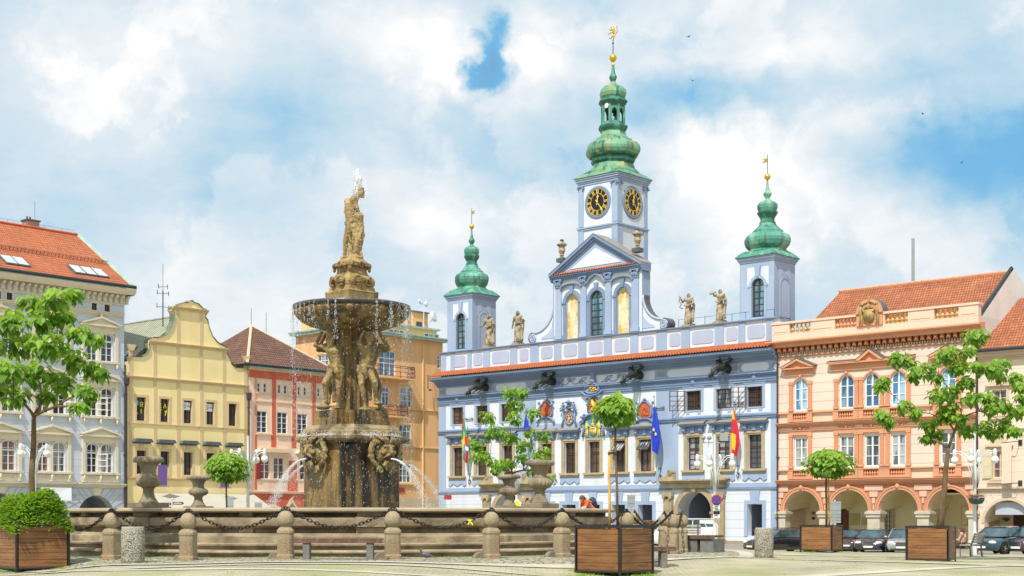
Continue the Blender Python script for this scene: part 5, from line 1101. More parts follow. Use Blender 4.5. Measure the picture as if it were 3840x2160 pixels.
 e0=el;e1=er;mb=MB();mb.add([(e0,.5,ze),(e1,.5,ze),(ur,yr,zr),(e0+.1,yr,zr),(e0,11.8,ze),(e1,11.8,ze)],[(0,1,2,3),(3,2,5,4),(0,3,4)])
 rf=mb.build('roof','tile_far',r);mb=MB();mb.tube([(e0+.1,yr,zr+.05),(ur,yr,zr+.05)],.13,6);n=int((ur-e0)/.45)
 for i in range(n):mb.ell((e0+.1+i*.45,yr,zr+.1),(.08,.14,.10),6)
 mb.build('ridge_tiles','ob_trim',rf)
 mb=MB();mb.add([(e1+.05,.5,ze-6),(e1+.05,.5,ze+.25),(ur+.05,yr,zr+.25),(e1+.05,11.8,ze+.25),(e1+.05,11.8,ze-6),(e1+.3,.5,ze-6),(e1+.3,.5,ze+.25),(ur+.3,yr,zr+.25),(e1+.3,11.8,ze+.25),(e1+.3,11.8,ze-6)],[(0,1,2,3,4),(9,8,7,6,5),(0,5,6,1)])
 mb.build('gable_wall','firewall',r);mb=MB();mb.tube([(e1+.1,.4,ze+.28),(ur+.1,yr,zr+.3),(e1+.1,11.8,ze+.28)],.12,6);mb.build('verge_flashing','gutter',rf)
 downpipe(r,L+.05,-.9,ctop-.8,y=-.2,hopper=True);downpipe(r,.06,-.9,ctop-.9,y=-.16)
# the covered walk
 arcade(r,F,ops,zi,-1,'arcade_wall',3.6,zc+.35)
 mb=MB()
 for u in(mids[0]-.3,mids[0]+1.4,mids[1]+.15,mids[2]-.2,mids[3]-.4):mb.lathe([(.06,-.35),(.16,-.2),(.2,0)],12,(u-2.2,3.55,zi+.35))
 mb.build('wall_lamp','arcade_wall',r)
 bk=3.58;q=lambda x:F.P(x,1930,bk)[0];zq=lambda x,y:F.P(x,y,bk)[1]
 for a,b,y0_,y1_ in((2880+1135/2.5875,2880+1222/2.5875,1896,1985),(2880+1885/2.5875,2880+1955/2.5875,1896,1960)):window(r,q(a),q(b),zq(a,y1_+12),zq(a,y0_),'creamwood','glass',4,6,0,bk-.15,.08,.03,name='arcade_window')
 mb=MB();a,b=q(3100),q(3182);mb.box(a,b,bk-.12,bk,-1,zq(3140,1905));mb.poly(arc(a,b,zq(3140,1905),(b-a)/2,10),bk-.12,bk);o=mb.build('arched_door','door_wood',r);mb=MB()
 for i in range(1,4):u=a+(b-a)*i/4;mb.box(u-.03,u+.03,bk-.16,bk-.1,-.8,zq(3140,1905))
 for z in(.3,1.2,2.1):mb.box(a,b,bk-.155,bk-.1,z,z+.08)
 mb.build('door_panelling','brownwood',o)
 for x0,x1,ya,yb in((3189,3224,1925,1970),(3232,3257,1940,1969)):mb=MB();mb.box(q(x0),q(x1),bk-.06,bk,zq(x0,yb),zq(x0,ya));o=mb.build('notice_board','pierstone',r);mb=MB();mb.box(q(x0)+.12,q(x1)-.12,bk-.09,bk-.05,zq(x0,yb)+.12,zq(x0,ya)-.12);mb.build('notice_sheet','plaque',o)
 mb=MB();
 for i,m in enumerate(('sign_red','sign_white','letter_dark')):mb.box(q(3046),q(3056),bk-.05,bk,zq(3050,1928+i*10),zq(3050,1919+i*10),i)
 mb.build('door_plate',['sign_red','sign_white','letter_dark'],r)
 return F,(e1,ur,ze,zr,yr)
OBF,RF=peach_house()
# ---------------------------------------------------------------- mast behind the roof
w=OBF.W(*((lambda q:(q[0],10.5,0))(OBF.P(3424,1000,10.5))));zt=ZC+(YH-894)/FL*w[1]
mb=MB();mb.tube([(0,0,9),(0,0,zt)],[.13,.11],8);mb.tube([(-.4,0,zt*.80),(.4,0,zt*.79)],.03,5);tag(mb.build('mast','sign_grey',loc=(w[0],w[1],0)),'tall plain grey mast rising behind the orange roof','mast')
# ================================================================ cream building at the right edge
def cream_house():
 F=Fac(3668,88.35,4420,80.5,-.62);P=F.P;U=F.U;Z=F.Z;L=F.L
 r=F.root('cream_house','cream house with pale shutters and a vaulted arch at the right edge','building')
 zt=Z(3700,1322);z1=Z(3700,1841);a0,a1=U(2880+2100/2.5875),U(2880+2505/2.5875+18);rr_=(a1-a0)/2;zc=Z(3770,1876);zi=zc-rr_*.95
 w0=[(U(3722),U(3775),Z(3750,1793),Z(3750,1690)),(U(3722)+4.1,U(3775)+4.1,Z(3750,1793),Z(3750,1690)),(U(3722),U(3775),Z(3750,1553),Z(3750,1462)),(U(3722)+4.1,U(3775)+4.1,Z(3750,1553),Z(3750,1462))]
 H=[w+(0,)for w in w0]+[(a0,a1,-1,zc,zc-zi,.7),(a0+4.2,a1+4.2,-1,zc,zc-zi,.7)]
 mb=MB();wall(mb,0,L,-1,zt,H,depth=.2);mb.box(L-.02,L,.7,12,-1,zt);mb.box(0,L,11.9,12,-1,zt);mb.build('wall','cb_wall',r)
 mb=MB();cornice(mb,-.0,L+.1,zt-.55,[(.15,.08),(.12,.2),(.16,.36),(.12,.5)]);cornice(mb,0,L,z1,[(.12,.1),(.1,.2)]);cornice(mb,0,L,Z(3750,1562)-.9,[(.1,.08),(.07,.14)])
 for a,b,c,d in w0:frame(mb,a,b,c,d,.14,.05);mb.box(a-.3,b+.3,-.16,.02,c-.3,c-.18);mb.poly([(a-.35,d+.35),(b+.35,d+.35),((a+b)/2,d+.95)],-.12,.02);mb.box(a-.42,b+.42,-.2,.02,d+.24,d+.35)
 mb.build('moulding','cb_trim',r)
 for a,b in((a0,a1),(a0+4.2,a1+4.2)):
  mb=MB();archring(mb,a,b,zi,zc-zi,.18,.04);mb.build('arch_moulding','cb_trim',r)
  mb=MB()
  for k in range(1,12):t=math.pi*k/12;m_=(a+b)/2;q=rr_+.3;mb.tube([(m_+q*math.cos(t),-.006,zi+q*math.sin(t)),(m_+(q+.9)*math.cos(t),-.006,zi+(q+.9)*math.sin(t))],.018,4)
  mb.build('rustication','cb_trim',r)
 arcade(r,F,[(a0,a1)],zi,-1,'arcade_wall',3.4,zc+.4,.7)
 for i,(a,b,c,d)in enumerate(w0):
  w=window(r,a,b,c,d,'creamwood','glass_red' if i<2 else 'glass_curtain',2,3,0,.14,.08,.05)
  if i<2:mb=MB();mb.box(a-.62,a-.03,-.09,-.05,c,d);[mb.box(a-.58,a-.07,-.1,-.088,c+.1+k*.62,c+.6+k*.62)for k in range(3)];mb.build('shutter','creamwood',w)
 mb=MB();q=lambda x:F.P(x,1930,3.35)[0];mb.box(q(2880+2385/2.5875),q(2880+2385/2.5875)+2.3,3.28,3.38,-1,F.P(3800,1905,3.35)[1]);mb.build('doorway','brownwood',r)
 mb=MB();mb.lathe([(.05,-.18),(.22,-.02),(.25,.04)],12,(F.P(3773,1930,3.3)[0],3.3,F.P(3773,1946,3.3)[1]));mb.build('wall_lamp','slate',r)
# roof, starting against the white fire wall
 ze=zt+.1;yr=6.5;u0=F.P(3784,1120,yr)[0];zr=F.P(3786,1122,yr)[1]
 mb=MB();mb.add([(-.0,-.5,ze),(L+.3,-.5,ze),(L+.3,yr,zr),(.0,yr,zr),(0,12,ze),(L+.3,12,ze),(0,-.5,ze-.1),(L+.3,-.5,ze-.1)],[(0,1,2,3),(3,2,5,4),(6,7,1,0),(0,3,4)]);rf=mb.build('roof','tile_far',r)
 mb=MB();mb.tube([(0,-.58,ze-.02),(L+.3,-.58,ze-.02)],.10,7);mb.build('gutter','gutter',rf)
# hanging blank banner and blank sign board (things hung on the house)
 u,z=P(2880+2350/2.5875,1600+155/2.5875,-.8);t=thing('hanging_banner','tall blank beige banner hanging between two wall brackets','banner',F.W(u,-.6,z),F.rot)
 hh=z-P(2880+2350/2.5875,1600+552/2.5875,-.8)[1];mb=MB();mb.box(-.62,.0,-.01,.01,-hh,0);mb.build('cloth','blank_beige',t)
 mb=MB();[mb.tube([(-.62,0,q),(.25,.0,q+.05),(.3,.6,q+.05)],.025,5)for q in(0.02,-hh-.02)];[mb.box(.18,.42,.55,.6,q-.15,q+.2)for q in(0,-hh)];mb.build('bracket','gutter',t)
 u,z=P(3734,1916,.3);mb=MB();mb.box(0,3.2,-.04,.04,-.02,.72);tag(mb.build('sign_board','blank_grey',loc=F.W(u,.3,P(3734,1929,.3)[1]),rotz=F.rot),'blank grey sign board hanging under the cream arch','sign')
cream_house()
# ================================================================ west side: grey-blue, yellow, salmon, orange
def greyblue_house():
 F=Fac(-200,95.85,466,106.0,-.05);P=F.P;U=F.U;Z=F.Z;L=F.L
 r=F.root('greyblue_house','grey blue house with cream window surrounds and a bright tiled roof','building')
 X=lambda x:U(x)
 prs=[((326,365),(379,423)),((138,184),(199,245)),((-62,-8),(7,59))]
 zt0,zt1=Z(402,1357),Z(402,1253);zm0,zm1=Z(402,1564),Z(402,1456);zl0,zl1=Z(398,1774),Z(398,1665)
 at_=[(U(a),U(b),Z(353,1166),Z(353,1137))for a,b in((24,46),(213,237),(343,363),(391,411),(-60,-38),(-20,4))]
 zc1=Z(470,1137);zg0,zg1=Z(454,1830),Z(454,1817);prs=[tuple((U(a),U(b))for a,b in p)for p in prs]
 zc=Z(361,1858);ars=[(U(292),U(430)),(U(120),U(262)),(U(-80),U(85))];zi=zc-(ars[0][1]-ars[0][0])/2
 H=[(a,b,c,d,0)for a,b,c,d in at_]
 for p in prs:
  for a,b in p:H+=[(a,b,zt0,zt1,.28),(a,b,zm0,zm1,.28),(a,b,zl0,zl1,.28)]
 H+=[(a,b,-1,zi+(b-a)/2,(b-a)/2,.8)for a,b in ars]
 mb=MB();wall(mb,0,L,-1,zc1+.9,H,depth=.2,cuts=((),(zg0,)),fn=lambda u,z:0);mb.box(L-.02,L,.0,14,-1,zc1+.9);mb.box(0,L,13.9,14,-1,zc1+.9);mb.build('wall','lb_wall',r)
 mb=MB()
 for a,b in ars:
  for k in range(1,14):t=math.pi*k/14;m_=(a+b)/2;q=(b-a)/2+.05;q2=q+(1.3 if k in(5,6,7,8,9)else 1.0);mb.tube([(m_+q*math.cos(t),-.008,zi+q*math.sin(t)),(m_+q2*math.cos(t),-.008,min(zg0-.05,zi+q2*math.sin(t)))],.022,4)
 for k in range(5):z=zi-.9+k*.62;[mb.box(a,b,-.012,.01,z,z+.03)for a,b in[(ars[1][1]+.9,ars[0][0]-.9),(ars[0][1]+.5,L)]]
 mb.build('rustication','lb_grey',r)
 mb=MB()
 for a,b in ars:m_=(a+b)/2;q=(b-a)/2;mb.poly([(m_-.22,zi+q),(m_+.22,zi+q),(m_+.36,zg0-.02),(m_-.36,zg0-.02)],-.1,.02)
 mb.build('keystone','lb_trim',r)
 mb=MB();[mb.box(a,b,-.08,.02,-1,zi-1.4)for a,b in[(ars[1][1]+.1,ars[0][0]-.1),(ars[0][1]+.1,L+.02),(ars[2][1]+.1,ars[1][0]-.1)]];mb.build('footing','plinthstone',r)
 arcade(r,F,ars[::-1],zi,-1,'lb_grey',3.6,zc+.3,.8)
 mb=MB();cornice(mb,-.0,L+.04,zg0,[(.12,.12),(.12,.22),(.06,.32)]);zas=Z(464,1193);cornice(mb,0,L-.1,zas,[(.1,.08),(.14,.18),(.06,.26)])
 cornice(mb,0,L+.02,zc1-.2,[(.1,.08)]);cb=zc1+.55;mb.sweep([(.03,cb),(-.55,cb),(-.72,cb+.2),(-.8,cb+.42),(.03,cb+.5)],-.1,L+.55)
 mb.box(L,L+.55,-.5,6,cb,cb+.4)
 for p in prs:
  a,b=p[0][0],p[1][1]
  for z0,z1 in((zt0,zt1),(zm0,zm1),(zl0,zl1)):
   mb.box(a-.42,a-.16,-.10,.02,z0-.3,z1+.5);mb.box(b+.16,b+.42,-.10,.02,z0-.3,z1+.5);mb.box(a-.16,b+.16,-.06,.02,z1+.02,z1+.5);mb.box(p[0][1]+.04,p[1][0]-.04,-.08,.02,z0,z1-.25)
   for c,d in p:archring(mb,c,d,z1-.28,.28,.08,.09)
   mb.box(a-.5,b+.5,-.2,.02,z0-.14,z0-.0);mb.box(a-.55,b+.55,-.28,.02,z1+.5,z1+.66)
   mb.poly([(a-.55,z1+.66),(b+.55,z1+.66),((a+b)/2,z1+1.12)],-.18,.02)
   for s,e in((1,a-.62),(-1,b+.62)):mb.poly([(e,z1+.68),((a+b)/2,z1+1.22),((a+b)/2,z1+1.08),(e+s*.2,z1+.64)],-.34,.02)
   for u in(a-.29,(a+b)/2,b+.29):mb.ell((u,-.12,z0-.35),(.1,.12,.2),7)
  mb.ell(((a+b)/2,-.2,zt1+1.3),(.12,.1,.2),7)
  mb.box(a-.45,b+.45,-.07,.02,zg1+.16,zl0-.2);mb.box(a-.45,a-.15,-.12,.02,zg1+.14,zl0-.18);mb.box(b+.15,b+.45,-.12,.02,zg1+.14,zl0-.18);mb.box(p[0][1]+.05,p[1][0]-.05,-.12,.02,zg1+.14,zl0-.18)
  for c,d in p:
   k=3
   for q in range(k):x0=c+.08+(d-c-.16)*q/k;x1=c+.08+(d-c-.16)*(q+1)/k;za,zb=zg1+.28,zl0-.28;mb.tube([(x0,-.09,za),(x1,-.09,zb)],.03,4);mb.tube([(x1,-.09,za),(x0,-.09,zb)],.03,4)
 mb.build('window_moulding','lb_trim',r)
 mb=MB();n=int(L/.47)
 for i in range(n+1):u=.2+i*.47;mb.poly([(u-.11,zc1-.1),(u+.11,zc1-.1),(u+.13,cb),(u-.13,cb)],-.18,.02);mb.ell((u,-.3,cb-.16),(.12,.22,.14),7);mb.ell((u,-.18,zc1+.05),(.09,.1,.12),7)
 mb.build('bracket','lb_trim',r)
 rr=random.Random(2)
 for i,p in enumerate(prs):
  for j,(a,b)in enumerate(p):
   for k,(z0,z1)in enumerate(((zt0,zt1),(zm0,zm1),(zl0,zl1))):
    op=(k,i,j)in((1,0,0),(1,1,1),(2,0,0))
    w=window(r,a,b,z0,z1,'whitewood','inside_dark' if op else rr.choice(('glass','glass_curtain','glass_red')),2 if k!=9 else 3,4,.28,.13,.07,.035,transom=.68 if k else .72)
    if op:
     mb=MB();s=1;A=Vector((b-.02,-.02,0));D=Vector((.55,-.5,0));
     for t in(.03,.97):mb.tube([A+D*t+Vector((0,0,z0+.05)),A+D*t+Vector((0,0,z0+(z1-z0)*.66))],.035,4)
     for q in range(4):z=z0+.05+(z1-z0)*.61*q/3;mb.tube([A+Vector((0,0,z)),A+D+Vector((0,0,z))],.028,4)
     mb.build('open_casement','whitewood',w)
 for a,b,c,d in at_:w=window(r,a,b,c,d,'brownwood','glass',2,1,0,.14,.05,.04,name='attic_window');mb=MB();frame(mb,a,b,c,d,.11,.04);mb.build('surround','lb_trim',w)
# roof
 ze=cb+.62;yr=7.0;ur=F.P(270,880,yr)[0];zr=F.P(270,880,yr)[1];y0=-.65
 mb=MB();mb.add([(-1,y0,ze),(L+.35,y0,ze),(L+.35,yr,zr),(-1,yr,zr),(-1,14.2,ze),(L+.35,14.2,ze)],[(0,1,2,3),(3,2,5,4),(1,5,2)]);rf=mb.build('roof','tile_x',r)
 mb=MB();mb.tube([(L+.38,y0-.05,ze),(L+.38,yr,zr+.04)],.14,5);mb.build('verge_flashing','greencap',rf);mb=MB();mb.tube([(-1,yr,zr+.04),(L+.35,yr,zr+.04)],.14,6);mb.build('ridge_tiles','redrelief',rf)
 mb=MB();mb.tube([(-1,y0-.12,ze-.03),(L+.5,y0-.12,ze-.03)],.13,8);mb.tube([(L+.3,0,ze-.1),(L+.2,-.12,ze-1.2)],.06,6);mb.build('gutter','gutter',rf);mb=MB();mb.add([(-1,-.85,cb+.43),(L+.58,-.85,cb+.43),(L+.58,y0-.05,cb+.58),(-1,y0-.05,cb+.58)],[(0,1,2,3)]);mb.build('eaves_cap','greencap',rf)
 sl=(zr-ze)/(yr-y0);rp=lambda u,t,h:(u,y0+(yr-y0)*t-h*sl/math.hypot(1,sl),ze+(zr-ze)*t+h/math.hypot(1,sl))
 for x in(250,293,335,-8,36):
  def ru(x,t):return F.P(x,1000,y0+(yr-y0)*t)[0]
  u=ru(x+12,.2);a,b=u,u+1.0;mb=MB();V=[rp(a,.11,.10),rp(b,.11,.10),rp(b,.27,.10),rp(a,.27,.10),rp(a,.11,-.05),rp(b,.11,-.05),rp(b,.27,-.05),rp(a,.27,-.05)]
  mb.add(V,[(0,1,2,3),(4,5,1,0),(5,6,2,1),(6,7,3,2),(7,4,0,3)]);o=mb.build('skylight','slate',rf);mb=MB();mb.add([rp(a+.1,.122,.13),rp(b-.1,.122,.13),rp(b-.1,.258,.13),rp(a+.1,.258,.13)],[(0,1,2,3)]);mb.build('pane','skyglass',o)
 mb=MB()
 for i in range(60):u=L-i*.3;mb.tube([rp(u,.42,0),rp(u,.42,.28)],.018,4)
 for h in(.1,.2,.28):mb.tube([rp(L-18,.42,h),rp(L+.2,.42,h)],.018,4)
 mb.build('snow_guard','iron_red',rf)
 u=F.P(115,900,yr+.3)[0];mb=MB();mb.box(u-.5,u+.5,yr-.1,yr+.7,zr-.8,zr+.55);ch=mb.build('chimney','brick',rf);mb=MB();mb.box(u-.58,u+.58,yr-.2,yr+.8,zr+.55,zr+.64);[mb.lathe([(.07,0),(.07,.3)],8,(u-.3+k*.25,yr+.3,zr+.6))for k in range(2)];mb.tube([(u+.4,yr+.4,zr+.8),(u+.4,yr+.4,zr+2.2)],.015,4);mb.build('chimney_cap','slate',ch)
 mb=MB();mb.tube([(-1,yr,zr+.35),(L,yr,zr+.35)],.012,4);[mb.tube([(L-1-k*1.5,yr,zr),(L-1-k*1.5,yr,zr+.35)],.012,4)for k in range(12)];mb.build('lightning_rail','gutter',rf)
 downpipe(r,L-.02,-.6,zc1-4.6,y=-.16)
# white awning cloth over the shops
 mb=MB();a,b=U(128,-1.2),U(266,-1.2);z0,z1=Z(200,1877,-1.2),Z(200,1828,-1.2);mb.add([(a,-1.2,z0),(b,-1.3,z0),(b+.1,-1.1,z1),(a,-1.1,z1),(a,-1.16,z0),(b,-1.26,z0),(b+.1,-1.06,z1),(a,-1.06,z1)],[(0,1,2,3),(7,6,5,4),(0,3,7,4),(1,5,6,2),(3,2,6,7)]);mb.box(a-.12,a+.4,-1.32,-1.3,z1-.45,z1-.02,1)
 mb.tube([(a-.5,0,z1+.35),(a+.4,-1.1,z1)],.012,4,2);mb.tube([(b+1.5,0,z1+.55),(b+.1,-1.1,z1)],.012,4,2);tag(mb.build('street_banner',['white_cloth','sign_blue','gutter'],loc=F.W(0,0,0),rotz=F.rot),'blank white cloth banner slung in front of the grey blue arcade','banner')
 return F
mat('skyglass',(.55,.62,.66),.12,.05,2,0,spec=.8)
LBF=greyblue_house()
def yellow_house():
 F=Fac(467,106.03,930,114.5,-.05);P=F.P;U=F.U;Z=F.Z;L=F.L
 r=F.root('yellow_house','yellow house with a scrolled baroque gable and five window bays','building')
 C=lambda x,y:P(x/2.07,780+y/2.07)
 up=[(1060,1132),(1245,1312),(1425,1492),(1602,1665),(1775,1837)];up=[(U(a/2.07),U(b/2.07))for a,b in up];lo=up
 wu0,wu1=Z(872,1597),Z(872,1514);wl0,wl1=Z(703,1781),Z(703,1696);s1=Z(700,1793);s2=Z(925,1611);s3=Z(918,1455);s4=Z(850,1320);s5=Z(778,1177)
# silhouette of the gable
 pts=[(1925,1262),(1900,1245),(1830,1240),(1795,1212),(1783,1165),(1762,1132),(1760,1108),(1752,1080),(1725,1066),(1690,1045),(1650,1000),(1622,930),(1612,872),(1592,850),(1604,822),(1598,790),(1575,785),(1555,762),(1532,742),(1508,738),(1490,720),(1474,722),(1462,738),(1435,735),(1402,745),(1386,765),(1362,762),(1340,775),(1336,792),(1352,822),(1350,880),(1330,935),(1290,985),(1232,1010),(1188,1006),(1165,1020),(1152,1050),(1162,1092),(1150,1130),(1105,1158),(1015,1152),(992,1166),(990,1195)]
 G=[C(*p)for p in pts];zt=s3+.18
 mb=MB();wall(mb,0,L,-1,zt,[(a,b,wu0,wu1,0)for a,b in up]+[(a,b,wl0,wl1,0)for a,b in lo],depth=.3,mr=1);mb.box(L-.02,L,0,14,-1,zt);mb.box(0,L,13.9,14,-1,zt)
 g=[(L-.02,zt),(L-.02,G[0][1])]+G+[(.02,G[-1][1]),(.02,zt)];mb.poly(g,.0,.5,0);mb.build('wall',['yb_wall','yb_trim'],r)
 mb=MB()
 q=G[26:]if False else G
 for(x1,z1),(x2,z2)in zip(q,q[1:]):mb.add([(x1,-.1,z1+.05),(x2,-.1,z2+.05),(x2,.62,z2+.05),(x1,.62,z1+.05)],[(0,1,2,3)])
 mb.build('gable_coping','slate_green',r)
 mb=MB()
 cornice(mb,-.0,L+.02,s1-.2,[(.12,.08),(.08,.16)]);cornice(mb,0,L+.02,s2,[(.06,.08)]);cornice(mb,0,L+.02,s3,[(.1,.08),(.08,.15),(.05,.2)])
 a,b=C(1150,1052)[0],C(1762,1115)[0];cornice(mb,a,b,s4,[(.12,.08),(.08,.16),(.06,.24)]);a,b=C(1338,792)[0],C(1612,820)[0];cornice(mb,a,b,s5,[(.14,.08),(.08,.18),(.06,.26)])
 stp=[(483,498,4),(575,587,5),(662,674,6),(749,761,6),(834,846,5),(914,927,4)]
 for a,b,k in stp:a,b=U(a),U(b);mb.box(a,b,-.03,.02,s1,s2);mb.box(a,b,-.035,.02,s2+.07,s3);mb.box(a-.03,b+.03,-.05,.02,s2-.25,s2-.0)
 for a,b in((575,587),(662,674),(749,761),(834,846)):mb.box(U(a),U(b),-.03,.02,s3+.2,s4)
 for a,b in((662,674),(749,761)):mb.box(U(a),U(b),-.03,.02,s4+.2,s5)
 for a,b in((483,498),(914,927)):mb.box(U(a),U(b),-.03,.02,s3+.2,s3+2.2);mb.poly([(U(a)-.2,s3+2.55),(U(b)+.2,s3+2.55),(U(b),s3+2.1),(U(a),s3+2.1)],-.16,.02)
 for a,b in up:frame(mb,a,b,wu0,wu1,.2,.03);frame(mb,a,b,wl0,wl1,.2,.03);mb.box((a+b)/2-.2,(a+b)/2+.2,-.05,.02,wl1+.2,wl1+.6)
 mb.build('moulding','yb_trim',r)
 for k,(a,b)in enumerate(up):
  w=window(r,a,b,wu0,wu1,'brownwood','glass',2,3,0,.26,.07,.035);w2=window(r,a,b,wl0,wl1,'brownwood','glass',2,3,0,.26,.07,.035)
  mb=MB();z=wl1+.62;mb.poly([(a-.45,z),(b+.45,z),(b+.25,z+.26),(a-.25,z+.26)],-.42,.02);mb.box(a-.3,b+.3,-.2,.02,z-.1,z);mb.build('window_hood','slate',w2)
  wd=b-a
  def glyphs(lst,m,par,nm='window_lettering'):
   g_=MB();S=dict(R=[((0,0),(0,1)),((0,1),(.6,1)),((.6,1),(.6,.5)),((.6,.5),(0,.5)),((.25,.5),(.65,0))],L=[((0,1),(0,0)),((0,0),(.6,0))],I=[((.3,0),(.3,1))],E=[((0,0),(0,1)),((0,1),(.6,1)),((0,.5),(.5,.5)),((0,0),(.6,0))],A=[((0,0),(.35,1)),((.35,1),(.7,0)),((.15,.4),(.55,.4))],T=[((0,1),(.7,1)),((.35,1),(.35,0))],Y=[((.5,1),(.2,0)),((.1,.9),(.35,.55))])
   for ch,x,zz,h in lst:
    for(x1,z1),(x2,z2)in S[ch]:g_.tube([(x+x1*h,.18,zz+z1*h),(x+x2*h,.18,zz+z2*h)],.035,4)
   return g_.build(nm,m,par)
  if k==0:glyphs([('R',a+wd*.55,wu0+1.05,.34),('L',a+.05,wu0+.55,.3),('I',a+wd*.5,wu0+.55,.34)],'letter_yellow',w);mb=MB();mb.ell((a+.2,.2,wu0+1.35),(.16,.02,.22),12);o=mb.build('blue_sticker','letter_blue',w);mb=MB();mb.box(a+.17,a+.2,.165,.18,wu0+1.25,wu0+1.38);mb.ell((a+.185,.17,wu0+1.44),(.03,.01,.03),6);mb.box(a+.08,a+.11,.165,.18,wu0+1.22,wu0+1.3);mb.build('info_mark','letter_white',o)
  if k==1:glyphs([('E',a+.03,wu0+1.1,.3),('A',a+wd*.5,wu0+1.05,.36),('T',a+.02,wu0+.62,.32),('Y',a+wd*.6,wu0+.5,.4)],'letter_yellow',w)
  if k in(2,3):mb=MB();mb.box(a+.08,b-.06,.19,.205,wu1-.72,wu1-.12);o=mb.build('window_poster','letter_white',w);mb=MB();mb.tube([(a+.16,.18,wu1-.6),(a+.16,.18,wu1-.25),(a+.3,.18,wu1-.32),(a+.3,.18,wu1-.53),(a+.16,.18,wu1-.6)],.025,4);mb.build('poster_letter','letter_blue',o);mb=MB();mb.tube([(a+.42,.18,wu1-.48),(a+.5,.18,wu1-.38),(a+.54,.18,wu1-.5),(a+.6,.18,wu1-.3),(a+.64,.18,wu1-.5),(a+.72,.18,wu1-.36),(a+.70,.18,wu1-.58)],.012,4);mb.build('poster_script','letter_dark',o)
# metal roof running back from the gable
 um=(C(1340,0)[0]+C(1600,0)[0])/2;zr=C(1340,822)[1]+.1;ze=C(992,1190)[1]-.3;sl=(zr-ze)/um
 mb=MB();mb.add([(0,.3,ze),(um,.3,zr),(um,14,zr),(0,14,ze),(L,.3,ze),(L,14,ze)],[(0,3,2,1),(1,2,5,4)]);rf=mb.build('roof','metalroof',r)
 mb=MB()
 for i in range(34):y=.5+i*.4;mb.tube([(.02,y,ze+.02),(um,y,zr+.02)],.035,4)
 mb.tube([(um,.3,zr+.04),(um,14,zr+.04)],.09,5);mb.build('roof_seam','metalroof_seam',rf)
 for y in(2.3,4.2):
  mb=MB();V=[(um*t+n_*-.0,yy,ze+sl*um*t+.08*(1 if n_ else 1))for t,yy,n_ in((.12,y,1),(.12,y-.9,1),(.36,y-.9,1),(.36,y,1))];V2=[(x+.02,yy,z-.12)for x,yy,z in V];mb.add(V+V2,[(0,3,2,1),(0,1,5,4),(1,2,6,5),(2,3,7,6),(3,0,4,7)]);o=mb.build('skylight','slate',rf);mb=MB();c=sum((Vector(v)for v in V),Vector())/4;mb.add([tuple(c+(Vector(v)-c)*.8+Vector((-.02,0,.02)))for v in V],[(0,3,2,1)]);mb.build('pane','skyglass',o)
# flue pipes on the roof
 mb=MB();[mb.tube([(um*.42,y,ze+sl*um*.4),(um*.42,y,ze+sl*um*.4+1.1)],.11,8)for y in(5.4,6.3)];[mb.ell((um*.42,y,ze+sl*um*.4+1.3),(.2,.2,.35),8)for y in(5.4,6.3)];mb.build('flue_pipe','gutter',rf)
 downpipe(r,.05,-.6,s3-.6,y=-.2,hopper=True);downpipe(r,L-.05,-.6,s3-1.0,y=-.2,hopper=True)
 mb=MB();mb.box(U(470),U(480),-.35,-.05,0,.01)
# aerial on the gable
 u,z=C(1318,800);t=thing('roof_aerial','rooftop aerial of crossed rods above the yellow gable','antenna',F.W(u,.9,z-.3),F.rot);u2,zt2=C(1320,430);H_=zt2-z+.3
 mb=MB();mb.tube([(0,0,-.8),(0,0,H_*.5)],.045,6);mb.tube([(0,0,H_*.45),(0,0,H_*1.02)],.018,5);mb.build('pole','gutter',t)
 mb=MB()
 for zz,ln,an in((1.75,.55,.1),(2.25,.36,-.2),(.7,.65,.25)):mb.tube([(-ln,-ln*an,zz-.05),(ln,ln*an,zz+.05)],.02,5);[mb.tube([(s*ln,s*ln*an,zz-.15),(s*ln,s*ln*an,zz+.2)],.03,5)for s in(-1,1)]
 mb.build('cross_rod','gutter',t)
# awning on the front
 a,b=U(536,-1.0),U(950,-1.0);z1=Z(745,1800/1-0,0)if False else P(745,1852,0)[1];z0=P(745,1935,-3)[1]
 t=thing('awning','long cream awning over the terrace in front of the yellow house','awning',F.W(0,0,0),F.rot)
 mb=MB();u0,u1=U(540),U(935)+.4;n=24
 mb.add([(u0,-.1,z1),(u1,-.1,z1+.0),(u1+.4,-3.2,z0),(u0-.2,-3.2,z0),(u1+.4,-3.2,z0-.35),(u0-.2,-3.2,z0-.35),(u0,-.1,z1-.03),(u1,-.1,z1-.03),(u1+.4,-3.17,z0-.03),(u0-.2,-3.17,z0-.03)],[(0,3,2,1),(3,5,4,2),(6,7,8,9),(1,2,8,7),(0,6,9,3)]);mb.build('canvas','awning',t)
 mb=MB();[mb.tube([(u,-3.15,z0),(u,-3.15,-.1)],.04,6)for u in(u0,(u0+u1)/2,u1)];mb.tube([(u0-.25,-3.2,z0-.02),(u0,-.1,z1+.05)],.05,6);mb.build('awning_frame','whitewood',t)
# purple banners
 for x0,x1,ya,yb,lab in((593,626,1746,1821,'larger purple banner hanging on the yellow house beside the big urn'),(827,859,1790,1827,'smaller purple banner on the yellow house behind the ball tree')):
  u,z=P((x0+x1)/2,ya,-.9);hh=z-P(x0,yb,-.9)[1];t=thing('wall_banner',lab,'banner',F.W(u,-.9,z),rad(12),'purple banners')
  mb=MB();mb.box(-.34,.34,-.012,.012,-hh,0);mb.build('cloth','purple',t);mb=MB();mb.tube([(-.5,0,-hh-.05),(.5,0,-hh-.05)],.025,5);mb.tube([(-.5,.0,.03),(.42,0,.03)],.025,5);mb.tube([(-.5,0,.03),(-.6,.4,-.2),(-.5,.9,-.3)],.025,5);mb.build('banner_rod','gutter',t)
 return F
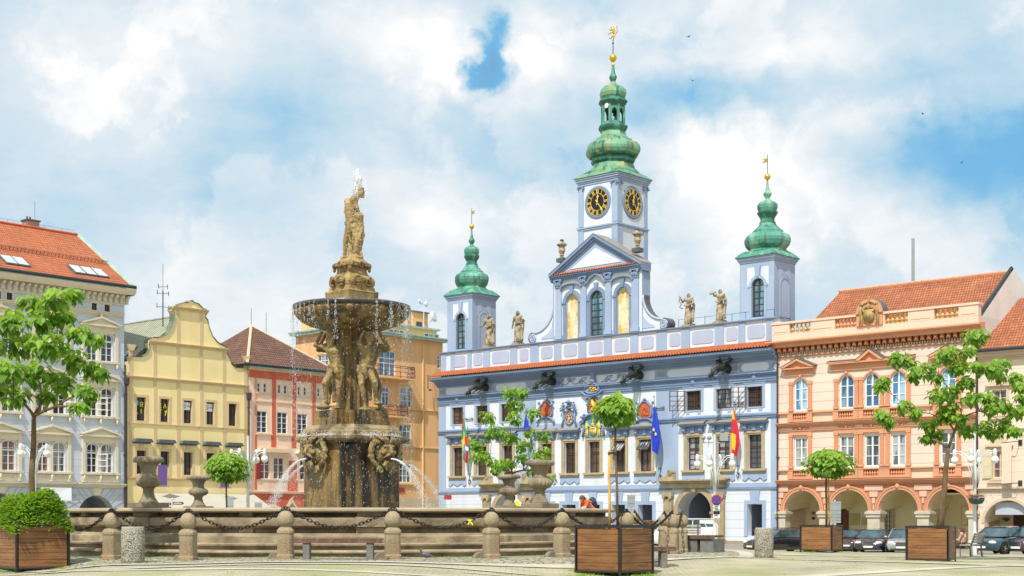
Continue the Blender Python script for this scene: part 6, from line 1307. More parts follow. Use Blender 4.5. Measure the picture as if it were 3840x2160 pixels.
mat('slate_green',(.16,.20,.15),.55,.2,2,.1,12);mat('metalroof_seam',(.30,.33,.25),.5,.2,2,.1,12)
YBF=yellow_house()
def salmon_house():
 F=Fac(932,114.55,1240,121.0,-.05);P=F.P;U=F.U;Z=F.Z;L=F.L
 r=F.root('salmon_house','pink house with red bands and a brown hipped roof beside the fountain','building')
 K=lambda x:U(900+x/1.5925);ZZ=lambda x,y:Z(900+x/1.5925,1250+y/1.5925)
 zt=ZZ(290,215);W_=[]
 sm=[(103,122),(140,160),(226,245),(262,282),(345,362),(380,398),(462,478),(497,512)];md=[(98,162),(222,283),(342,402),(455,512)];lw=[(118,178),(200,262),(357,420),(438,500)]
 zs0,zs1=ZZ(253,362),ZZ(253,307);zm0,zm1=ZZ(252,600),ZZ(252,472);zl0,zl1=ZZ(230,872),ZZ(230,742)
 W_=[(K(a),K(b),zs0,zs1,'brownglass')for a,b in sm]+[(K(a),K(b),zm0,zm1,'m')for a,b in md]+[(K(a),K(b),zl0,zl1,'l')for a,b in lw]
 zg=ZZ(200,958);ar=[(K(130),K(262)),(K(370),K(505))];zi=ZZ(200,1120)
 mb=MB();wall(mb,0,L,-1,zt,[(a,b,c,d,0)for a,b,c,d,_ in W_]+[(a,b,-1,zi+(b-a)/2,(b-a)/2,.6)for a,b in ar],depth=.12,cuts=((K(85),),(zg,)),fn=lambda u,z:1 if z<zg else 0,mr=2)
 mb.box(0,.02,0,9,-1,zt);mb.box(L-.02,L,.6,9,-1,zt,0);mb.box(0,L,8.9,9,-1,zt);mb.build('wall',['pr_wall','pr_red','pr_trim'],r)
 mb=MB();zb=ZZ(290,283)
 mb.box(K(55),L,-.015,.01,zb,zt-.3);
 for a,b in((88,101),(186,216),(308,336),(424,452)):mb.box(K(a),K(b),-.018,.01,ZZ(200,680)if a!=88 else zg+.3,zb-.001)
 mb.box(K(284),K(344),-.018,.01,zg+.2,ZZ(300,760));mb.build('red_band','pr_red',r)
 mb=MB();cornice(mb,-.05,L+.1,zt-.32,[(.12,.1),(.12,.24),(.1,.4)]);cornice(mb,0,L,zg,[(.12,.1),(.08,.16)])
 for a,b in((92,190),(215,312),(335,430),(455,522)):
  a,b=K(a),K(b);frame(mb,a+.08,b-.08,ZZ(250,600)-.1,zb-.12,.08,.03);mb.box(a,b,-.08,.02,ZZ(252,372),ZZ(252,365));mb.box(a,b,-.12,.02,zm0-.16,zm0-.04);mb.box(a,b,-.08,.02,ZZ(252,418),ZZ(252,410))
 for a,b in((95,300),(330,520)):mb.poly([(K(a),ZZ(200,712)),(K(b),ZZ(200,712)),(K(b)-.2,ZZ(200,690)),(K(a)+.2,ZZ(200,690))],-.4,.02);frame(mb,K(a)+.3,K(b)-.3,zl0,zl1,.1,.05)
 for a,b in ar:archring(mb,a,b,zi,(b-a)/2,.2,.05)
 mb.build('moulding','pr_trim',r)
 for a,b,c,d,k in W_:
  w=window(r,a,b,c,d,'whitewood','glass' if k!='l' else 'glass_red',2 if k!='brownglass' else 1,4 if k=='m' else 2 if k!='l' else 3,0,.1,.06,.035)
 mb=MB();mb.box(K(96),K(118),-.12,-.03,zl0,zl1+.2);mb.build('shutter','redshutter',r)
 mb=MB();u=K(307);mb.poly([(u-.7,zg-2.2),(u+.7,zg-2.2),(u+.7,zg-1.2),(u+.35,zg-.8),(u,zg-.25),(u-.35,zg-.8),(u-.7,zg-1.2)],-.06,.02);mb.poly([(u-.5,zg-2.2),(u+.5,zg-2.2),(u+.45,zg-1.2),(u,zg-.7),(u-.45,zg-1.2)],-.1,-.05,1);mb.build('ogee_niche',['pr_trim','slate_green'],r)
 arcade(r,F,ar,zi,-1,'lb_grey',3,zi+2.4,.6)
# hipped roof
 yr=5.5;ua,za=F.P(942,1222,yr);ze=zt+.08;ua=max(.6,ua);e=.5
 ua=F.P(942,1222,yr)[0];ub=max(ua+.2,L-ua if ua>L/2 else ua+1.0)
 A=(ua,yr,za);B=(ua+.4,yr+.3,za)
 mb=MB();mb.add([(-e,-e,ze),(L+e,-e,ze),A],[(0,1,2)]);mb.add([(L+e,-e,ze),(L+e,10,ze),A],[(0,1,2)],1);mb.add([(-e,-e,ze),A,(-e,10,ze)],[(0,1,2)],1);mb.add([(L+e,10,ze),(-e,10,ze),A],[(0,1,2)]);mb.box(-e,L+e,-e,10,ze-.12,ze-.01,2)
 rf=mb.build('roof',['tile_brown','tile_brown_side','gutter'],r);mb=MB();mb.tube([(-e,-e,ze+.05),A],.13,6);mb.tube([(L+e,-e,ze+.05),A],.1,6);mb.build('hip_tiles','cb_trim',rf);mb=MB();mb.tube([(-e,-e-.1,ze-.02),(L+e,-e-.1,ze-.02)],.1,6);mb.tube([(-e-.1,-e,ze-.02),(-e-.1,10,ze-.02)],.1,6);mb.build('gutter','gutter',rf)
 mb=MB();mb.box(-.2,L+.3,-.48,.0,ze-.25,ze-.13);mb.build('eaves_cap','greencap',rf)
 mb=MB();mb.tube([(A[0],A[1],za),(A[0],A[1],za+1.5)],.02,4);mb.tube([(A[0]+1.6,A[1],za-1.2),(A[0]+1.6,A[1],za+1.3)],.02,4);mb.build('lightning_rod','gutter',rf)
 return F
PRF=salmon_house()
def orange_block():
 F=Fac(1290,126.0,1660,135.2,-.1);G=Fac(1108,130.4,1290,126.0,-.1);L=F.L
 r=F.root('apartment_block','orange apartment block behind the fountain with iron balconies and a set-back attic','building')
 K=lambda x:F.U(900+x/1.5925);ZZ=lambda x,y:F.Z(900+x/1.5925,1250+y/1.5925);Q=lambda x:F.U(960+x/2.07);QZ=lambda x,y:F.Z(960+x/2.07,600+y/2.07)
 zt=QZ(1230,1392);dW=G.L
 def holes():return[(K(830),K(928),ZZ(870,252),ZZ(870,103)),(K(830),K(890),ZZ(870,432),ZZ(870,318)),(K(952),K(1025),ZZ(985,442),ZZ(985,322)),(K(950),K(1021),ZZ(985,667),ZZ(985,545)),(K(950),K(1021),ZZ(985,892),ZZ(985,770)),(K(1178),K(1196),ZZ(1187,210),ZZ(1187,130))]
 H=holes();mb=MB();wall(mb,0,L,-1,zt,[h+(0,)for h in H],depth=.15,cuts=((K(1090),),()),fn=lambda u,z:0);
 yl=dW;mb.box(L-.02,L,0,yl,-1,zt);mb.box(0,L,yl-.02,yl,-1,zt)
# left face with one window
 def lu(px):return dW-G.U(px)
 mb.T=Matrix.Rotation(rad(-90),4,'Z');wa,wb=-lu(900+460/1.5925),-lu(900+527/1.5925);wz0,wz1=G.Z(1215,1250+200/1.5925),G.Z(1215,1250+125/1.5925)
 wall(mb,-yl,0,-1,zt,[(min(wa,wb),max(wa,wb),wz0,wz1,0)],depth=.15)
 mb.build('wall',['ab_wall','ab_light'],r)
 for i,(a,b,c,d)in enumerate(H):
  w=window(r,a,b,c,d,'whitewood','glass_blue' if i<2 else 'glass_curtain',3 if i<5 else 1,3 if i>1 else 2,0,.1,.08,.06,transom=.7 if i<2 else None)
  if 1<i<5:mb=MB();frame(mb,a,b,c,d,.12,.03,bottom=False);mb.box(a-.25,b+.55,-.14,.02,c-.18,c-.06);mb.build('window_surround','ab_light',w)
 o=window(r,min(wa,wb),max(wa,wb),wz0,wz1,'whitewood','glass_curtain',3,2,0,.1,.08,.05);o.rotation_euler=(0,0,rad(-90))
 mb=MB();[mb.box(0,L,-.1,.02,z,z+.1)for z in(ZZ(1130,465),ZZ(1130,688))];[mb.box(-.1,.02,0,yl,z,z+.1)for z in(ZZ(1130,465),ZZ(1130,688))];mb.box(K(1088),K(1092),-.12,.02,-1,zt-.3);mb.build('string_course','ab_light',r)
 mb=MB();mb.box(-.5,L+.3,-.5,yl+.3,zt,zt+.22);mb.box(-.62,L+.4,-.62,yl+.4,zt+.22,zt+.34);ev=mb.build('eaves','greencap',r)
# set-back attic and roof house
 z2=QZ(1300,1300);mb=MB();hb=[(Q(1085),Q(1215),QZ(1150,1372),QZ(1150,1308)),(Q(1362),Q(1478),QZ(1420,1402),QZ(1420,1340))];y2=1.0
 wall(mb,1.0,L+.2,zt+.3,z2,[h+(0,)for h in hb],y=y2,depth=.1);mb.box(1.0,1.02,y2,yl,zt+.3,z2);mb.build('attic','ab_light',r);mb=MB();mb.box(.7,L+.4,.7,yl,z2,z2+.16);mb.build('attic_roof','greencap',r)
 for h in hb:window(r,*h,'whitewood','glass_curtain',3,1,0,y2+.08,.08,.08,name='attic_window')
 a,b=F.P(960+1215/2.07,1200,2.5)[0],L+.5;z3=F.P(1600,600+1192/2.07,2.5)[1];mb=MB();mb.box(a,b,2.5,6,z2+.1,z3);ph=mb.build('roof_house','ab_wall',r);mb=MB();mb.box(a-.15,b+.1,2.35,6.1,z3,z3+.1);mb.build('roof_cap','slate',ph)
 u=F.P(960+1270/2.07,1200,2.4)[0];mb=MB();mb.box(u-.35,u+.35,2.44,2.5,z3-1.9,z3-.9);mb.build('roof_house_window','glass',ph)
 u=F.P(960+1380/2.07,1200,2.0)[0];z=F.P(1620,600+1215/2.07,2.0)[1];mb=MB();mb.T=Matrix.Translation((u,2.0,z))@Matrix.Rotation(rad(75),4,'X')@Matrix.Rotation(rad(20),4,'Y');mb.lathe([(.1,-.2),(.5,-.1),(.52,.1),(.4,.16)],18);mb.T=None;mb.tube([(u,2.0,z),(u,2.5,z-.5)],.04,5);tag(mb.build('satellite_dish','lampmetal',loc=F.W(0,0,0),rotz=F.rot),'white satellite dish on the orange roof house','satellite dish')
 mb=MB();u=F.P(960+1302/2.07,1200,2.0)[0];z=z3;mb.tube([(0,0,-1.8),(0,0,1.0)],.05,6);mb.tube([(-.6,0,.75),(.3,0,.75)],.03,5);mb.ell((-.6,0,1.0),(.16,.12,.2),8);mb.ell((-.3,0,.85),(.13,.1,.16),8);mb.ell((.35,0,.8),(.25,.12,.28),8);mb.tube([(.45,0,.9),(.45,0,2.3)],.015,4);tag(mb.build('roof_antenna','lampmetal',loc=F.W(u,2.0,z),rotz=F.rot),'mast with small dishes on top of the orange block','antenna')
# parapet part at the left, ac unit
 mb=MB();zl=G.Z(1120,600+1335/2.07);mb.box(.6,.9,1.0,yl,zt+.3,zt+1.6);mb.build('attic_parapet','ab_light',r)
 mb=MB();mb.box(.12,.6,yl*.45,yl*.45+1.0,zt+.75,zt+1.45);ac=mb.build('air_conditioner','whitewood',r,bevel=.03);mb=MB();mb.T=Matrix.Translation((.1,yl*.45+.62,zt+1.1))@Matrix.Rotation(rad(-90),4,'Y');mb.lathe([(.26,-.02),(.26,.02)],16);mb.build('fan_grille','gutter',ac)
# balconies
 for a,b,z0,z1 in((K(780),K(1000),ZZ(950,272),ZZ(985,208)),(K(840),K(955),ZZ(940,500),ZZ(945,437))):
  d=1.0;mb=MB();mb.box(a,b,-d,.02,z0-.12,z0);bl=mb.build('balcony','ab_light',r);mb=MB()
  for z in(z0+.1,(z0+z1)/2,z1-.15,z1):mb.tube([(a,0,z),(a,-d,z),(b,-d,z),(b,0,z)],.03,5)
  n=int((b-a)/.9)
  for i in range(n+1):mb.tube([(a+(b-a)*i/n,-d,z0),(a+(b-a)*i/n,-d,z1)],.03,5)
  for i in range(8):mb.tube([(b-.9+i*.12,-d,z0+.1),(b-.9+i*.12,-d,z1)],.015,4)
  mb.build('railing','iron_red',bl)
 mb=MB();u=K(1100);mb.tube([(K(1078),-.9,ZZ(1090,258)),(K(1150),-.05,ZZ(1130,250))],.03,5);mb.tube([(u,-.5,ZZ(1100,258)),(u,-.5,ZZ(1100,336))],.05,6);mb.ell((u+.2,-.6,ZZ(1100,340)),(.2,.15,.1),7);mb.build('iron_bracket','iron_red',r)
 mb=MB();u=K(960);z=ZZ(960,936);mb.box(u-.45,u+.45,-.06,.0,z-.22,z+.22);mb.build('street_name_plate','sign_red',r)
# low grey shop zone
 mb=MB();mb.box(-.01,L,-.03,.01,-1,ZZ(1020,985));mb.build('ground_floor','cb_trim',r)
orange_block()
# ================================================================ the fountain
FZ=.42
def ringpt(px,R_,near=True):
 k=(px-CX)/FL;a=k*k+1;b=-2*(k*FX+FY);c=FX*FX+FY*FY-R_*R_;d=math.sqrt(max(0,b*b-4*a*c));Y=(-b+(-d if near else d))/(2*a);return k*Y,Y
fo=thing('fountain','baroque stone fountain with four atlantes, an upper bowl and a standing hero on top','fountain',(FX,FY,FZ))
def fountain():
 n=16;a0=rad(-90+11.25/1-.0)
 def ngon(prof,name,m,mod=None):
  mb=MB();vs=[];fs=[];sub=3
  N_=n*sub
  for r,z in prof:
   for k in range(N_):
    a=a0+2*math.pi*k/N_;f=math.cos(math.pi/n)/math.cos(((a-a0)%(2*math.pi/n))-math.pi/n);vs.append((r*f*math.cos(a)/math.cos(math.pi/n),r*f*math.sin(a)/math.cos(math.pi/n),z))
  for i in range(len(prof)-1):
   for k in range(N_):k2=(k+1)%N_;fs.append((i*N_+k,i*N_+k2,(i+1)*N_+k2,(i+1)*N_+k))
  mb.add(vs,fs);return mb.build(name,m,fo,auto=32)
 zz=lambda w:w-FZ
 ngon([(9.84,-.15),(9.84,zz(.53)),(9.95,zz(.545)),(9.95,zz(.58)),(9.93,zz(.60)),(9.88,zz(.62)),(9.42,zz(.622)),(9.42,zz(.72)),(9.53,zz(.735)),(9.54,zz(.78)),(9.49,zz(.80)),(8.9,zz(.81))],'step','sandstone')
 bw=ngon([(9.12,zz(.80)),(9.12,zz(.98)),(9.06,zz(1.0)),(8.97,zz(1.02)),(8.95,zz(1.07)),(8.74,zz(1.09)),(8.70,zz(1.19)),(8.84,zz(1.235)),(9.02,zz(1.29)),(9.05,zz(1.38)),(9.05,zz(1.50)),(8.98,zz(1.53)),(8.70,zz(1.55)),(8.62,zz(1.61)),(8.72,zz(1.66)),(8.92,zz(1.67)),(8.9,zz(1.675)),(8.3,zz(1.675)),(8.3,zz(.7)),(8.5,zz(.65))],'basin_wall','sandstone')
 ngon([(8.95,zz(1.665)),(9.10,zz(1.675)),(9.155,zz(1.71)),(9.15,zz(1.76)),(9.08,zz(1.795)),(8.98,zz(1.80)),(8.3,zz(1.80)),(8.2,zz(1.76)),(8.25,zz(1.68))],'basin_rim','rimstone')
 for k in range(n):
  mb=MB();a=a0+2*math.pi*k/n;mb.T=Matrix.Rotation(a,4,'Z')
  w=.24 if k%2 else .42
  for x1,z0,z1,ww in((9.20,.80,.99,w+.05),(8.99,1.0,1.24,w-.03),(9.13,1.25,1.54,w),(9.0,1.545,1.67,w-.05)):mb.box(8.7,x1+(.0 if k%2 else .04),-ww,ww,zz(z0),zz(z1))
  mb.build('basin_buttress','sandstone',bw,bevel=.015)
 mb=MB();mb.lathe([(8.35,zz(.75)),(8.35,zz(1.52))],64);tag(mb.build('fountain_water','water',loc=(FX,FY,FZ)),kind='structure')
# pedestal: square on its corner, its front corners notched
 def plan(s,nt=.15,dn=.16):
  o=[]
  for q in range(4):
   a=rad(-90+90*q);c,d=math.cos(a),math.sin(a);t=(-d,c)
   for(r,w)in((s,-nt*s),(s-dn,0),(s,nt*s)):o.append((c*r+t[0]*w,d*r+t[1]*w))
  return o
 def stack(levels,name,m,par=fo,tm=None):
  mb=MB();vs=[];fs=[]
  for s,z,*e in levels:
   P_=plan(s,*(e or()));vs+=[(x,y,z)for x,y in P_]
  k=12
  for i in range(len(levels)-1):
   for j in range(k):j2=(j+1)%k;fs.append((i*k+j,i*k+j2,(i+1)*k+j2,(i+1)*k+j))
  fs+=[tuple(range(k-1,-1,-1)),tuple(range((len(levels)-1)*k,len(levels)*k))]
  mb.add(vs,fs);return mb.build(name,m,par,bevel=.02)
 Zf=lambda y,dy=0.:ZC+(YH-y)/FL*(FY-dy)-FZ
 ped=stack([(1.72,.0),(1.72,.7),(1.68,.72),(1.62,.9),(1.60,Zf(1668,.8)),(1.66,Zf(1664,.8)),(1.72,Zf(1660,.8))],'pedestal','wetstone')
 stack([(1.66,Zf(1663,1)),(1.72,Zf(1658,1)),(1.86,Zf(1654,1)),(1.90,Zf(1646,1)),(1.90,Zf(1635,1)),(1.74,Zf(1633,1)),(1.73,Zf(1617,1)),(1.66,Zf(1615,1)),(1.64,Zf(1604,1)),(1.54,Zf(1602,1)),(1.50,Zf(1592,1)),(1.3,Zf(1591,1))],'ledge','ledgestone',ped)
 zb0,zb1=Zf(1596,.8),Zf(1538,.8)
 stack([(1.28,zb0,.30,.5),(1.28,(zb0+zb1)/2,.30,.5),(1.24,(zb0+zb1)/2+.01,.30,.5),(1.23,zb1,.30,.5)],'figure_plinth','wetstone',ped)
# fluted core
 zc0,zc1=zb1-.3,Zf(1225);mb=MB();h=zc1-zc0
 mb.lathe([(.42,0),(.40,h*.25),(.36,h*.6),(.34,h*.68),(.46,h*.74),(.50,h*.84),(.42,h*.9),(.6,h*1.0)],32,(0,0,zc0),flute=lambda k,z:1+.05*(-1)**(k//1));mb.build('fluted_core','wetstone',fo)
# the bowl
 zr=Zf(1150);zbot=Zf(1243);n2=264
 fl_=lambda k,z:1+(.045*abs(math.sin(math.pi*k/6))if z<zr-.15 else .02)
 mb=MB();mb.lathe([(.55,zbot-.12),(.75,zbot),(1.05,zbot+.07),(1.40,zbot+.18),(1.68,zbot+.33),(1.84,zbot+.50),(1.90,zbot+.62),(1.86,zr-.13)],n2,flute=fl_);mb.build('upper_bowl','bowlstone',fo,auto=60)
 mb=MB();mb.lathe([(1.85,zr-.16),(1.92,zr-.13),(2.0,zr-.09),(2.03,zr-.04),(2.02,zr),(1.96,zr+.02),(1.80,zr+.02),(1.7,zr-.1),(.3,zr-.15)],64);mb.build('bowl_rim','darkrim',fo,smooth=True)
# upper pedestal, corner forward
 K=lambda y:ZC+(YH-(600+y/2.07))/FL*(FY-.3)-FZ
 def sq(levels,name,m,par=fo,bend=0.):
  mb=MB();vs=[];k=16
  for s,z in levels:
   for j in range(k):
    a=rad(-90+360*j/k);c_,s_=abs(math.cos(a)),abs(math.sin(a));d_=s/(c_+s_);r=d_*(1-bend)+s*.76*bend;vs.append((r*math.cos(a),r*math.sin(a),z))
  fs=[(i*k+j,i*k+(j+1)%k,(i+1)*k+(j+1)%k,(i+1)*k+j)for i in range(len(levels)-1)for j in range(k)]+[tuple(range(k-1,-1,-1)),tuple(range((len(levels)-1)*k,len(levels)*k))]
  mb.add(vs,fs);return mb.build(name,m,par,auto=30)
 up=sq([(.90,zr-.1),(.91,K(1035)),(.93,K(1025)),(.90,K(1015)),(.80,K(1010)),(.78,K(985))],'statue_pedestal','goldstone')
 sq([(.78,K(990)),(.80,K(975)),(.84,K(960)),(.85,K(935)),(.80,K(912)),(.68,K(895)),(.58,K(878)),(.54,K(855)),(.55,K(835)),(.60,K(818)),(.66,K(808)),(.67,K(795)),(.60,K(788)),(.52,K(775)),(.44,K(762)),(.36,K(748)),(.2,K(744))],'pedestal_shaft','goldstone',up,.25)
 for q in range(4):
  a=rad(-90+90*q);mb=MB()
  for s in(-1,1):
   b=a+s*rad(24);x,y=.70*math.cos(b),.70*math.sin(b)
   mb.T=Matrix.Translation((x,y,K(938)))@Matrix.Rotation(b+rad(90),4,'Z');mb.tube(curl((0,0),.13,1.5,y=-.02,s=s),.045,6);mb.ell((0,0,0),(.09,.08,.09),8);mb.ell((0,.02,-.16),(.07,.06,.06),7)
  mb.T=Matrix.Translation((.60*math.cos(a),.60*math.sin(a),K(815)))@Matrix.Rotation(a+rad(90),4,'Z');mb.ell((0,0,0),(.13,.08,.10),8);mb.ell((-.2,.1,-.03),(.1,.07,.06),7);mb.ell((.2,.1,-.03),(.1,.07,.06),7);mb.ell((0,0,-.12),(.07,.06,.1),7)
  b=a+rad(45);mb.T=Matrix.Translation((.52*math.cos(b),.52*math.sin(b),K(820)))@Matrix.Rotation(b+rad(90),4,'Z');mb.tube(curl((0,0),.12,1.3,y=-.0),.045,6);mb.T=Matrix.Translation((.60*math.cos(b),.60*math.sin(b),K(940)))@Matrix.Rotation(b+rad(90),4,'Z');mb.ell((0,.02,0),(.16,.06,.11),8)
  mb.T=None;mb.build('carving','carvedstone',up,smooth=True)
# the hero wrestling a lion
 m=.00442;X=lambda x:(x-752)*m;G={}
 J=dict(pel=(747,505,0),chest=(748,345,-.02),neck=(788,278,-.04),head=(822,243,-.06),shl=(772,300,-.20),shr=(718,300,.14),ell=(800,375,-.26),elr=(702,385,.10),hal=(815,425,-.16),har=(765,410,-.10),hipl=(768,515,-.09),hipr=(730,515,.09),knl=(800,615,-.16),knr=(702,615,.06),anl=(775,730,-.12),anr=(692,735,.08),toel=(810,748,-.16),toer=(672,748,.0))
 J={k:(X(a),c,K(b))for k,(a,b,c)in J.items()};J['look']=(.8,-.3,-.5)
 mb=MB();S=2.45;J2={k:(tuple(v_/S for v_ in v)if k!='look' else v)for k,v in J.items()};figure(mb,S,J2,1.06)
 hd=Vector(J['head'])
 for q in range(12):a=q*1.1;mb.ell(hd+Vector((-.03+.11*math.cos(a),.11*math.sin(a),.04+.05*(q%3))),(.06,.06,.05),6)
# cloth at the waist and the lion's body between the legs
 mb.tube([(X(700),.1,K(475)),(X(750),-.18,K(470)),(X(800),-.1,K(450))],.075,7);mb.tube([(X(735),-.15,K(480)),(X(730),-.18,K(560)),(X(750),-.15,K(640))],[.08,.07,.03],7)
 mb.cap((X(808),-.08,K(455)),(X(820),.0,K(570)),.17,.15,10);mb.cap((X(820),0,K(570)),(X(790),.05,K(720)),.16,.14,10);mb.ell((X(812),-.14,K(430)),(.17,.16,.15),10);mb.cap((X(770),.05,K(560)),(X(745),.08,K(735)),.15,.14,8)
 for q in range(14):mb.ell((X(775+R.random()*55),-.10-R.random()*.08,K(455+R.random()*110)),(.055,.05,.07),6)
 mb.cap((X(835),-.1,K(520)),(X(815),-.2,K(600)),.06,.05,7);mb.ell((X(750),0,K(748)),(.34,.3,.07),10);mb.cap((X(820),.0,K(700)),(X(835),-.05,K(745)),.06,.05,6)
 b=mb.build('hero_and_lion','goldstone',fo);remesh(b,.024,1,(.07,.03))
# four atlantes with raised arms
 m=.0024;fz=zb1+.02
 def atl(name,JJ,x0,ang,mirror=False):
  ff=lambda x,y:((x-x0)*m*(-1 if mirror else 1),(1345-y)*m)
  S=2.5;J_={}
  for k,(a,b,c)in JJ.items():
   u,z=ff(a,b);J_[k]=(u/S,c/S,z/S)
  J_['look']=(-.2,-1,-.1);mb=MB();g=figure(mb,S,J_,1.12);p=g['pel']
  mb.tube([g['hipr']+Vector((-.12,-.05,.12)),p+Vector((0,-.2,.02)),g['hipl']+Vector((.12,-.05,.10))],.075,8);mb.tube([p+Vector((-.02,-.22,.02)),p+Vector((.04,-.26,-.18)),p+Vector((.1,-.2,-.40))],[.09,.10,.04],8);mb.tube([p+Vector((-.08,-.2,.0)),p+Vector((-.06,-.22,-.2))],[.07,.03],7)
  mb.tube([p+Vector((.15,.12,0)),p+Vector((.12,.2,-.5)),p+Vector((.1,.22,-1.1))],[.12,.13,.14],8)
  mb.ell(g['head']+Vector((0,.0,.20)),(.14,.13,.09),9)
  for q in range(9):a=q*.8;mb.ell(g['head']+Vector((.10*math.cos(a),.10*math.sin(a)+.02,.06-.03*(q%2))),(.06,.06,.07),6)
  for q in range(4):mb.ell(g['head']+Vector((-.045+q*.03,-.10,-.16-.02*(q%2))),(.04,.05,.07),6)
  for s in(-1,1):mb.ell(g['chest']+Vector((s*.10,-.17,.05)),(.12,.07,.09),8)
  mb.ell((g['anr']+g['toer'])/2+Vector((0,-.02,-.12)),(.26,.2,.10),8);mb.ell((g['anl']+g['toel'])/2+Vector((0,0,-.06)),(.18,.18,.05),8)
  o=mb.build('atlas_figure','carvedstone',fo);remesh(o,.024,1,(.08,.025));return o
 A1=dict(pel=(550,740,0),chest=(528,545,-.08),neck=(490,455,-.08),head=(468,375,-.14),shl=(600,470,-.06),shr=(405,455,-.02),ell=(640,425,-.2),elr=(250,430,.05),hal=(632,260,-.08),har=(320,290,.02),hipl=(600,800,-.02),hipr=(480,790,-.02),knl=(585,1030,-.1),knr=(395,975,-.2),anl=(575,1270,0),anr=(405,1225,-.05),toel=(530,1325,-.22),toer=(330,1290,-.22))
 A2=dict(pel=(925,745,0),chest=(975,530,-.06),neck=(1000,440,-.08),head=(1010,350,-.16),shl=(1075,440,0),shr=(890,470,-.12),ell=(1235,440,.08),elr=(850,390,-.2),hal=(1150,265,.05),har=(905,265,-.1),hipl=(985,790,.02),hipr=(880,790,-.06),knl=(1075,960,-.12),knr=(890,985,-.16),anl=(1085,1200,0),anr=(935,1270,-.05),toel=(1165,1265,-.16),toer=(940,1325,-.25))
 o1=atl('a',A1,520,0);o1.location=(-.52,-.62,fz);o2=atl('b',A2,960,0);o2.location=(.58,-.62,fz)
 for o,x,y,r in((o1,.58,.62,180),(o2,-.58,.62,180)):
  c=o.copy();COL.objects.link(c);c.location=(x,y,fz);c.rotation_euler=(0,0,rad(r))
# mascarons
 def mask(x,y,z,ang):
  mb=MB();E=lambda c,r:mb.ell(c,r,8)
  E((0,-.0,0),(.40,.22,.46));E((0,-.16,.05),(.26,.2,.34));mb.cap((0,-.36,.16),(0,-.42,-.02),.05,.075,7)
  for s in(-1,1):
   mb.cap((s*.04,-.34,.17),(s*.22,-.30,.20),.05,.04,7);E((s*.13,-.30,.10),(.06,.05,.04));E((s*.2,-.26,-.02),(.11,.1,.09));mb.cap((s*.05,-.36,-.1),(s*.24,-.28,-.2),.05,.03,7)
   mb.tube([(s*.12,-.3,-.32),(s*.2,-.28,-.45),(s*.1,-.3,-.6)],[.08,.07,.03],7);mb.tube([(s*.3,-.15,.3),(s*.52,-.1,.36),(s*.62,-.06,.05),(s*.52,-.05,-.3),(s*.3,-.08,-.5)],[.09,.12,.1,.09,.08],8)
   mb.tube(curl((s*.52,.42),.14,1.5,y=-.12,s=s),.055,6);mb.tube(curl((s*.2,.56),.16,1.5,y=-.16,s=-s),.06,6);mb.tube(curl((s*.26,-.62),.12,1.4,y=-.14,s=s),.05,6);mb.tube(curl((s*.62,-.2),.10,1.3,y=-.06,s=s),.04,6)
   for q in range(4):mb.tube([(s*.05*q,-.28,.3),(s*(.1+.08*q),-.32,.42),(s*(.1+.1*q),-.2,.52)],.045,6)
  for q in range(5):mb.cap(((q-2)*.06,-.32,-.34),((q-2)*.09,-.26,-.58+abs(q-2)*.04),.05,.025,6)
  E((0,-.2,.62),(.14,.1,.1));o=mb.build('mask_spout','carvedstone',ped,loc=(x,y,z),rotz=ang);remesh(o,.022,1,(.07,.03))
  c=MB();c.T=Matrix.Translation((0,-.335,-.24))@Matrix.Rotation(rad(90),4,'X');c.lathe([(.085,-.04),(.10,.045)],12);c.build('mouth','inside_dark',o);return o
 zm=Zf(1696,1.0)
 for c in fo.children:
  if c.name.split('.')[0]not in('step','basin_wall','basin_rim'):c.location.x+=.25
 for x,y,a in((-1.13,-.98,-45),(1.18,-.95,45),(1.13,.98,135),(-1.13,.98,-135)):mask(x,y,zm,rad(a))
 return zr,zbot,zm,zb1,K
mat('bowlstone',(.25,.16,.06),.45,.35,3,.5,12,(.06,.035,.015),.85,(3,3,1.2),(.46,.62));mat('ledgestone',(.34,.27,.15),.45,.3,2,.5,12,(.12,.075,.03),.9,(2,2,.9),(.46,.62));mat('darkrim',(.09,.09,.10),.22,.3,3,.2,12,(.20,.15,.09),.6,(4,4,4),(.5,.7))
mat('water',(.10,.13,.11),.06,.1,2,.5,6,spec=.8);mat('foam',(.90,.93,.95),.4,0,bump=0,alpha=.8);mat('drop',(.82,.87,.90),.15,0,bump=0,alpha=.8);mat('mistdrop',(.85,.9,.93),.3,0,bump=0,alpha=.5)
ZR,ZBOT,ZM,ZB1,KK=fountain()
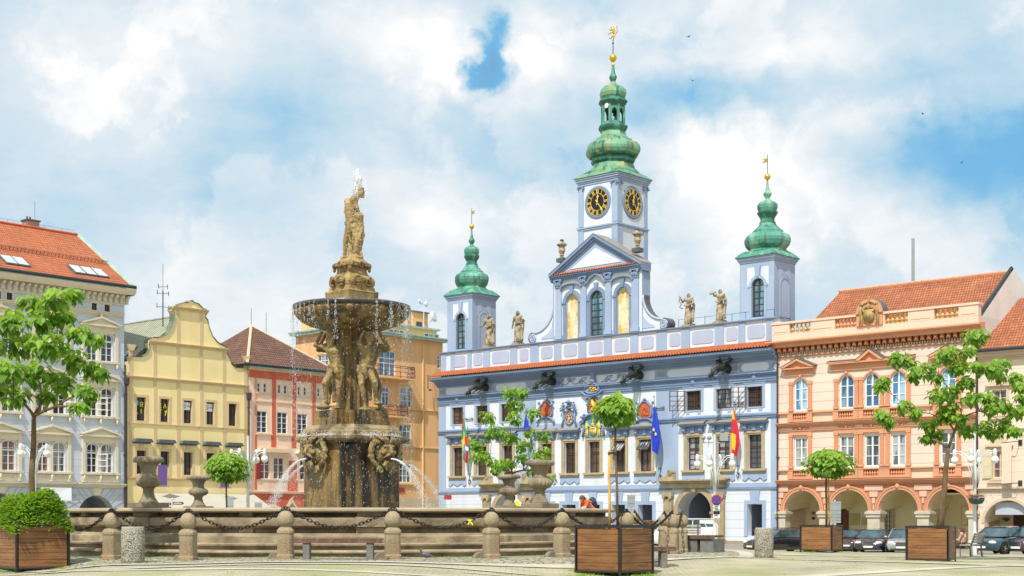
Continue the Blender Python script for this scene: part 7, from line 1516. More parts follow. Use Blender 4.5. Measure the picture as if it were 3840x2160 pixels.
# ---------------------------------------------------------------- water in the air
def drops(name,label,m,gen,n,rs,seed,stretch=2.0,core=None):
 rr=random.Random(seed);mb=MB()
 for i in range(n):
  p=gen(rr)
  if p is None:continue
  r=rr.uniform(*rs);s=r*rr.uniform(1,stretch);x,y,z=p
  mb.add([(x-r,y,z),(x,y-r,z),(x+r,y,z),(x,y+r,z),(x,y,z+s),(x,y,z-s)],[(0,1,4),(1,2,4),(2,3,4),(3,0,4),(1,0,5),(2,1,5),(3,2,5),(0,3,5)])
 if core:core(mb)
 return tag(mb.build(name,m,loc=(FX+.25,FY,FZ),smooth=True),label,kind='stuff')
def jet():
 z0,z1=KK(430),KK(62);X=lambda x:(x-752)*.00442
 def g(rr):
  t=rr.random()**.8;z=z0+(z1-z0)*t;w=.02+.15*math.sin(min(1,max(0,(t-.3)/.7))*math.pi)**.8*(1.25 if t>.4 else .3)+.01;xc=X(785)+(X(798)-X(785))*t-(.05 if .35<t<.65 else 0)
  return(xc+rr.gauss(0,w*.5),rr.gauss(-.1,w*.4),z+rr.gauss(0,.02))
 def core(mb):
  rr=random.Random(5);mb.tube([(X(784),-.14,z0),(X(786),-.13,z0+.5),(X(786),-.1,z0+.95)],[.025,.03,.04],6)
  for k in range(110):t=rr.uniform(.42,.99);w=.12*math.sin((t-.42)/.62*math.pi)**.6;mb.ell((X(792+8*t)+rr.gauss(0,w*.35),rr.gauss(-.1,w*.35),z0+(z1-z0)*t),(w*rr.uniform(.35,.7),w*.5,w*rr.uniform(.5,1.1)),6)
 drops('water_jet','white water jet shooting up beside the head of the top statue','foam',g,3000,(.005,.015),3,1.6,core)
 def g2(rr):t=rr.random();a=rr.uniform(0,6.28);return(X(800)+rr.gauss(0,.12+.55*t*t),rr.gauss(-.15,.15+.4*t),KK(230)+(KK(760)-KK(230))*t)
 drops('falling_spray','thin spray of drops falling round the statue on top','drop',g2,750,(.004,.011),4,3)
jet()
def bowlfall():
 rr=random.Random(8);strings=[(rr.uniform(0,2*math.pi),rr.uniform(.4,1.0),rr.uniform(.02,.07))for _ in range(60)]+[(rad(180+4),1.6,.06),(rad(-3),3.8,.07),(rad(-10),3.0,.08),(rad(-172),2.6,.07),(rad(-160),1.8,.08),(rad(-25),2,.08)]
 def g(r):a,ln,w=r.choice(strings);t=r.random()**1.3;return(2.02*math.cos(a)+r.gauss(0,w*(.25+t)),2.02*math.sin(a)+r.gauss(0,w*.4),ZR-.05-t*ln*1.6)
 drops('dripping_water','strings of drops falling from the rim of the upper bowl','drop',g,5000,(.003,.008),9,7)
 def g3(r):a=r.uniform(0,6.28);q=2.02+r.gauss(0,.10);return(q*math.cos(a),q*math.sin(a),ZR-r.random()*7.0)
 drops('water_veil','loose veil of small drops falling from the bowl into the basin','mistdrop',g3,5200,(.003,.008),10,7)
 def g4(r):a=rad(r.uniform(-150,-30));q=r.uniform(1.75,2.0);return(q*math.cos(a),q*math.sin(a)*.85,Z1+abs(r.gauss(0,.05)))
 Z1=ZC+(YH-1632)/FL*(FY-1.8)-FZ
 drops('ledge_splash','white splashing water along the stone ledge above the masks','foam',g4,1100,(.006,.016),11,1.5)
bowlfall()
def spout(x,y,z,dx,dy,v,name,seed,n=1700):
 d=Vector((dx,dy)).normalized()
 def g(rr):
  t=rr.random()**.72*1.28;s=v*t;zz=z-.6*4.9*t*t+.18*t;k=.012+.17*t*t
  if zz<1.1:return None
  return(x+d.x*s+rr.gauss(0,k),y+d.y*s+rr.gauss(0,k),zz+rr.gauss(0,k*.9))
 def core(mb):mb.tube([(x+d.x*v*t,y+d.y*v*t,z-.6*4.9*t*t+.18*t)for t in(0,.06,.12,.18,.25,.32)],[.03,.028,.028,.026,.022,.010],6)
 drops('spouting_water',name,'foam',g,int(n*2.0),(.004,.011),seed,1.8,core)
zmm=ZM-.24
spout(-1.36,-1.22,zmm,-1,-.75,1.75,'water spouting leftward from the left mask',21);spout(1.42,-1.18,zmm,1,-.55,1.9,'water spouting rightward from the right mask',22);spout(1.36,1.22,zmm,1,.25,2.35,'second arc of water on the far right side',23,1500);spout(-1.36,1.22,zmm,-1,.4,2.4,'second arc of water on the far left side',24,1200)
# ---------------------------------------------------------------- stone urns on the rim
def urn(px,near,hgt,lab,first=[None]):
 x,y=ringpt(px,8.65,near);
 if first[0]is None:
  t=thing('stone_urn',lab,'urn',(x,y,1.80),0,'stone urns on the basin rim');first[0]=t
  mb=MB();mb.box(-.42,.42,-.42,.42,0,.15);mb.build('plinth','urnstone',t,bevel=.02)
  mb=MB();mb.lathe([(.30,.15),(.27,.19),(.19,.32),(.155,.48),(.16,.56),(.20,.58),(.19,.61)],24);mb.build('foot','urnstone',t,smooth=True)
  fl_=lambda k,z:1+.11*abs(math.sin(math.pi*k/4));mb=MB();mb.lathe([(.17,.60),(.27,.64),(.33,.71),(.345,.79),(.32,.87),(.25,.93),(.20,.95)],72,flute=fl_);mb.build('gadrooned_belly','urnstone',t,auto=50)
  mb=MB();mb.lathe([(.23,.935),(.245,.955),(.21,.98),(.215,1.1),(.24,1.2),(.30,1.29),(.36,1.34)],28);mb.build('neck','urnstone',t,smooth=True)
  mb=MB();mb.lathe([(.34,1.325),(.40,1.33),(.425,1.38),(.425,1.44),(.38,1.49),(.3,1.50),(.26,1.40)],72,flute=lambda k,z:1+.07*abs(math.sin(math.pi*k/4)));mb.build('lip','urnstone',t,auto=50)
 else:
  t=copy_tree(first[0]);t.location=(x,y,1.80);t['label']=lab
 t.rotation_euler=(0,0,math.atan2(y-FY,x-FX));t.scale=(1,1,hgt/1.5)
urn(556.5,True,1.50,'big stone urn on the near left of the basin rim');urn(744,False,1.30,'smaller looking stone urn on the far left rim beside the ball tree');urn(1909,False,1.36,'stone urn on the far rim in front of the leafy shrub tree');urn(2025,True,1.46,'big stone urn on the near right of the basin rim')
# ---------------------------------------------------------------- posts and chains
mat('chainiron',(.035,.028,.024),.45,.3,8,.2,40,metal=.5)
PA=[(-129.5,'behind the left planter'),(-116.4,'first free post from the left, behind the pebble bin'),(-104.3,'second post from the left, beside the pebble bin'),(-91.0,'third post, at the left end of the plank bench'),(-77.0,'fourth post, at the right end of the plank bench'),(-63.2,'rust streaked post right of the yellow ribbon'),(-51.6,'rust streaked post left of the middle planter'),(-37.5,'post rising behind the middle planter'),(-20.0,'front post of the group right of the middle planter'),(-5.0,'right hand post of the group before the gate'),(12.0,'back post of the group before the gate'),(25.5,'farthest post, seen over the middle planter')]
tops=[];first=None
for k,(a,lab)in enumerate(PA):
 x,y=FX+11.5*math.cos(rad(a)),FY+11.5*math.sin(rad(a));z=gz(x,y)
 if first is None:
  t=first=thing('bollard','','bollard',(x,y,z),0,'chained stone bollards round the fountain')
  mb=MB();oc=[(.42,.2)];
  def octo(w,z,c=.30):h=w/2;q=h*(1-c);return[(-q,-h,z),(q,-h,z),(h,-q,z),(h,q,z),(q,h,z),(-q,h,z),(-h,q,z),(-h,-q,z)]
  V=[];Ls=[(.44,-.1),(.44,.10),(.40,.14),(.385,.66),(.42,.70),(.42,.76),(.30,.84)]
  for w_,z_ in Ls:V+=octo(w_,z_)
  mb.add(V,[(i*8+j,i*8+(j+1)%8,(i+1)*8+(j+1)%8,(i+1)*8+j)for i in range(len(Ls)-1)for j in range(8)]+[tuple(range(48,56))]);mb.build('shaft','poststone',t,bevel=.012)
  mb=MB();mb.lathe([(.15,.82),(.145,.87),(.18,.90),(.215,.96),(.225,1.04),(.21,1.13),(.17,1.21),(.10,1.265),(.04,1.28)],10,a0=.3);mb.build('ball_head','poststone',t,auto=35)
  mb=MB();mb.T=Matrix.Translation((0,0,1.33))@Matrix.Rotation(rad(90),4,'X');mb.tube([(.05*math.cos(q),.05*math.sin(q),0)for q in[2*math.pi*i/10 for i in range(11)]],.016,6,cap=False);mb.T=None;mb.cap((0,0,1.25),(0,0,1.3),.022);mb.build('chain_ring','chainiron',t)
  mb=MB();mb.T=Matrix.Translation((-.30,.12,0))@Matrix.Rotation(rad(90),4,'X');mb.lathe([(.17,-.09),(.19,-.05),(.19,.05),(.17,.09)],16);mb.T=None;mb.build('wheel_guard','urnstone',t)
 else:t=copy_tree(first)
 t.location=(x,y,z);t.rotation_euler=(0,0,rad(a+90));t['label']='stone bollard: '+lab;tops.append(Vector((x,y,z+1.36)))
def chain(p,q,sag=.50,lab='',n=None):
 L_=(q-p).length;n=n or int(L_*1.10/.105);mb=MB();pts=[]
 for i in range(n+1):t=i/n;c=p.lerp(q,t);c.z-=sag*4*t*(1-t)*(1-.25*(1-4*t*(1-t)));pts.append(c)
 for i in range(n):
  a,b=pts[i],pts[i+1];c=(a+b)/2;d=(b-a).normalized();u=d.cross(Vector((0,0,1))).normalized();w=d.cross(u)
  s=u if i%2 else w;ln=(b-a).length*.5+.028;pp=[c+d*ln*math.cos(th_)*1.0+s*.040*math.sin(th_)for th_ in[2*math.pi*j/10 for j in range(11)]];mb.tube(pp,.0145,5,cap=False)
 return tag(mb.build('chain','chainiron',smooth=True),lab,'chain','chains between the bollards')
CL=['behind the pebble bin, leaving the picture planter on the left','passing above the pebble bin','between the pebble bin and the plank bench','above the plank bench','with the yellow ribbon, right of the plank bench','between the two rust streaked posts','disappearing behind the middle planter','over the middle planter, rising at its right edge','hanging steeply from the front post of the right group','hanging between the two posts nearest the gate','seen over the middle planter between the far posts']
for i in range(len(tops)-1):chain(tops[i],tops[i+1],lab='iron chain '+CL[i],sag=.52)
mb=MB();c=tops[4].lerp(tops[5],.78)+Vector((0,-.05,-.33));[mb.tube([c,c+Vector((dx,0,dz*.6)),c+Vector((dx*1.6,0,dz))],.02,4)for dx,dz in((-.03,-.10),(.05,-.11),(.03,.04),(-.04,.03))];mb.ell(c,(.03,.03,.03),6);tag(mb.build('ribbon','letter_yellow'),'yellow ribbon tied to the chain','ribbon')
# ================================================================ planting
LV=((.30,.50,.035),.42)
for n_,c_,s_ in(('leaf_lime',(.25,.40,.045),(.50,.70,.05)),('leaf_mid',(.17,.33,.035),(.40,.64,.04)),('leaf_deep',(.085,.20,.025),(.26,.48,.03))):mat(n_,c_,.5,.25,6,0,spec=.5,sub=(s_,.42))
mat('bark',(.13,.085,.04),.9,.3,8,.6,30,(.22,.16,.07),.6,(6,6,2),(.45,.6));mat('stake',(.66,.38,.07),.8,.15,6,.2,30)
mat('boards',(.24,.105,.033),.6,.3,2,.25,25,(.09,.035,.012),.85,(1.2,1.2,14),(.50,.66),col3=(.45,.20,.06),amt3=.6,st3=(.6,.6,5),edge3=(.5,.7),lines=(.182,.012,(.02,.01,.005),.035),objrand=.12)
mat('darksteel',(.03,.028,.028),.45,.1,5,.1,30,metal=.3);mat('soil',(.05,.035,.02),.95,.2)
def leaf(mb,p,d,up,s,m,droop=.35):
 """one heart shaped leaf folded along its rib"""
 d=d.normalized();w=d.cross(up);w=w.normalized()if w.length>.01 else d.orthogonal();n=w.cross(d)
 q=lambda a,b,c:p+(w*a+d*b+n*c)*s
 mb.add([q(0,0,0),q(-.34,.10,.06),q(-.42,.42,.02),q(0,1.0,-droop),q(.42,.42,.02),q(.34,.10,.06),q(0,.45,-.10-droop*.1)],[(0,6,2,1),(6,3,2),(0,5,4,6),(6,4,3)],m)
def crown(name,par,clumps,org,ls,seed,n=34,rad_=1.,flat=.8,col=(.35,.45)):
 rr=random.Random(seed);mb=MB()
 for c,r in clumps:
  c=Vector(c)-Vector(org);r*=rad_
  for i in range(int(n*(r/.4)**1.6)+8):
   v=Vector((rr.gauss(0,1),rr.gauss(0,1),rr.gauss(0,1))).normalized();k=rr.uniform(.35,1.08);p=c+Vector((v.x*r*k,v.y*r*k,v.z*r*k*flat))
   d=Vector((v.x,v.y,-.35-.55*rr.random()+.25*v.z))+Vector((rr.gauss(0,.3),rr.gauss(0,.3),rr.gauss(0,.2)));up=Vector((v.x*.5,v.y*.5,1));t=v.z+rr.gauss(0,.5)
   leaf(mb,p,d,up,ls*rr.uniform(.65,1.2),0 if t>col[1]else 1 if t>-col[0]else 2,rr.uniform(.15,.5))  # tone follows height in the clump: lit tops, shaded undersides put into leaf colour
 return mb.build(name,['leaf_lime','leaf_mid','leaf_deep'],par)
def limbs(par,base,fork,clumps,org,r0,name='trunk',mats='bark',rr=random.Random(3),r1=.6):
 o=Vector(org);b=Vector(base)-o;f=Vector(fork)-o;mb=MB();m=[b.lerp(f,t)+Vector((rr.gauss(0,.015),rr.gauss(0,.015),0))for t in(0,.25,.5,.75,1)];m[0]=b;m[-1]=f;mb.tube(m,[r0,r0*.9,r0*.8,r0*.72,r0*r1],9);t=mb.build(name,mats,par,smooth=True)
 mb=MB();nodes=[(f,r0*.62,0.)];cs=sorted([(Vector(c)-o,r)for c,r in clumps],key=lambda q:(q[0]-f).length)
 for c,r in cs:
  D0=(c-f).length;best=min(nodes,key=lambda n_:(c-n_[0]).length+.55*n_[2]*.5+(3 if(n_[0]-f).length>D0*.9 else 0));s,rs,dl=best;ra=max(.012,rs*.72);L0=(c-s).length;md=s.lerp(c,.5)+Vector((rr.gauss(0,.05),rr.gauss(0,.05),.08*L0));mb.tube([s,s.lerp(md,.5)+Vector((0,0,.02)),md,c],[ra,ra*.9,ra*.8,ra*.6],6);nodes+=[(c,ra*.7,dl+L0)]
  nodes+=[(md,ra*.85,dl+L0/2)]
  for q in range(4):e=c+Vector((rr.gauss(0,r*.5),rr.gauss(0,r*.5),rr.gauss(0,r*.4)));mb.tube([c,(c+e)/2+Vector((0,0,.03)),e],[.010,.008,.004],4)
 mb.build('limb',mats,t,smooth=True);return t
def px3(lst,Y,spread,seed,k=1.):
 rr=random.Random(seed);o=[]
 for x,y,r in lst:yy=Y+rr.uniform(-spread,spread);p=pt(x,y,yy);o.append((tuple(p),r*k))
 return o
# wooden planters on steel frames
def planter(px,Y,side,th_,lab,first=[None]):
 x,y,z=at(px,Y);H=1.29;t0=first[0]
 if t0 is None:
  t=thing('planter',lab,'planter',(x,y,z),0,'wooden box planters');first[0]=t;s=1.0;e=.06
  for q in range(4):
   a=rad(90*q);mb=MB();mb.T=Matrix.Translation((0,1.0/2,0))@Matrix.Rotation(a,4,'Z');mb.box(-.5+e,.5-e,-.49,-.46,.12,H-.09);mb.build('board_panel','boards',t)
  mb=MB()
  for sx in(-.5,.5):
   for sy in(0,1):mb.box(sx-.035 if sx>0 else sx,sx if sx>0 else sx+.035,sy if not sy else sy-.035,sy+.035 if not sy else sy,0,H)
  for z0,z1,p in((H-.07,H+.004,.006),(.09,.135,.003)):
   for a,b,c,d in((-.5,.5,0,.04),(-.5,.5,.96,1),(-.5,-.46,.04,.96),(.46,.5,.04,.96)):mb.box(a-p,b+p,c-p,d+p,z0,z1)
  mb.build('steel_frame','darksteel',t);[MB().box(-.04+a,.04+a,b,b+.08,0,.12).build('foot','darksteel',t)for a,b in((0,.05),(-.4,.5),(.4,.5))]
  mb=MB();mb.box(-.46,.46,.05,.95,H-.2,H-.12);mb.build('soil','soil',t)
 else:t=copy_tree(t0);t['label']=lab
# corner towards the viewer: turn so that the corner lies at the given point
 t.scale=(side,side,1);a=rad(th_);t.location=(x,y,z);t.rotation_euler=(0,0,a)
# local corner (.5,0) of the box must sit at x,y
 c=Matrix.Rotation(a,2)@Vector((.5*side,0));t.location=(x-c.x,y-c.y,z);m=Matrix.Rotation(a,2)@Vector((0,.5*side));return Vector((x-c.x+m.x,y-c.y+m.y,z)),t
# each planter turns its right hand corner to the viewer; angle of the left-hand face
cA,_=planter(59,36.9,1.46,-50,'wooden planter at the left edge overflowing with bushy green plants')
cB,_=planter(2326,35.7,1.46,-41,'wooden planter in the middle foreground holding the small staked tree')
cC,_=planter(3560,49.6,1.5,-26,'wooden planter in the right foreground with the tall loose tree')
cD,_=planter(3121.5,67.0,1.6,-31,'farther wooden planter in front of the arches with a ball tree on two stems')
def tree(name,lab,root,clumps,fork,base,r0,ls,seed,n=34,extra=None,rad_=1.,flat=.8,col=(.35,.45)):
 t=thing(name,lab,'tree',root);limbs(t,base,fork,clumps,root,r0,rr=random.Random(seed));crown('crown',t,clumps,root,ls,seed,n,rad_,flat,col)
 if extra:extra(t)
 return t
# left tree
YA=cA.y;L1=px3([(205,1120,.42),(110,1130,.36),(275,1105,.30),(150,1190,.45),(40,1200,.42),(235,1190,.34),(-30,1290,.5),(80,1290,.5),(180,1290,.5),(300,1245,.36),(350,1270,.30),(270,1340,.45),(350,1380,.36),(30,1390,.5),(130,1390,.46),(230,1430,.42),(325,1470,.34),(-20,1460,.4),(70,1470,.34),(300,1525,.24),(50,1500,.2),(380,1400,.22),(180,1480,.3)],YA,.9,1,.92)
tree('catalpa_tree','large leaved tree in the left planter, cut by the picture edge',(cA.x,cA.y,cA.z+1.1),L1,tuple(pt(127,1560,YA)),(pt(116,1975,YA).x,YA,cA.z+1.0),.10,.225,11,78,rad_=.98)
rr=random.Random(5);mb=MB()
for i in range(7000):
 a=rr.uniform(0,6.28);q=rr.random()**.5;sq=.80/max(abs(math.cos(a-rad(40))),abs(math.sin(a-rad(40))))*q;x=cA.x+sq*math.cos(a);y=cA.y+sq*math.sin(a);h=cA.z+1.2+(.85*(1-q**2.6)+.12)*rr.random()**.4+.12*math.sin(x*5)-(.12 if q>.85 else 0)
 d=Vector((math.cos(a)*q+rr.gauss(0,.5),math.sin(a)*q+rr.gauss(0,.5),rr.uniform(-.3,.9))).normalized();w=d.cross(Vector((0,0,1))).normalized()*.03;p=Vector((x,y,h));l=rr.uniform(.09,.18);m=0 if rr.random()<.38 else 1 if rr.random()<.7 else 2
 mb.add([p,p+d*l*.5+w,p+d*l+Vector((0,0,-.02)),p+d*l*.5-w],[(0,1,2,3)],m)
tag(mb.build('bushy_plant',['leaf_lime','leaf_mid','leaf_deep']),'dense bushy green plants spilling over the left planter','plants',kind=None)
# right tree
q3=lambda x,y,r:(2880+x/2.229,1000+y/2.229,r)
YC=cC.y;L2=px3([q3(*a)for a in((1720,590,.42),(1780,560,.26),(1670,700,.26),(1500,720,.36),(1440,760,.26),(1090,760,.36),(1180,800,.32),(1240,880,.36),(1340,850,.34),(960,960,.28),(940,1010,.24),(1590,840,.36),(1750,840,.30),(1870,850,.3),(1950,810,.34),(1930,910,.3),(2090,930,.32),(2110,1000,.26),(2130,1090,.26),(2120,1180,.2),(960,1240,.32),(1000,1290,.22),(1140,1160,.30),(1230,1210,.28),(1420,1070,.36),(1520,1030,.34),(1520,1180,.38),(1480,1240,.34),(1660,960,.3),(1700,1090,.36),(1840,1090,.34),(1880,1190,.32),(1970,1150,.3),(2060,1210,.30),(1960,1300,.28),(2050,1370,.28),(1400,1400,.3),(1330,1430,.22),(1660,1360,.34),(1800,1330,.34),(1900,1390,.28),(1340,1310,.3),(1600,1270,.34),(1420,930,.26))],YC,1.1,2,.88)
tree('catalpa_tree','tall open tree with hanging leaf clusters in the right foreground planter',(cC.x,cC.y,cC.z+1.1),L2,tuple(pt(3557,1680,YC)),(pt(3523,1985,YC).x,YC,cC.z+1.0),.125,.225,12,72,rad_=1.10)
# shrub tree seen behind the urns, standing in a low tub beyond the basin
q1=lambda x,y,r:(1600+x/1.789,1350+y/1.789,r);YM=62.
L3=px3([q1(*a)for a in((560,220,.42),(640,215,.34),(600,300,.4),(410,385,.36),(720,355,.36),(480,470,.4),(590,390,.36),(330,560,.40),(340,650,.34),(560,520,.36),(650,570,.40),(690,480,.26),(790,500,.30),(780,620,.40),(440,680,.24),(500,700,.34),(640,650,.32),(825,800,.26),(460,740,.2),(430,500,.3),(560,690,.3),(760,660,.34),(390,640,.3),(700,740,.2))],YM,1.3,3,1.0)
bx=(1924-CX)/FL*YM;bz=gz(bx,YM)
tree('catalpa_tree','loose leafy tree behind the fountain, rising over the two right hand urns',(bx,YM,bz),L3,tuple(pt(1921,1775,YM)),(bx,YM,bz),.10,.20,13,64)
# ball trees
def ball(name,lab,cx,cy,w,h,Y,root,stems,ls,seed,n,extra=None):
 rr=random.Random(seed);t=thing(name,lab,'tree',root);c=pt(cx,cy,Y);mb=MB();W2,H2=w/2,h/2;o=Vector(root)
 for i in range(n):
  a=rr.uniform(0,2*math.pi);v=rr.uniform(-1,1);s=math.sqrt(1-v*v);k=rr.uniform(.55,1.05)*(1+.13*math.sin(3*a+seed)+.10*math.sin(5*a+4*v+seed));z=v*H2 if v>-.2 else v*H2*.9-.25*h*s*(1-abs(v))*.5
  p=c+Vector((W2*s*k*math.cos(a),W2*s*k*math.sin(a),z*(1 if v>0 else k)))-o;d=Vector((math.cos(a)*s,math.sin(a)*s,-.75+.5*v))+Vector((rr.gauss(0,.25),rr.gauss(0,.25),rr.gauss(0,.2)))
  q=v+rr.gauss(0,.35);leaf(mb,p,d,Vector((math.cos(a)*.6,math.sin(a)*.6,1)),ls*rr.uniform(.6,1.15),0 if q>.12 else 1 if q>-.45 else 2,rr.uniform(.1,.4))  # lime above, deep below: light and shade on the ball painted by leaf colour
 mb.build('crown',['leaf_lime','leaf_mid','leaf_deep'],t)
 for(sx,sy,tx,ty_,r,m,nm)in stems:A=pt(sx,sy,Y)-o;B=pt(tx,ty_,Y)-o;mb=MB();mb.tube([A,A.lerp(B,.35)+Vector((.012,0,0)),A.lerp(B,.7)-Vector((.008,0,0)),B],[r,r*.92,r*.85,r*.8],8);st=mb.build(nm,m,t,smooth=True)
 mb=MB();B=pt(stems[0][2],stems[0][3],Y)-o
 for i in range(12):a=i*.52*2;mb.tube([B-Vector((0,0,.1)),B+Vector((.3*W2*math.cos(a),.3*W2*math.sin(a),.25*h)),B+Vector((.8*W2*math.cos(a),.8*W2*math.sin(a),.35*h*(.6+.4*math.sin(i))))],[.035,.022,.008],5)
 mb.build('limb','bark',st)
 if extra:extra(t,o)
 return t
def tie(t,o):p=pt(2296,1700,cB.y)-o;mb=MB();mb.box(p.x-.11,p.x+.11,p.y-.05,p.y+.05,p.z-.02,p.z+.03);mb.build('tie','darksteel',t)
ball('ball_tree','small globe tree tied to a yellow stake in the middle planter',2312,1535,1.02,.72,cB.y,(cB.x,cB.y,cB.z+1.1),[(2316,1985,2307,1590,.033,'bark','trunk'),(2285,1985,2284,1688,.036,'stake','stake')],.21,31,520,tie)
ball('ball_tree','broad umbrella shaped tree on two thin stems in the far planter',3108,1736,2.20,1.30,cD.y,(cD.x,cD.y,cD.z+1.1),[(3099,1985,3098,1780,.06,'bark','trunk'),(3110,1985,3106,1780,.05,'stake','stake')],.23,32,1300)
bx=(849-CX)/FL*63;ball('ball_tree','round green tree on a thin trunk behind the fountain, before the yellow house',851,1752,1.85,1.30,63,(bx,63,gz(bx,63)),[(849,1960,849,1790,.045,'bark','trunk')],.19,33,1500)
# grass in the joints: tufts at the feet of things
rr=random.Random(9);mb=MB()
def tuft(x,y,n,s,h):
 for i in range(n):
  px_,py_=x+rr.gauss(0,s),y+rr.gauss(0,s*.6);z=gz(px_,py_);a=rr.uniform(0,3.14);w=.014;k=rr.uniform(.4,1)*h
  mb.add([(px_-w*math.cos(a),py_-w*math.sin(a),z),(px_+w*math.cos(a),py_+w*math.sin(a),z),(px_+rr.gauss(0,.03),py_+rr.gauss(0,.02),z+k*1.3)],[(0,1,2)],rr.choice((0,0,1)))
for c,s in((cA,1.46),(cB,1.46),(cC,1.5),(cD,1.6)):[tuft(c.x+rr.uniform(-.7,.7)*s,c.y+rr.uniform(-.75,.4)*s,26,.10,.06)for _ in range(36)]
for k in range(230):a=rad(rr.uniform(-140,15));q=rr.choice((9.98,10.0,rr.uniform(10,13.8)));tuft(FX+q*math.cos(a),FY+q*math.sin(a),rr.randint(6,22),.10,.045)
for k in range(150):tuft(rr.uniform(-14,20),rr.uniform(27,45),rr.randint(5,16),.10,.03)
tag(mb.build('grass',['leaf_lime','leaf_mid']),'short grass and weeds growing in the joints of the paving',kind='stuff')
# ================================================================ street furniture
mat('pebble',(.34,.31,.25),.85,.1,2,.0,30)
def pebbles():
 nt=MT['pebble'].node_tree;N=nt.nodes.new;L=nt.links.new;P_=nt.nodes['Principled BSDF'];tc=N('ShaderNodeTexCoord');v=N('ShaderNodeTexVoronoi');v.inputs['Scale'].default_value=52;L(tc.outputs['Object'],v.inputs['Vector'])
 r=N('ShaderNodeValToRGB');L(v.outputs['Color'],r.inputs[0]);e=r.color_ramp.elements;e[0].position=.25;e[0].color=(.10,.085,.06,1);e[1].position=.75;e[1].color=(.62,.57,.46,1);L(r.outputs[0],P_.inputs['Base Color']);b=N('ShaderNodeBump');b.inputs['Distance'].default_value=.02;b.inputs['Strength'].default_value=1.;b.invert=True;L(v.outputs['Distance'],b.inputs['Height']);L(b.outputs[0],P_.inputs['Normal'])
pebbles();mat('concrete',(.40,.38,.33),.9,.15,3,.3,25);mat('plank',(.13,.065,.045),.8,.2,3,.2,25,(.24,.16,.12),.5,(8,1,8),(.5,.65));mat('greyplank',(.40,.36,.30),.85,.15,3,.2,25);mat('concretedark',(.17,.165,.15),.9,.25,3,.4,20)
def bin_(px,Y,h,lab,src=None):
 x,y,z=at(px,Y)
 if src:t=copy_tree(src);t.location=(x,y,z);t['label']=lab;t.scale=(1,1,h/.94);return t
 t=thing('litter_bin',lab,'litter bin',(x,y,z),.4,'pebble concrete litter bins');mb=MB();mb.lathe([(.27,0),(.285,.03),(.30,.06),(.30,.86),(.29,.89),(.25,.90)],32);mb.build('drum','pebble',t,auto=40)
 mb=MB();mb.lathe([(.285,.885),(.285,.93),(.27,.945),(.20,.945),(.19,.80)],32,cap=False);mb.build('rim','concrete',t,auto=40);mb=MB();mb.lathe([(.2,.3),(.2,.80)],20);mb.build('liner','plastic_dark',t);return t
b_=bin_(498,37.0,.94,'pebble concrete litter bin left of the fountain, in front of a bollard');bin_(2865,45.9,.96,'pebble concrete litter bin on the right beside the dark estate car',b_)
def bench(x,y,z,rot,L_,m,lm,lab,back=False,wd=.42,hh=.50,slats=4,legt=.17,cross=False):
 t=thing('bench',lab,'bench',(x,y,z),rot);mb=MB()
 if cross:n=int(L_/.13);[mb.box(-L_/2+i*.13,-L_/2+i*.13+.09,-wd/2,wd/2,hh-.07,hh)for i in range(n)];mb.box(-L_/2,L_/2,-wd/2-.03,-wd/2-.002,hh-.12,hh-.005)
 else:
  for i in range(slats):w=wd/slats;mb.box(-L_/2,L_/2,-wd/2+i*w+.01,-wd/2+(i+1)*w-.01,hh-.045,hh)
  if not back:mb.box(-L_/2,L_/2,-wd/2+.0,-wd/2+.05,hh-.12,hh-.047)
 mb.build('seat',m,t,bevel=.006)
 for s in(-1,1):
  mb=MB();q=s*(L_/2-(.32 if not back else .12))
  if back:mb.tube([(q,-wd/2,0),(q,-wd/2,hh-.05),(q,wd/2+.05,hh-.05)],.035,6);mb.tube([(q,wd/2+.05,0),(q,wd/2-.0,hh-.05),(q,wd/2+.16,hh+.45)],.04,6)
  else:mb.box(q-legt/2,q+legt/2,-wd/2+.03,wd/2-.03,-.05,hh-.12)
  mb.build('leg',lm,t,bevel=.01)
 if back:mb=MB();[mb.box(-L_/2,L_/2,wd/2+.02+.035*i,wd/2+.05+.035*i,hh+.06+i*.10,hh+.14+i*.10)for i in range(4)];mb.build('backrest',m,t)
 return t
x,y,z=at(1270,37.0);bench(x,y,z,.0,2.28,'plank','concretedark','long plank bench on two concrete blocks in front of the fountain',hh=.56)
x,y,z=at(2420,38.2);bench(x,y,z,.15,1.6,'plank','concretedark','plank bench end showing at the right edge of the middle planter',hh=.55)
x,y,z=at(2641,48.4);bench(x,y,z,rad(-35),1.25,'plank','concretedark','square slatted bench on concrete blocks before the town hall gate',wd=.9,hh=.58,cross=True,legt=.5)
x,y,z=at(2548,58);bench(x,y,z,rad(175),1.7,'greyplank','concretedark','slatted bench with a backrest behind the right hand bollards',back=True)
WB=at(3640,56.8);bench(*WB,rad(236),1.6,'greyplank','concretedark','pale slatted bench with a backrest where the long haired woman sits',back=True)
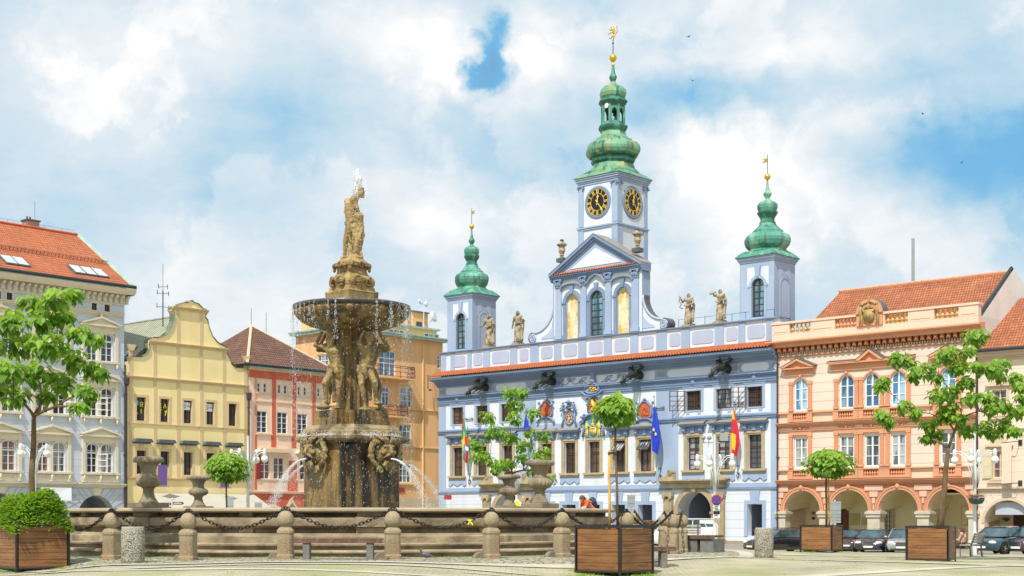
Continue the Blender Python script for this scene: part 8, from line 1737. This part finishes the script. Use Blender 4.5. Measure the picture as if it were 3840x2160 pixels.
def lamp(px,Y,ytop,yglobe,lab,twist,src=None,hgt=None):
 x,y,z=at(px,Y);zg=ZC+(YH-yglobe)/FL*Y-z;zt=max(zg+.2,ZC+(YH-ytop)/FL*Y-z)
 t=thing('street_lamp',lab,'street lamp',(x,y,z),twist,'four globed street lamps');mb=MB();mb.lathe([(.10,0),(.10,.9),(.08,1.0),(.075,1.05),(.075,zg-.9),(.09,zg-.85),(.09,zg-.3),(.06,zg-.2),(.05,zt)],14);mb.build('pole','lampmetal',t,auto=40)
 for q in range(4):
  a=rad(90*q+45);A=lambda r,h:(r*math.cos(a),r*math.sin(a),h);mb=MB();mb.tube([A(.08,zg-1.0),A(.12,zg-.4),A(.28,zg+.12),A(.55,zg+.36),A(.80,zg+.38)],.022,7);mb.tube([A(.16,zg-1.0),A(.2,zg-.45),A(.36,zg+.02),A(.6,zg+.27),A(.80,zg+.30)],.02,6);ar=mb.build('arm','lampmetal',t,smooth=True)
  mb=MB();mb.lathe([(.075,zg+.14),(.085,zg+.16),(.085,zg+.38),(.07,zg+.42),(.03,zg+.47)],12,A(.82,0));mb.build('cap','lampmetal',ar,auto=40);mb=MB();mb.ell(A(.82,zg),(.16,.16,.165),20);mb.build('globe','lampglass',ar,smooth=True)
 return t,zt,zg
lamp(2680,65,1629,1740,'four globed lamp with cameras on its mast, in front of the town hall gate',.35);t,_,_=lamp(3655,60,1600,1725,'four globed lamp with a pink flower basket near the right edge',.3);lamp(130,68,1585,1702,'four globed lamp half hidden behind the left tree trunk',.25);lamp(930,64,1634,1722,'four globed lamp between the yellow and the pink house',.5);lamp(1937,85,1780,1764,'distant lamp showing one globe between the two right urns',.5)
def sgn(name,lab,px,py,Y,parts,twist=0,cat='sign',y=0.):
 p=pt(px,py,Y);t=thing(name,lab,cat,tuple(p),twist)
 for nm,m,f in parts:mb=MB();f(mb);mb.build(nm,m,t)
 return t
disc=lambda r,y,h=0.:(lambda mb:(setattr(mb,'T',Matrix.Translation((0,y,h))@Matrix.Rotation(rad(90),4,'X')),mb.lathe([(r,0),(r,.012)],28)))
sq_=lambda a,b,c,d,y=0.:(lambda mb:mb.box(a,b,y-.012,y,c,d))
def xbar(mb):
 for s in(-1,1):mb.poly([(-.15*s-.025,-.15),(-.15*s+.025,-.15),(.15*s+.025,.15),(.15*s-.025,.15)],-.05,-.035)
sgn('no_stopping_sign','round blue no stopping sign with red cross, on the lamp pole',2687,1875,64.8,[('disc','sign_red',disc(.24,-.0)),('blue_field','sign_blue',disc(.19,-.018)),('red_cross','sign_red',xbar)])
def lines_(n,w,h):return lambda mb:[mb.box(-w+.02*(i%2),w-.03*((i*7)%3),-.03,-.02,h-i*.075,h-i*.075+.032)for i in range(n)]
sgn('notice_plate','upper white text plate below the no stopping sign',2687,1908,64.8,[('plate','sign_white',sq_(-.14,.14,-.25,.24)),('lettering','letter_dark',lines_(6,.11,.17))]);sgn('notice_plate','lower small white text plate on the lamp pole',2687,1929,64.8,[('plate','sign_white',sq_(-.14,.14,-.16,.16)),('lettering','letter_dark',lines_(3,.11,.08))])
p=pt(2680,1660,65);mb=MB();mb.box(-.62,.5,-.02,.02,-.02,.02);mb.box(.22,.6,-.15,.1,.08,.42);[mb.ell((a,-.05,.22),(.11,.14,.1),8)for a in(-.52,-.25)];mb.tube([(-.5,0,.02),(-.5,0,.2)],.02,5);mb.tube([(-.3,0,-.2),(-.25,0,.2)],.02,5);tag(mb.build('surveillance_cameras','sign_grey',loc=p),'cluster of cameras and a grey floodlight on the lamp mast','camera')
def backsign(px,y0,y1,Y,lab,w=.34,low=True,tw=0):
 x,y,z=at(px,Y);h1=ZC+(YH-y0)/FL*Y-z;h0=ZC+(YH-y1)/FL*Y-z;t=thing('road_sign',lab,'sign',(x,y,z),tw);mb=MB();mb.tube([(0,.03,0),(0,.03,h1+.08)],.035,8);mb.build('post','lampmetal',t);m=h0+(h1-h0)*(.5 if low else 0)
 mb=MB();mb.box(-w/2,w/2,-.02,.0,m,h1);[mb.box(-w/2+.03,w/2-.03,-.035,-.02,q,q+.03)for q in(m+.1,h1-.12)];mb.build('plate','sign_grey',t)
 if low:n=4;[(lambda q:(q.box(-w/2,w/2,-.02,0,h0+(m-h0)*i/n+.02,h0+(m-h0)*(i+1)/n),q.build('arrow_plate','sign_grey',t)))(MB())for i in range(n)]
backsign(2367,1856,1936,62,'back of a tall grey road sign with stacked plates, left of the right gate');backsign(3131,1880,1962,75,'pale back of a road sign beside the far planter',.62);backsign(863,1862,1905,75,'grey sign back just right of the ball tree trunk',.37,False);backsign(969,1884,1905,80,'low grey sign back under the pink house',.42,False)
sgn('priority_sign','yellow diamond priority road sign between the two right urns',1938,1891,84.7,[('frame','sign_white',lambda mb:mb.poly([(-.35,0),(0,-.37),(.35,0),(0,.37)],-.02,0)),('yellow_field','sign_yellow',lambda mb:mb.poly([(-.23,0),(0,-.25),(.23,0),(0,.25)],-.035,-.02))])
t=thing('direction_sign','brown finger posts pointing left and right, low behind the left urn','sign',at(646,80));z0=t.location.z;mb=MB();mb.tube([(0,0,0),(0,0,2.35)],.04,8);mb.ell((0,0,2.38),(.07,.07,.07),8);mb.build('post','lampmetal',t)
for i,(a,b,h)in enumerate(((-.62,-.05,2.10),(.03,.60,2.14),(-.58,-.05,1.88),(-.4,.0,1.80))):mb=MB();mb.poly([(a,h-.08),(b,h-.08),(b+(.07 if b>.1 else 0),h),(b,h+.08),(a,h+.08),(a-(.07 if a<-.1 else 0),h)],-.05+.001*i,-.03);o=mb.build('finger_plate','sign_brown',t);mb=MB();rr=random.Random(i);[mb.box(a+.06+q*.045,a+.06+q*.045+.028,-.056+.001*i,-.05+.001*i,h-.02,h+rr.choice((.02,.035)))for q in range(int((b-a-.1)/.045))];mb.build('lettering','letter_white',o)
def basket(x,y,z,lab,w,ms,bowl=True):
 t=thing('flower_basket',lab,'flower basket',(x,y,z));rr=random.Random(int(x*10))
 if bowl:mb=MB();mb.lathe([(.15*w,-.42*w),(.36*w,-.38*w),(.47*w,-.2*w),(.5*w,0),(.44*w,0)],18);mb.build('bowl','plastic_green',t,smooth=True)
 mb=MB()
 for i in range(330):a=rr.uniform(0,6.28);q=.55*w*rr.random()**.5;p=Vector((q*math.cos(a),q*math.sin(a),.02+.16*w*rr.random()-(.12*w if q>.45*w and rr.random()<.4 else 0)));leaf(mb,p,Vector((rr.gauss(0,1),rr.gauss(0,1),.3)),Vector((0,0,1)),.07,rr.choice((1,1,2,0))if i%2 else 3+(i%4==0),.1)
 mb.build('blossom',['leaf_lime','leaf_mid','leaf_deep']+ms,t)
mat('plastic_green',(.03,.07,.055),.5,.1);mat('petal_pink',(.75,.03,.30),.6,.2,9,0);mat('petal_red',(.70,.04,.05),.6,.2,9,0)
x,y,z=pt(3659,1866,59.7);basket(x,y-.1,z,'dark green hanging basket full of pink flowers on the lamp pole',.66,['petal_pink','petal_pink']);x,y,z=pt(2442,1963,60);basket(x,y,z,'red and pink flowers in a tub seen over the middle planter',.62,['petal_red','petal_pink'])
# ================================================================ vehicles
for n_,c_,k in(('paint_black',(.012,.012,.016),0),('paint_navy',(.012,.018,.035),0),('paint_silver',(.42,.45,.48),.5),('paint_teal',(.008,.05,.07),.2),('paint_white',(.74,.75,.76),0),('paint_plum',(.06,.035,.045),.3),('paint_grey',(.25,.33,.37),.4)):mat(n_,c_,.22,.05,3,0,metal=k,coat=1.,spec=.6)
mat('carglass',(.045,.09,.11),.04,.5,1.1,0,spec=.8,col2=(.01,.025,.03),amt=.8,st=(1.2,1.2,2.),edge=(.45,.6));mat('tyre',(.02,.02,.02),.85,.1,4,.2,40);mat('alloy',(.45,.46,.47),.3,.1,4,0,metal=.8);mat('headlamp',(.70,.73,.75),.08,.1,9,.4,40,spec=.9,coat=1);mat('chrome',(.65,.66,.68),.15,0,bump=0,metal=1.);mat('taillamp',(.4,.01,.01),.2)
def car(px,Y,rot,paint,lab,Ln=4.5,Wd=1.78,H=1.47,kind='sedan',cat='car'):
 """nose towards -x of the car's own frame"""
 x,y,z=at(px,Y);t=thing('parked_car' if kind!='van' else 'parked_van',lab,cat,(x,y,z),rot,'cars parked along the square');w=Wd/2;h=Ln/2;k=H/1.47
 ST=[(-h,.30,.56,.70),(-h+.08,.24,.66,.84),(-h+.45,.20,.76,.95),(-h+1.0,.18,.87,.99),(-h+1.35,.18,.92,1.0),(0,.18,.95,1.0),(h-1.3,.18,.97,1.0),(h-.5,.2,.98,.98),(h-.08,.28,.92,.9),(h,.34,.72,.82)]
 if kind in('wagon','van','hatch'):ST[-3:]=[(h-.4,.2,1.0,.98),(h-.04,.26,.98,.92),(h,.34,.8,.86)]
 if kind=='van':ST=[(a,b,c*1.12,d)for a,b,c,d in ST]
 mb=MB();vs=[]
 for a,zb,zt,f in ST:ww=w*f;vs+=[(a,-ww*.86,zb*k),(a,-ww*.98,(zb+.12)*k),(a,-ww,zt*.62*k),(a,-ww*.97,(zt-.09)*k),(a,-ww*.86,zt*k),(a,-ww*.4,(zt+.035)*k),(a,ww*.4,(zt+.035)*k),(a,ww*.86,zt*k),(a,ww*.97,(zt-.09)*k),(a,ww,zt*.62*k),(a,ww*.98,(zb+.12)*k),(a,ww*.86,zb*k)]
 m=12;mb.add(vs,[(i*m+j,i*m+(j+1)%m,(i+1)*m+(j+1)%m,(i+1)*m+j)for i in range(len(ST)-1)for j in range(m)]+[tuple(range(m-1,-1,-1)),tuple(range((len(ST)-1)*m,len(ST)*m))])
 bd=mb.build('body',paint,t,auto=38)
 zt=.93*k*(1.12 if kind=='van' else 1);G={'sedan':(-h+1.15,-h+2.0,h-1.55,h-.6),'wagon':(-h+1.15,-h+1.95,h-.65,h-.12),'hatch':(-h+.95,-h+1.75,h-.75,h-.12),'van':(-h+.75,-h+1.35,h-.2,h-.03)}[kind]
 a0,a1,a2,a3=G;wb,wt=w*.90,w*(.70 if kind!='van' else .8);zr=H;mb=MB()
 V=[(a0,-wb,zt),(a0,wb,zt),(a1,wt,zr-.06),(a1,-wt,zr-.06),(a2,-wt,zr-.07),(a2,wt,zr-.07),(a3,wb,zt+.04),(a3,-wb,zt+.04)];mb.add(V,[(0,1,2,3),(7,0,3,4),(1,6,5,2),(4,5,6,7)]);gh=mb.build('window_glass','carglass',t)
 mb=MB();n=6;rv=[(a1+(a2-a1)*i/n-(.04 if i==0 else-.04 if i==n else 0),s*wt*1.02,zr-.065+.0*i)for i in range(n+1)for s in(-1,-.5,.5,1)];rv=[(p,q,r+(.055 if abs(q)<wt*.7 else 0)+.02*math.sin(math.pi*(i//4)/n))for i,(p,q,r)in enumerate(rv)]
 mb.add(rv,[(i*4+j,i*4+j+1,(i+1)*4+j+1,(i+1)*4+j)for i in range(n)for j in range(3)])
 for s in(-1,1):
  P0=lambda u,v:(u,s*(wb+(wt-wb)*v)*1.005,zt+(zr-.065-zt)*v)
  for p,q,r in(((a0,0),(a1,1),.035),((a3,0),(a2,1),.05),(((a1+a2)/2-.1,0),((a1+a2)/2-.05,1),.03),((a3-.75,0),(a3-.82-.1,1),.028)):mb.tube([P0(*p),P0(*q)],r,5)
  if kind=='van':mb.add([P0(a3-1.2,0),P0(a3-.05,0),P0(a3-.1,1),P0(a3-1.2,1)],[(0,1,2,3)])
  if kind in('wagon','van'):mb.tube([(a1+.2,s*wt*.95,zr+.03),(a2-.1,s*wt*.95,zr+.03)],.02,5)
 mb.build('roof',paint,t,auto=40)
 for s in(-1,1):
  for a in(-h+.85,h-.85):
   mb=MB();mb.T=Matrix.Translation((a,s*(w-.10),.31))@Matrix.Rotation(rad(90),4,'X');mb.lathe([(.20,-.10),(.30,-.10),(.315,-.06),(.315,.06),(.30,.10),(.20,.10)],22);o=mb.build('wheel','tyre',t,auto=40);mb=MB();mb.T=Matrix.Translation((a,s*(w+.0),.31))@Matrix.Rotation(rad(90),4,'X');mb.lathe([(.205,-.006),(.205,.006)],20,cap=False);mb.lathe([(.05,-.012),(.05,.012)],10)
   for q in range(5):c=2*math.pi*q/5;mb.tube([(0,0,0),(.2*math.cos(c),.2*math.sin(c),0)],.026,4)
   mb.build('rim','alloy',o);mb=MB();mb.T=Matrix.Translation((a,s*(w-.012),.33))@Matrix.Rotation(rad(90),4,'X');mb.lathe([(.36,-.004),(.36,.012)],22);mb.build('wheel_arch','tyre',o)
  mb=MB();mb.ell((-h+.14,s*w*.62,.64*k),(.13,.22,.10),12);mb.build('headlight','headlamp',bd,smooth=True);mb=MB();mb.ell((a0+.25,s*(w+.07),zt+.04),(.07,.10,.065),10);mb.build('mirror',paint,bd,smooth=True);mb=MB();mb.box(h-.06,h-.0,s*w*.6-.12,s*w*.6+.12,.66*k,.84*k);mb.build('taillight','taillamp',bd)
  mb=MB();[mb.box(a-.004,a+.004,s*w*1.0-.006,s*w*1.0+.006,.30,.88)for a in(a0+.35,(a1+a2)/2-.08,a3-.75)];mb.build('door_joint','tyre',bd)
 mb=MB();mb.box(-h-.012,-h+.05,-w*.32,w*.32,.42*k,.68*k);g=mb.build('grille','plastic_dark',bd);mb=MB();[mb.box(-h-.022,-h-.012,-w*.33,w*.33,z_,z_+.014)for z_ in(.415*k,.47*k,.53*k,.59*k,.675*k)];[mb.box(-h-.023,-h-.011,q-.012,q+.012,.415*k,.685*k)for q in(-w*.33,w*.33)];mb.build('grille_bar','chrome',g)
 mb=MB();mb.box(-h+.0,-h+.06,-w*.66,w*.66,.235*k,.335*k);mb.build('air_intake','plastic_dark',bd);mb=MB();mb.box(-h-.03,-h-.012,-.26,.26,.345*k,.45*k);mb.build('number_plate','sign_white',bd)
 return t
A_=OBF.rot
car(2925,88,.50,'paint_black','black estate car with roof rails, left of the far planter',4.7,1.80,1.48,'wagon');car(3275,84.5,1.20,'paint_navy','black saloon with a big chrome grille beside the silver car',4.8,1.85,1.42);car(3392,82.5,1.22,'paint_silver','silver saloon next to the dark car with the chrome grille',4.6,1.80,1.46)
car(3750,72.5,.78,'paint_teal','dark teal hatchback right of the slatted bench',4.1,1.75,1.42,'hatch');car(3868,73.0,.85,'paint_plum','dark plum car cut off by the right picture edge',4.3,1.8,1.5,'hatch');car(2555,92,.2,'paint_white','white van parked before the town hall gate',4.4,1.85,1.85,'van','van')
car(242,90,2.25,'paint_grey','silver blue car nose showing between the left planter and the basin',4.4,1.8,1.42);car(268,97,2.45,'paint_black','dark car behind the silver blue one at the left',4.4,1.8,1.40,'hatch');car(3185,91,1.25,'paint_plum','dark car almost hidden behind the far planter',4.3,1.8,1.4,'hatch')
t=thing('bicycle','red bicycle leaning between the far planter and the parked saloon','bicycle',at(3210,87),.9);mb=MB();ring=lambda cx,r:[(cx+r*math.cos(a),0,.34+r*math.sin(a))for a in[2*math.pi*i/20 for i in range(21)]]
for c in(-.52,.52):w_=MB();w_.tube(ring(c,.33),.02,5,cap=False);[w_.tube([(c,0,.34),(c+.32*math.cos(q),0,.34+.32*math.sin(q))],.004,3)for q in(0,.8,1.6,2.4,3.2,4,4.8,5.6)];w_.build('wheel','tyre',t)
mb.tube([(-.52,0,.34),(-.1,0,.34),(.42,0,.85),(-.2,0,.82),(-.1,0,.34)],.018,6);mb.tube([(.52,0,.34),(.38,0,.98)],.018,6);mb.tube([(-.52,0,.34),(-.2,0,.82)],.014,5);mb.build('frame','redshutter',t);mb=MB();mb.tube([(.34,-.25,1.0),(.4,0,1.0),(.34,.25,1.0)],.015,5);mb.ell((-.22,0,.92),(.13,.06,.04),8);mb.build('saddle','tyre',t)
# ================================================================ people and birds
mat('skin',(.60,.33,.22),.55,.06,8,.05,40);mat('hair_brown',(.13,.05,.02),.6,.3,12,.4,50);mat('hair_auburn',(.10,.03,.015),.45,.3,12,.4,50);mat('shirt_orange',(.85,.12,.02),.8,.08,6,.2,30);mat('shorts_green',(.20,.38,.30),.85,.1,6,.2,30);mat('bag_navy',(.035,.04,.07),.7,.4,14,.3,30);mat('top_dark',(.05,.04,.05),.8,.1);mat('sandal',(.05,.02,.015),.6)
def person(lab,loc,rot,S,J,clothes,hair,extra=None):
 t=thing('person',lab,'person',loc,rot);mb=MB();g=figure(mb,S,J,.95);b=mb.build('body','skin',t);remesh(b,.010,1)
 for nm,m,segs in clothes:mb=MB();[mb.cap(g[a]if isinstance(a,str)else Vector(a)*S,g[c]if isinstance(c,str)else Vector(c)*S,r0*S,r1*S,12)for a,c,r0,r1 in segs];o=mb.build(nm,m,t);remesh(o,.014,2)
 mb=MB();[mb.ell(g['head']+Vector(c)*S,tuple(q*S for q in r),12)for c,r in hair[1]];o=mb.build('hair',hair[0],t);remesh(o,.012,1)
 if extra:extra(t,g,S)
x,y=FX+9.62*math.cos(rad(24)),FY+9.62*math.sin(rad(24))
J=dict(STAND);J.update(pel=(0,.02,.55),chest=(0,-.15,.70),neck=(0,-.23,.775),head=(0,-.30,.815),shl=(.10,-.20,.76),shr=(-.10,-.20,.76),ell=(.13,-.28,.63),elr=(-.13,-.28,.63),hal=(.10,-.40,.56),har=(-.09,-.42,.56),hipl=(.05,.02,.52),hipr=(-.05,.02,.52),knl=(.055,.0,.28),knr=(-.06,-.04,.28),look=(0,-.75,-.65))
def pack(t,g,S):mb=MB();c=g['chest']+Vector((.0,.13,.07));mb.ell(c+Vector((0,.06,.02)),(.17,.15,.19),12);mb.ell(c+Vector((0,.14,-.08)),(.15,.12,.14),10);o=mb.build('drawstring_bag','bag_navy',t,smooth=True);mb=MB();[mb.tube([g['neck']+Vector((s*.10,.02,.03)),g['sh'+q]+Vector((-s*.03,.03,.075)),g['chest']+Vector((s*.12,.0,.12)),c+Vector((s*.1,.08,.0))],.012,5)for s,q in((1,'l'),(-1,'r'))];mb.build('bag_cord','letter_white',o)
person('woman in an orange top with a dark drawstring bag, leaning over the basin',(x,y,.80),rad(-66),1.68,J,[('shirt','shirt_orange',[('pel','chest',.078,.088),('shl','shr',.056,.056),('chest','neck',.08,.05),('shl',(.118,-.245,.69),.050,.044),('shr',(-.118,-.245,.69),.050,.044)]),('shorts','shorts_green',[('pel','pel',.088,.088),('hipl',(.055,.01,.38),.074,.062),('hipr',(-.055,.0,.38),.074,.062)])],('hair_brown',[((0,.012,.02),(.064,.070,.072)),((0,.075,.015),(.036,.04,.035))]),pack)
S_=dict(pel=(0,.02,.27),chest=(0,.04,.46),neck=(0,.03,.565),head=(0,.0,.64),shl=(.105,.04,.545),shr=(-.105,.04,.545),ell=(.14,-.02,.40),elr=(-.14,-.02,.40),hal=(.08,-.16,.42),har=(-.07,-.17,.40),hipl=(.05,.0,.265),hipr=(-.05,.0,.265),knl=(.07,-.25,.27),knr=(-.06,-.25,.27),anl=(.05,-.16,.045),anr=(-.04,-.17,.045),toel=(.06,-.25,.02),toer=(-.05,-.26,.02))
def sand(t,g,S):[(lambda mb:(mb.tube([g['toe'+s]+Vector((0,-.03,-.02)),g['an'+s]+Vector((0,.04,-.05))],.035,6),mb.tube([g['toe'+s]+Vector((-.04,.03,.0)),g['toe'+s]+Vector((0,.03,.04)),g['toe'+s]+Vector((.04,.03,0))],.010,5),mb.build('sandal','sandal',t)))(MB())for s in 'lr']
person('woman with long auburn hair and bare shoulders seated on the slatted bench',(WB[0]-.25,WB[1]+.40,WB[2]),rad(236),1.66,S_,[('top','top_dark',[('pel',(0,.045,.47),.078,.080)]),('shorts','top_dark',[('pel','pel',.088,.088),('hipl',(.06,-.12,.27),.07,.058),('hipr',(-.055,-.12,.27),.07,.058)])],('hair_auburn',[((0,.014,.015),(.062,.066,.072)),((0,.05,-.05),(.062,.04,.09)),((0,.055,-.11),(.055,.03,.07))]),sand)
q=at(2552,57.9);person('person on the far bench, almost hidden by the right hand bollards',(q[0],q[1]+.05,q[2]),rad(175),1.72,S_,[('shirt','sign_white',[('pel','chest',.08,.09),('shl','shr',.055,.055)]),('trousers','top_dark',[('pel','pel',.09,.09),('hipl','knl',.07,.05),('hipr','knr',.07,.05)])],('hair_brown',[((0,.012,.02),(.060,.066,.066))]))
t=thing('pigeon','grey pigeon walking on the cobbles right of the fourth post','pigeon',at(1598,37.4),rad(15));mb=MB();mb.T=Matrix.Scale(1.15,4);mb.ell((0,0,.13),(.115,.06,.062),12,rot=Matrix.Rotation(rad(14),4,'Y').to_3x3().to_quaternion().to_euler());mb.cap((-.09,0,.16),(-.12,0,.23),.038,.026,8);mb.ell((-.13,0,.25),(.032,.026,.028),8);mb.cap((.08,0,.11),(.20,0,.08),.03,.014,6);o=mb.build('body','bird_grey',t);remesh(o,.008,1)
for s in(-1,1):mb=MB();mb.tube([(0,s*.02,.08),(.01,s*.02,.0),(-.04,s*.02,.005)],.006,5);mb.build('leg','petal_red',t)
mb=MB();mb.lathe([(.010,0),(.001,.03)],6,(-.19,0,.28));mb.build('beak','darksteel',t)
for i,(px,py,Y,lab)in enumerate(((2582,138,150,'tiny dark bird high in the sky right of the tower, the upper of two'),(2598,303,150,'tiny dark bird high in the sky right of the tower, the lower of two'),(3460,427,170,'tiny dark bird against the deep blue patch at the upper right'),(3605,611,170,'lowest of the tiny birds in the sky at the right'))):mb=MB();mb.ell((0,0,0),(.14,.05,.05),6);[mb.add([(-.05,0,0),(.08,0,0),(.06,s*.2,.12),(.02-i*.03,s*.38,.05+.06*(i%2)),(-.06,s*.18,.10),(.0,s*.1,.03)],[(0,1,2),(0,2,4),(4,2,3),(1,5,2)])for s in(-1,1)];tag(mb.build('flying_bird','darksteel',loc=pt(px,py,Y),rotz=.6+i),lab,'bird','birds in the sky')
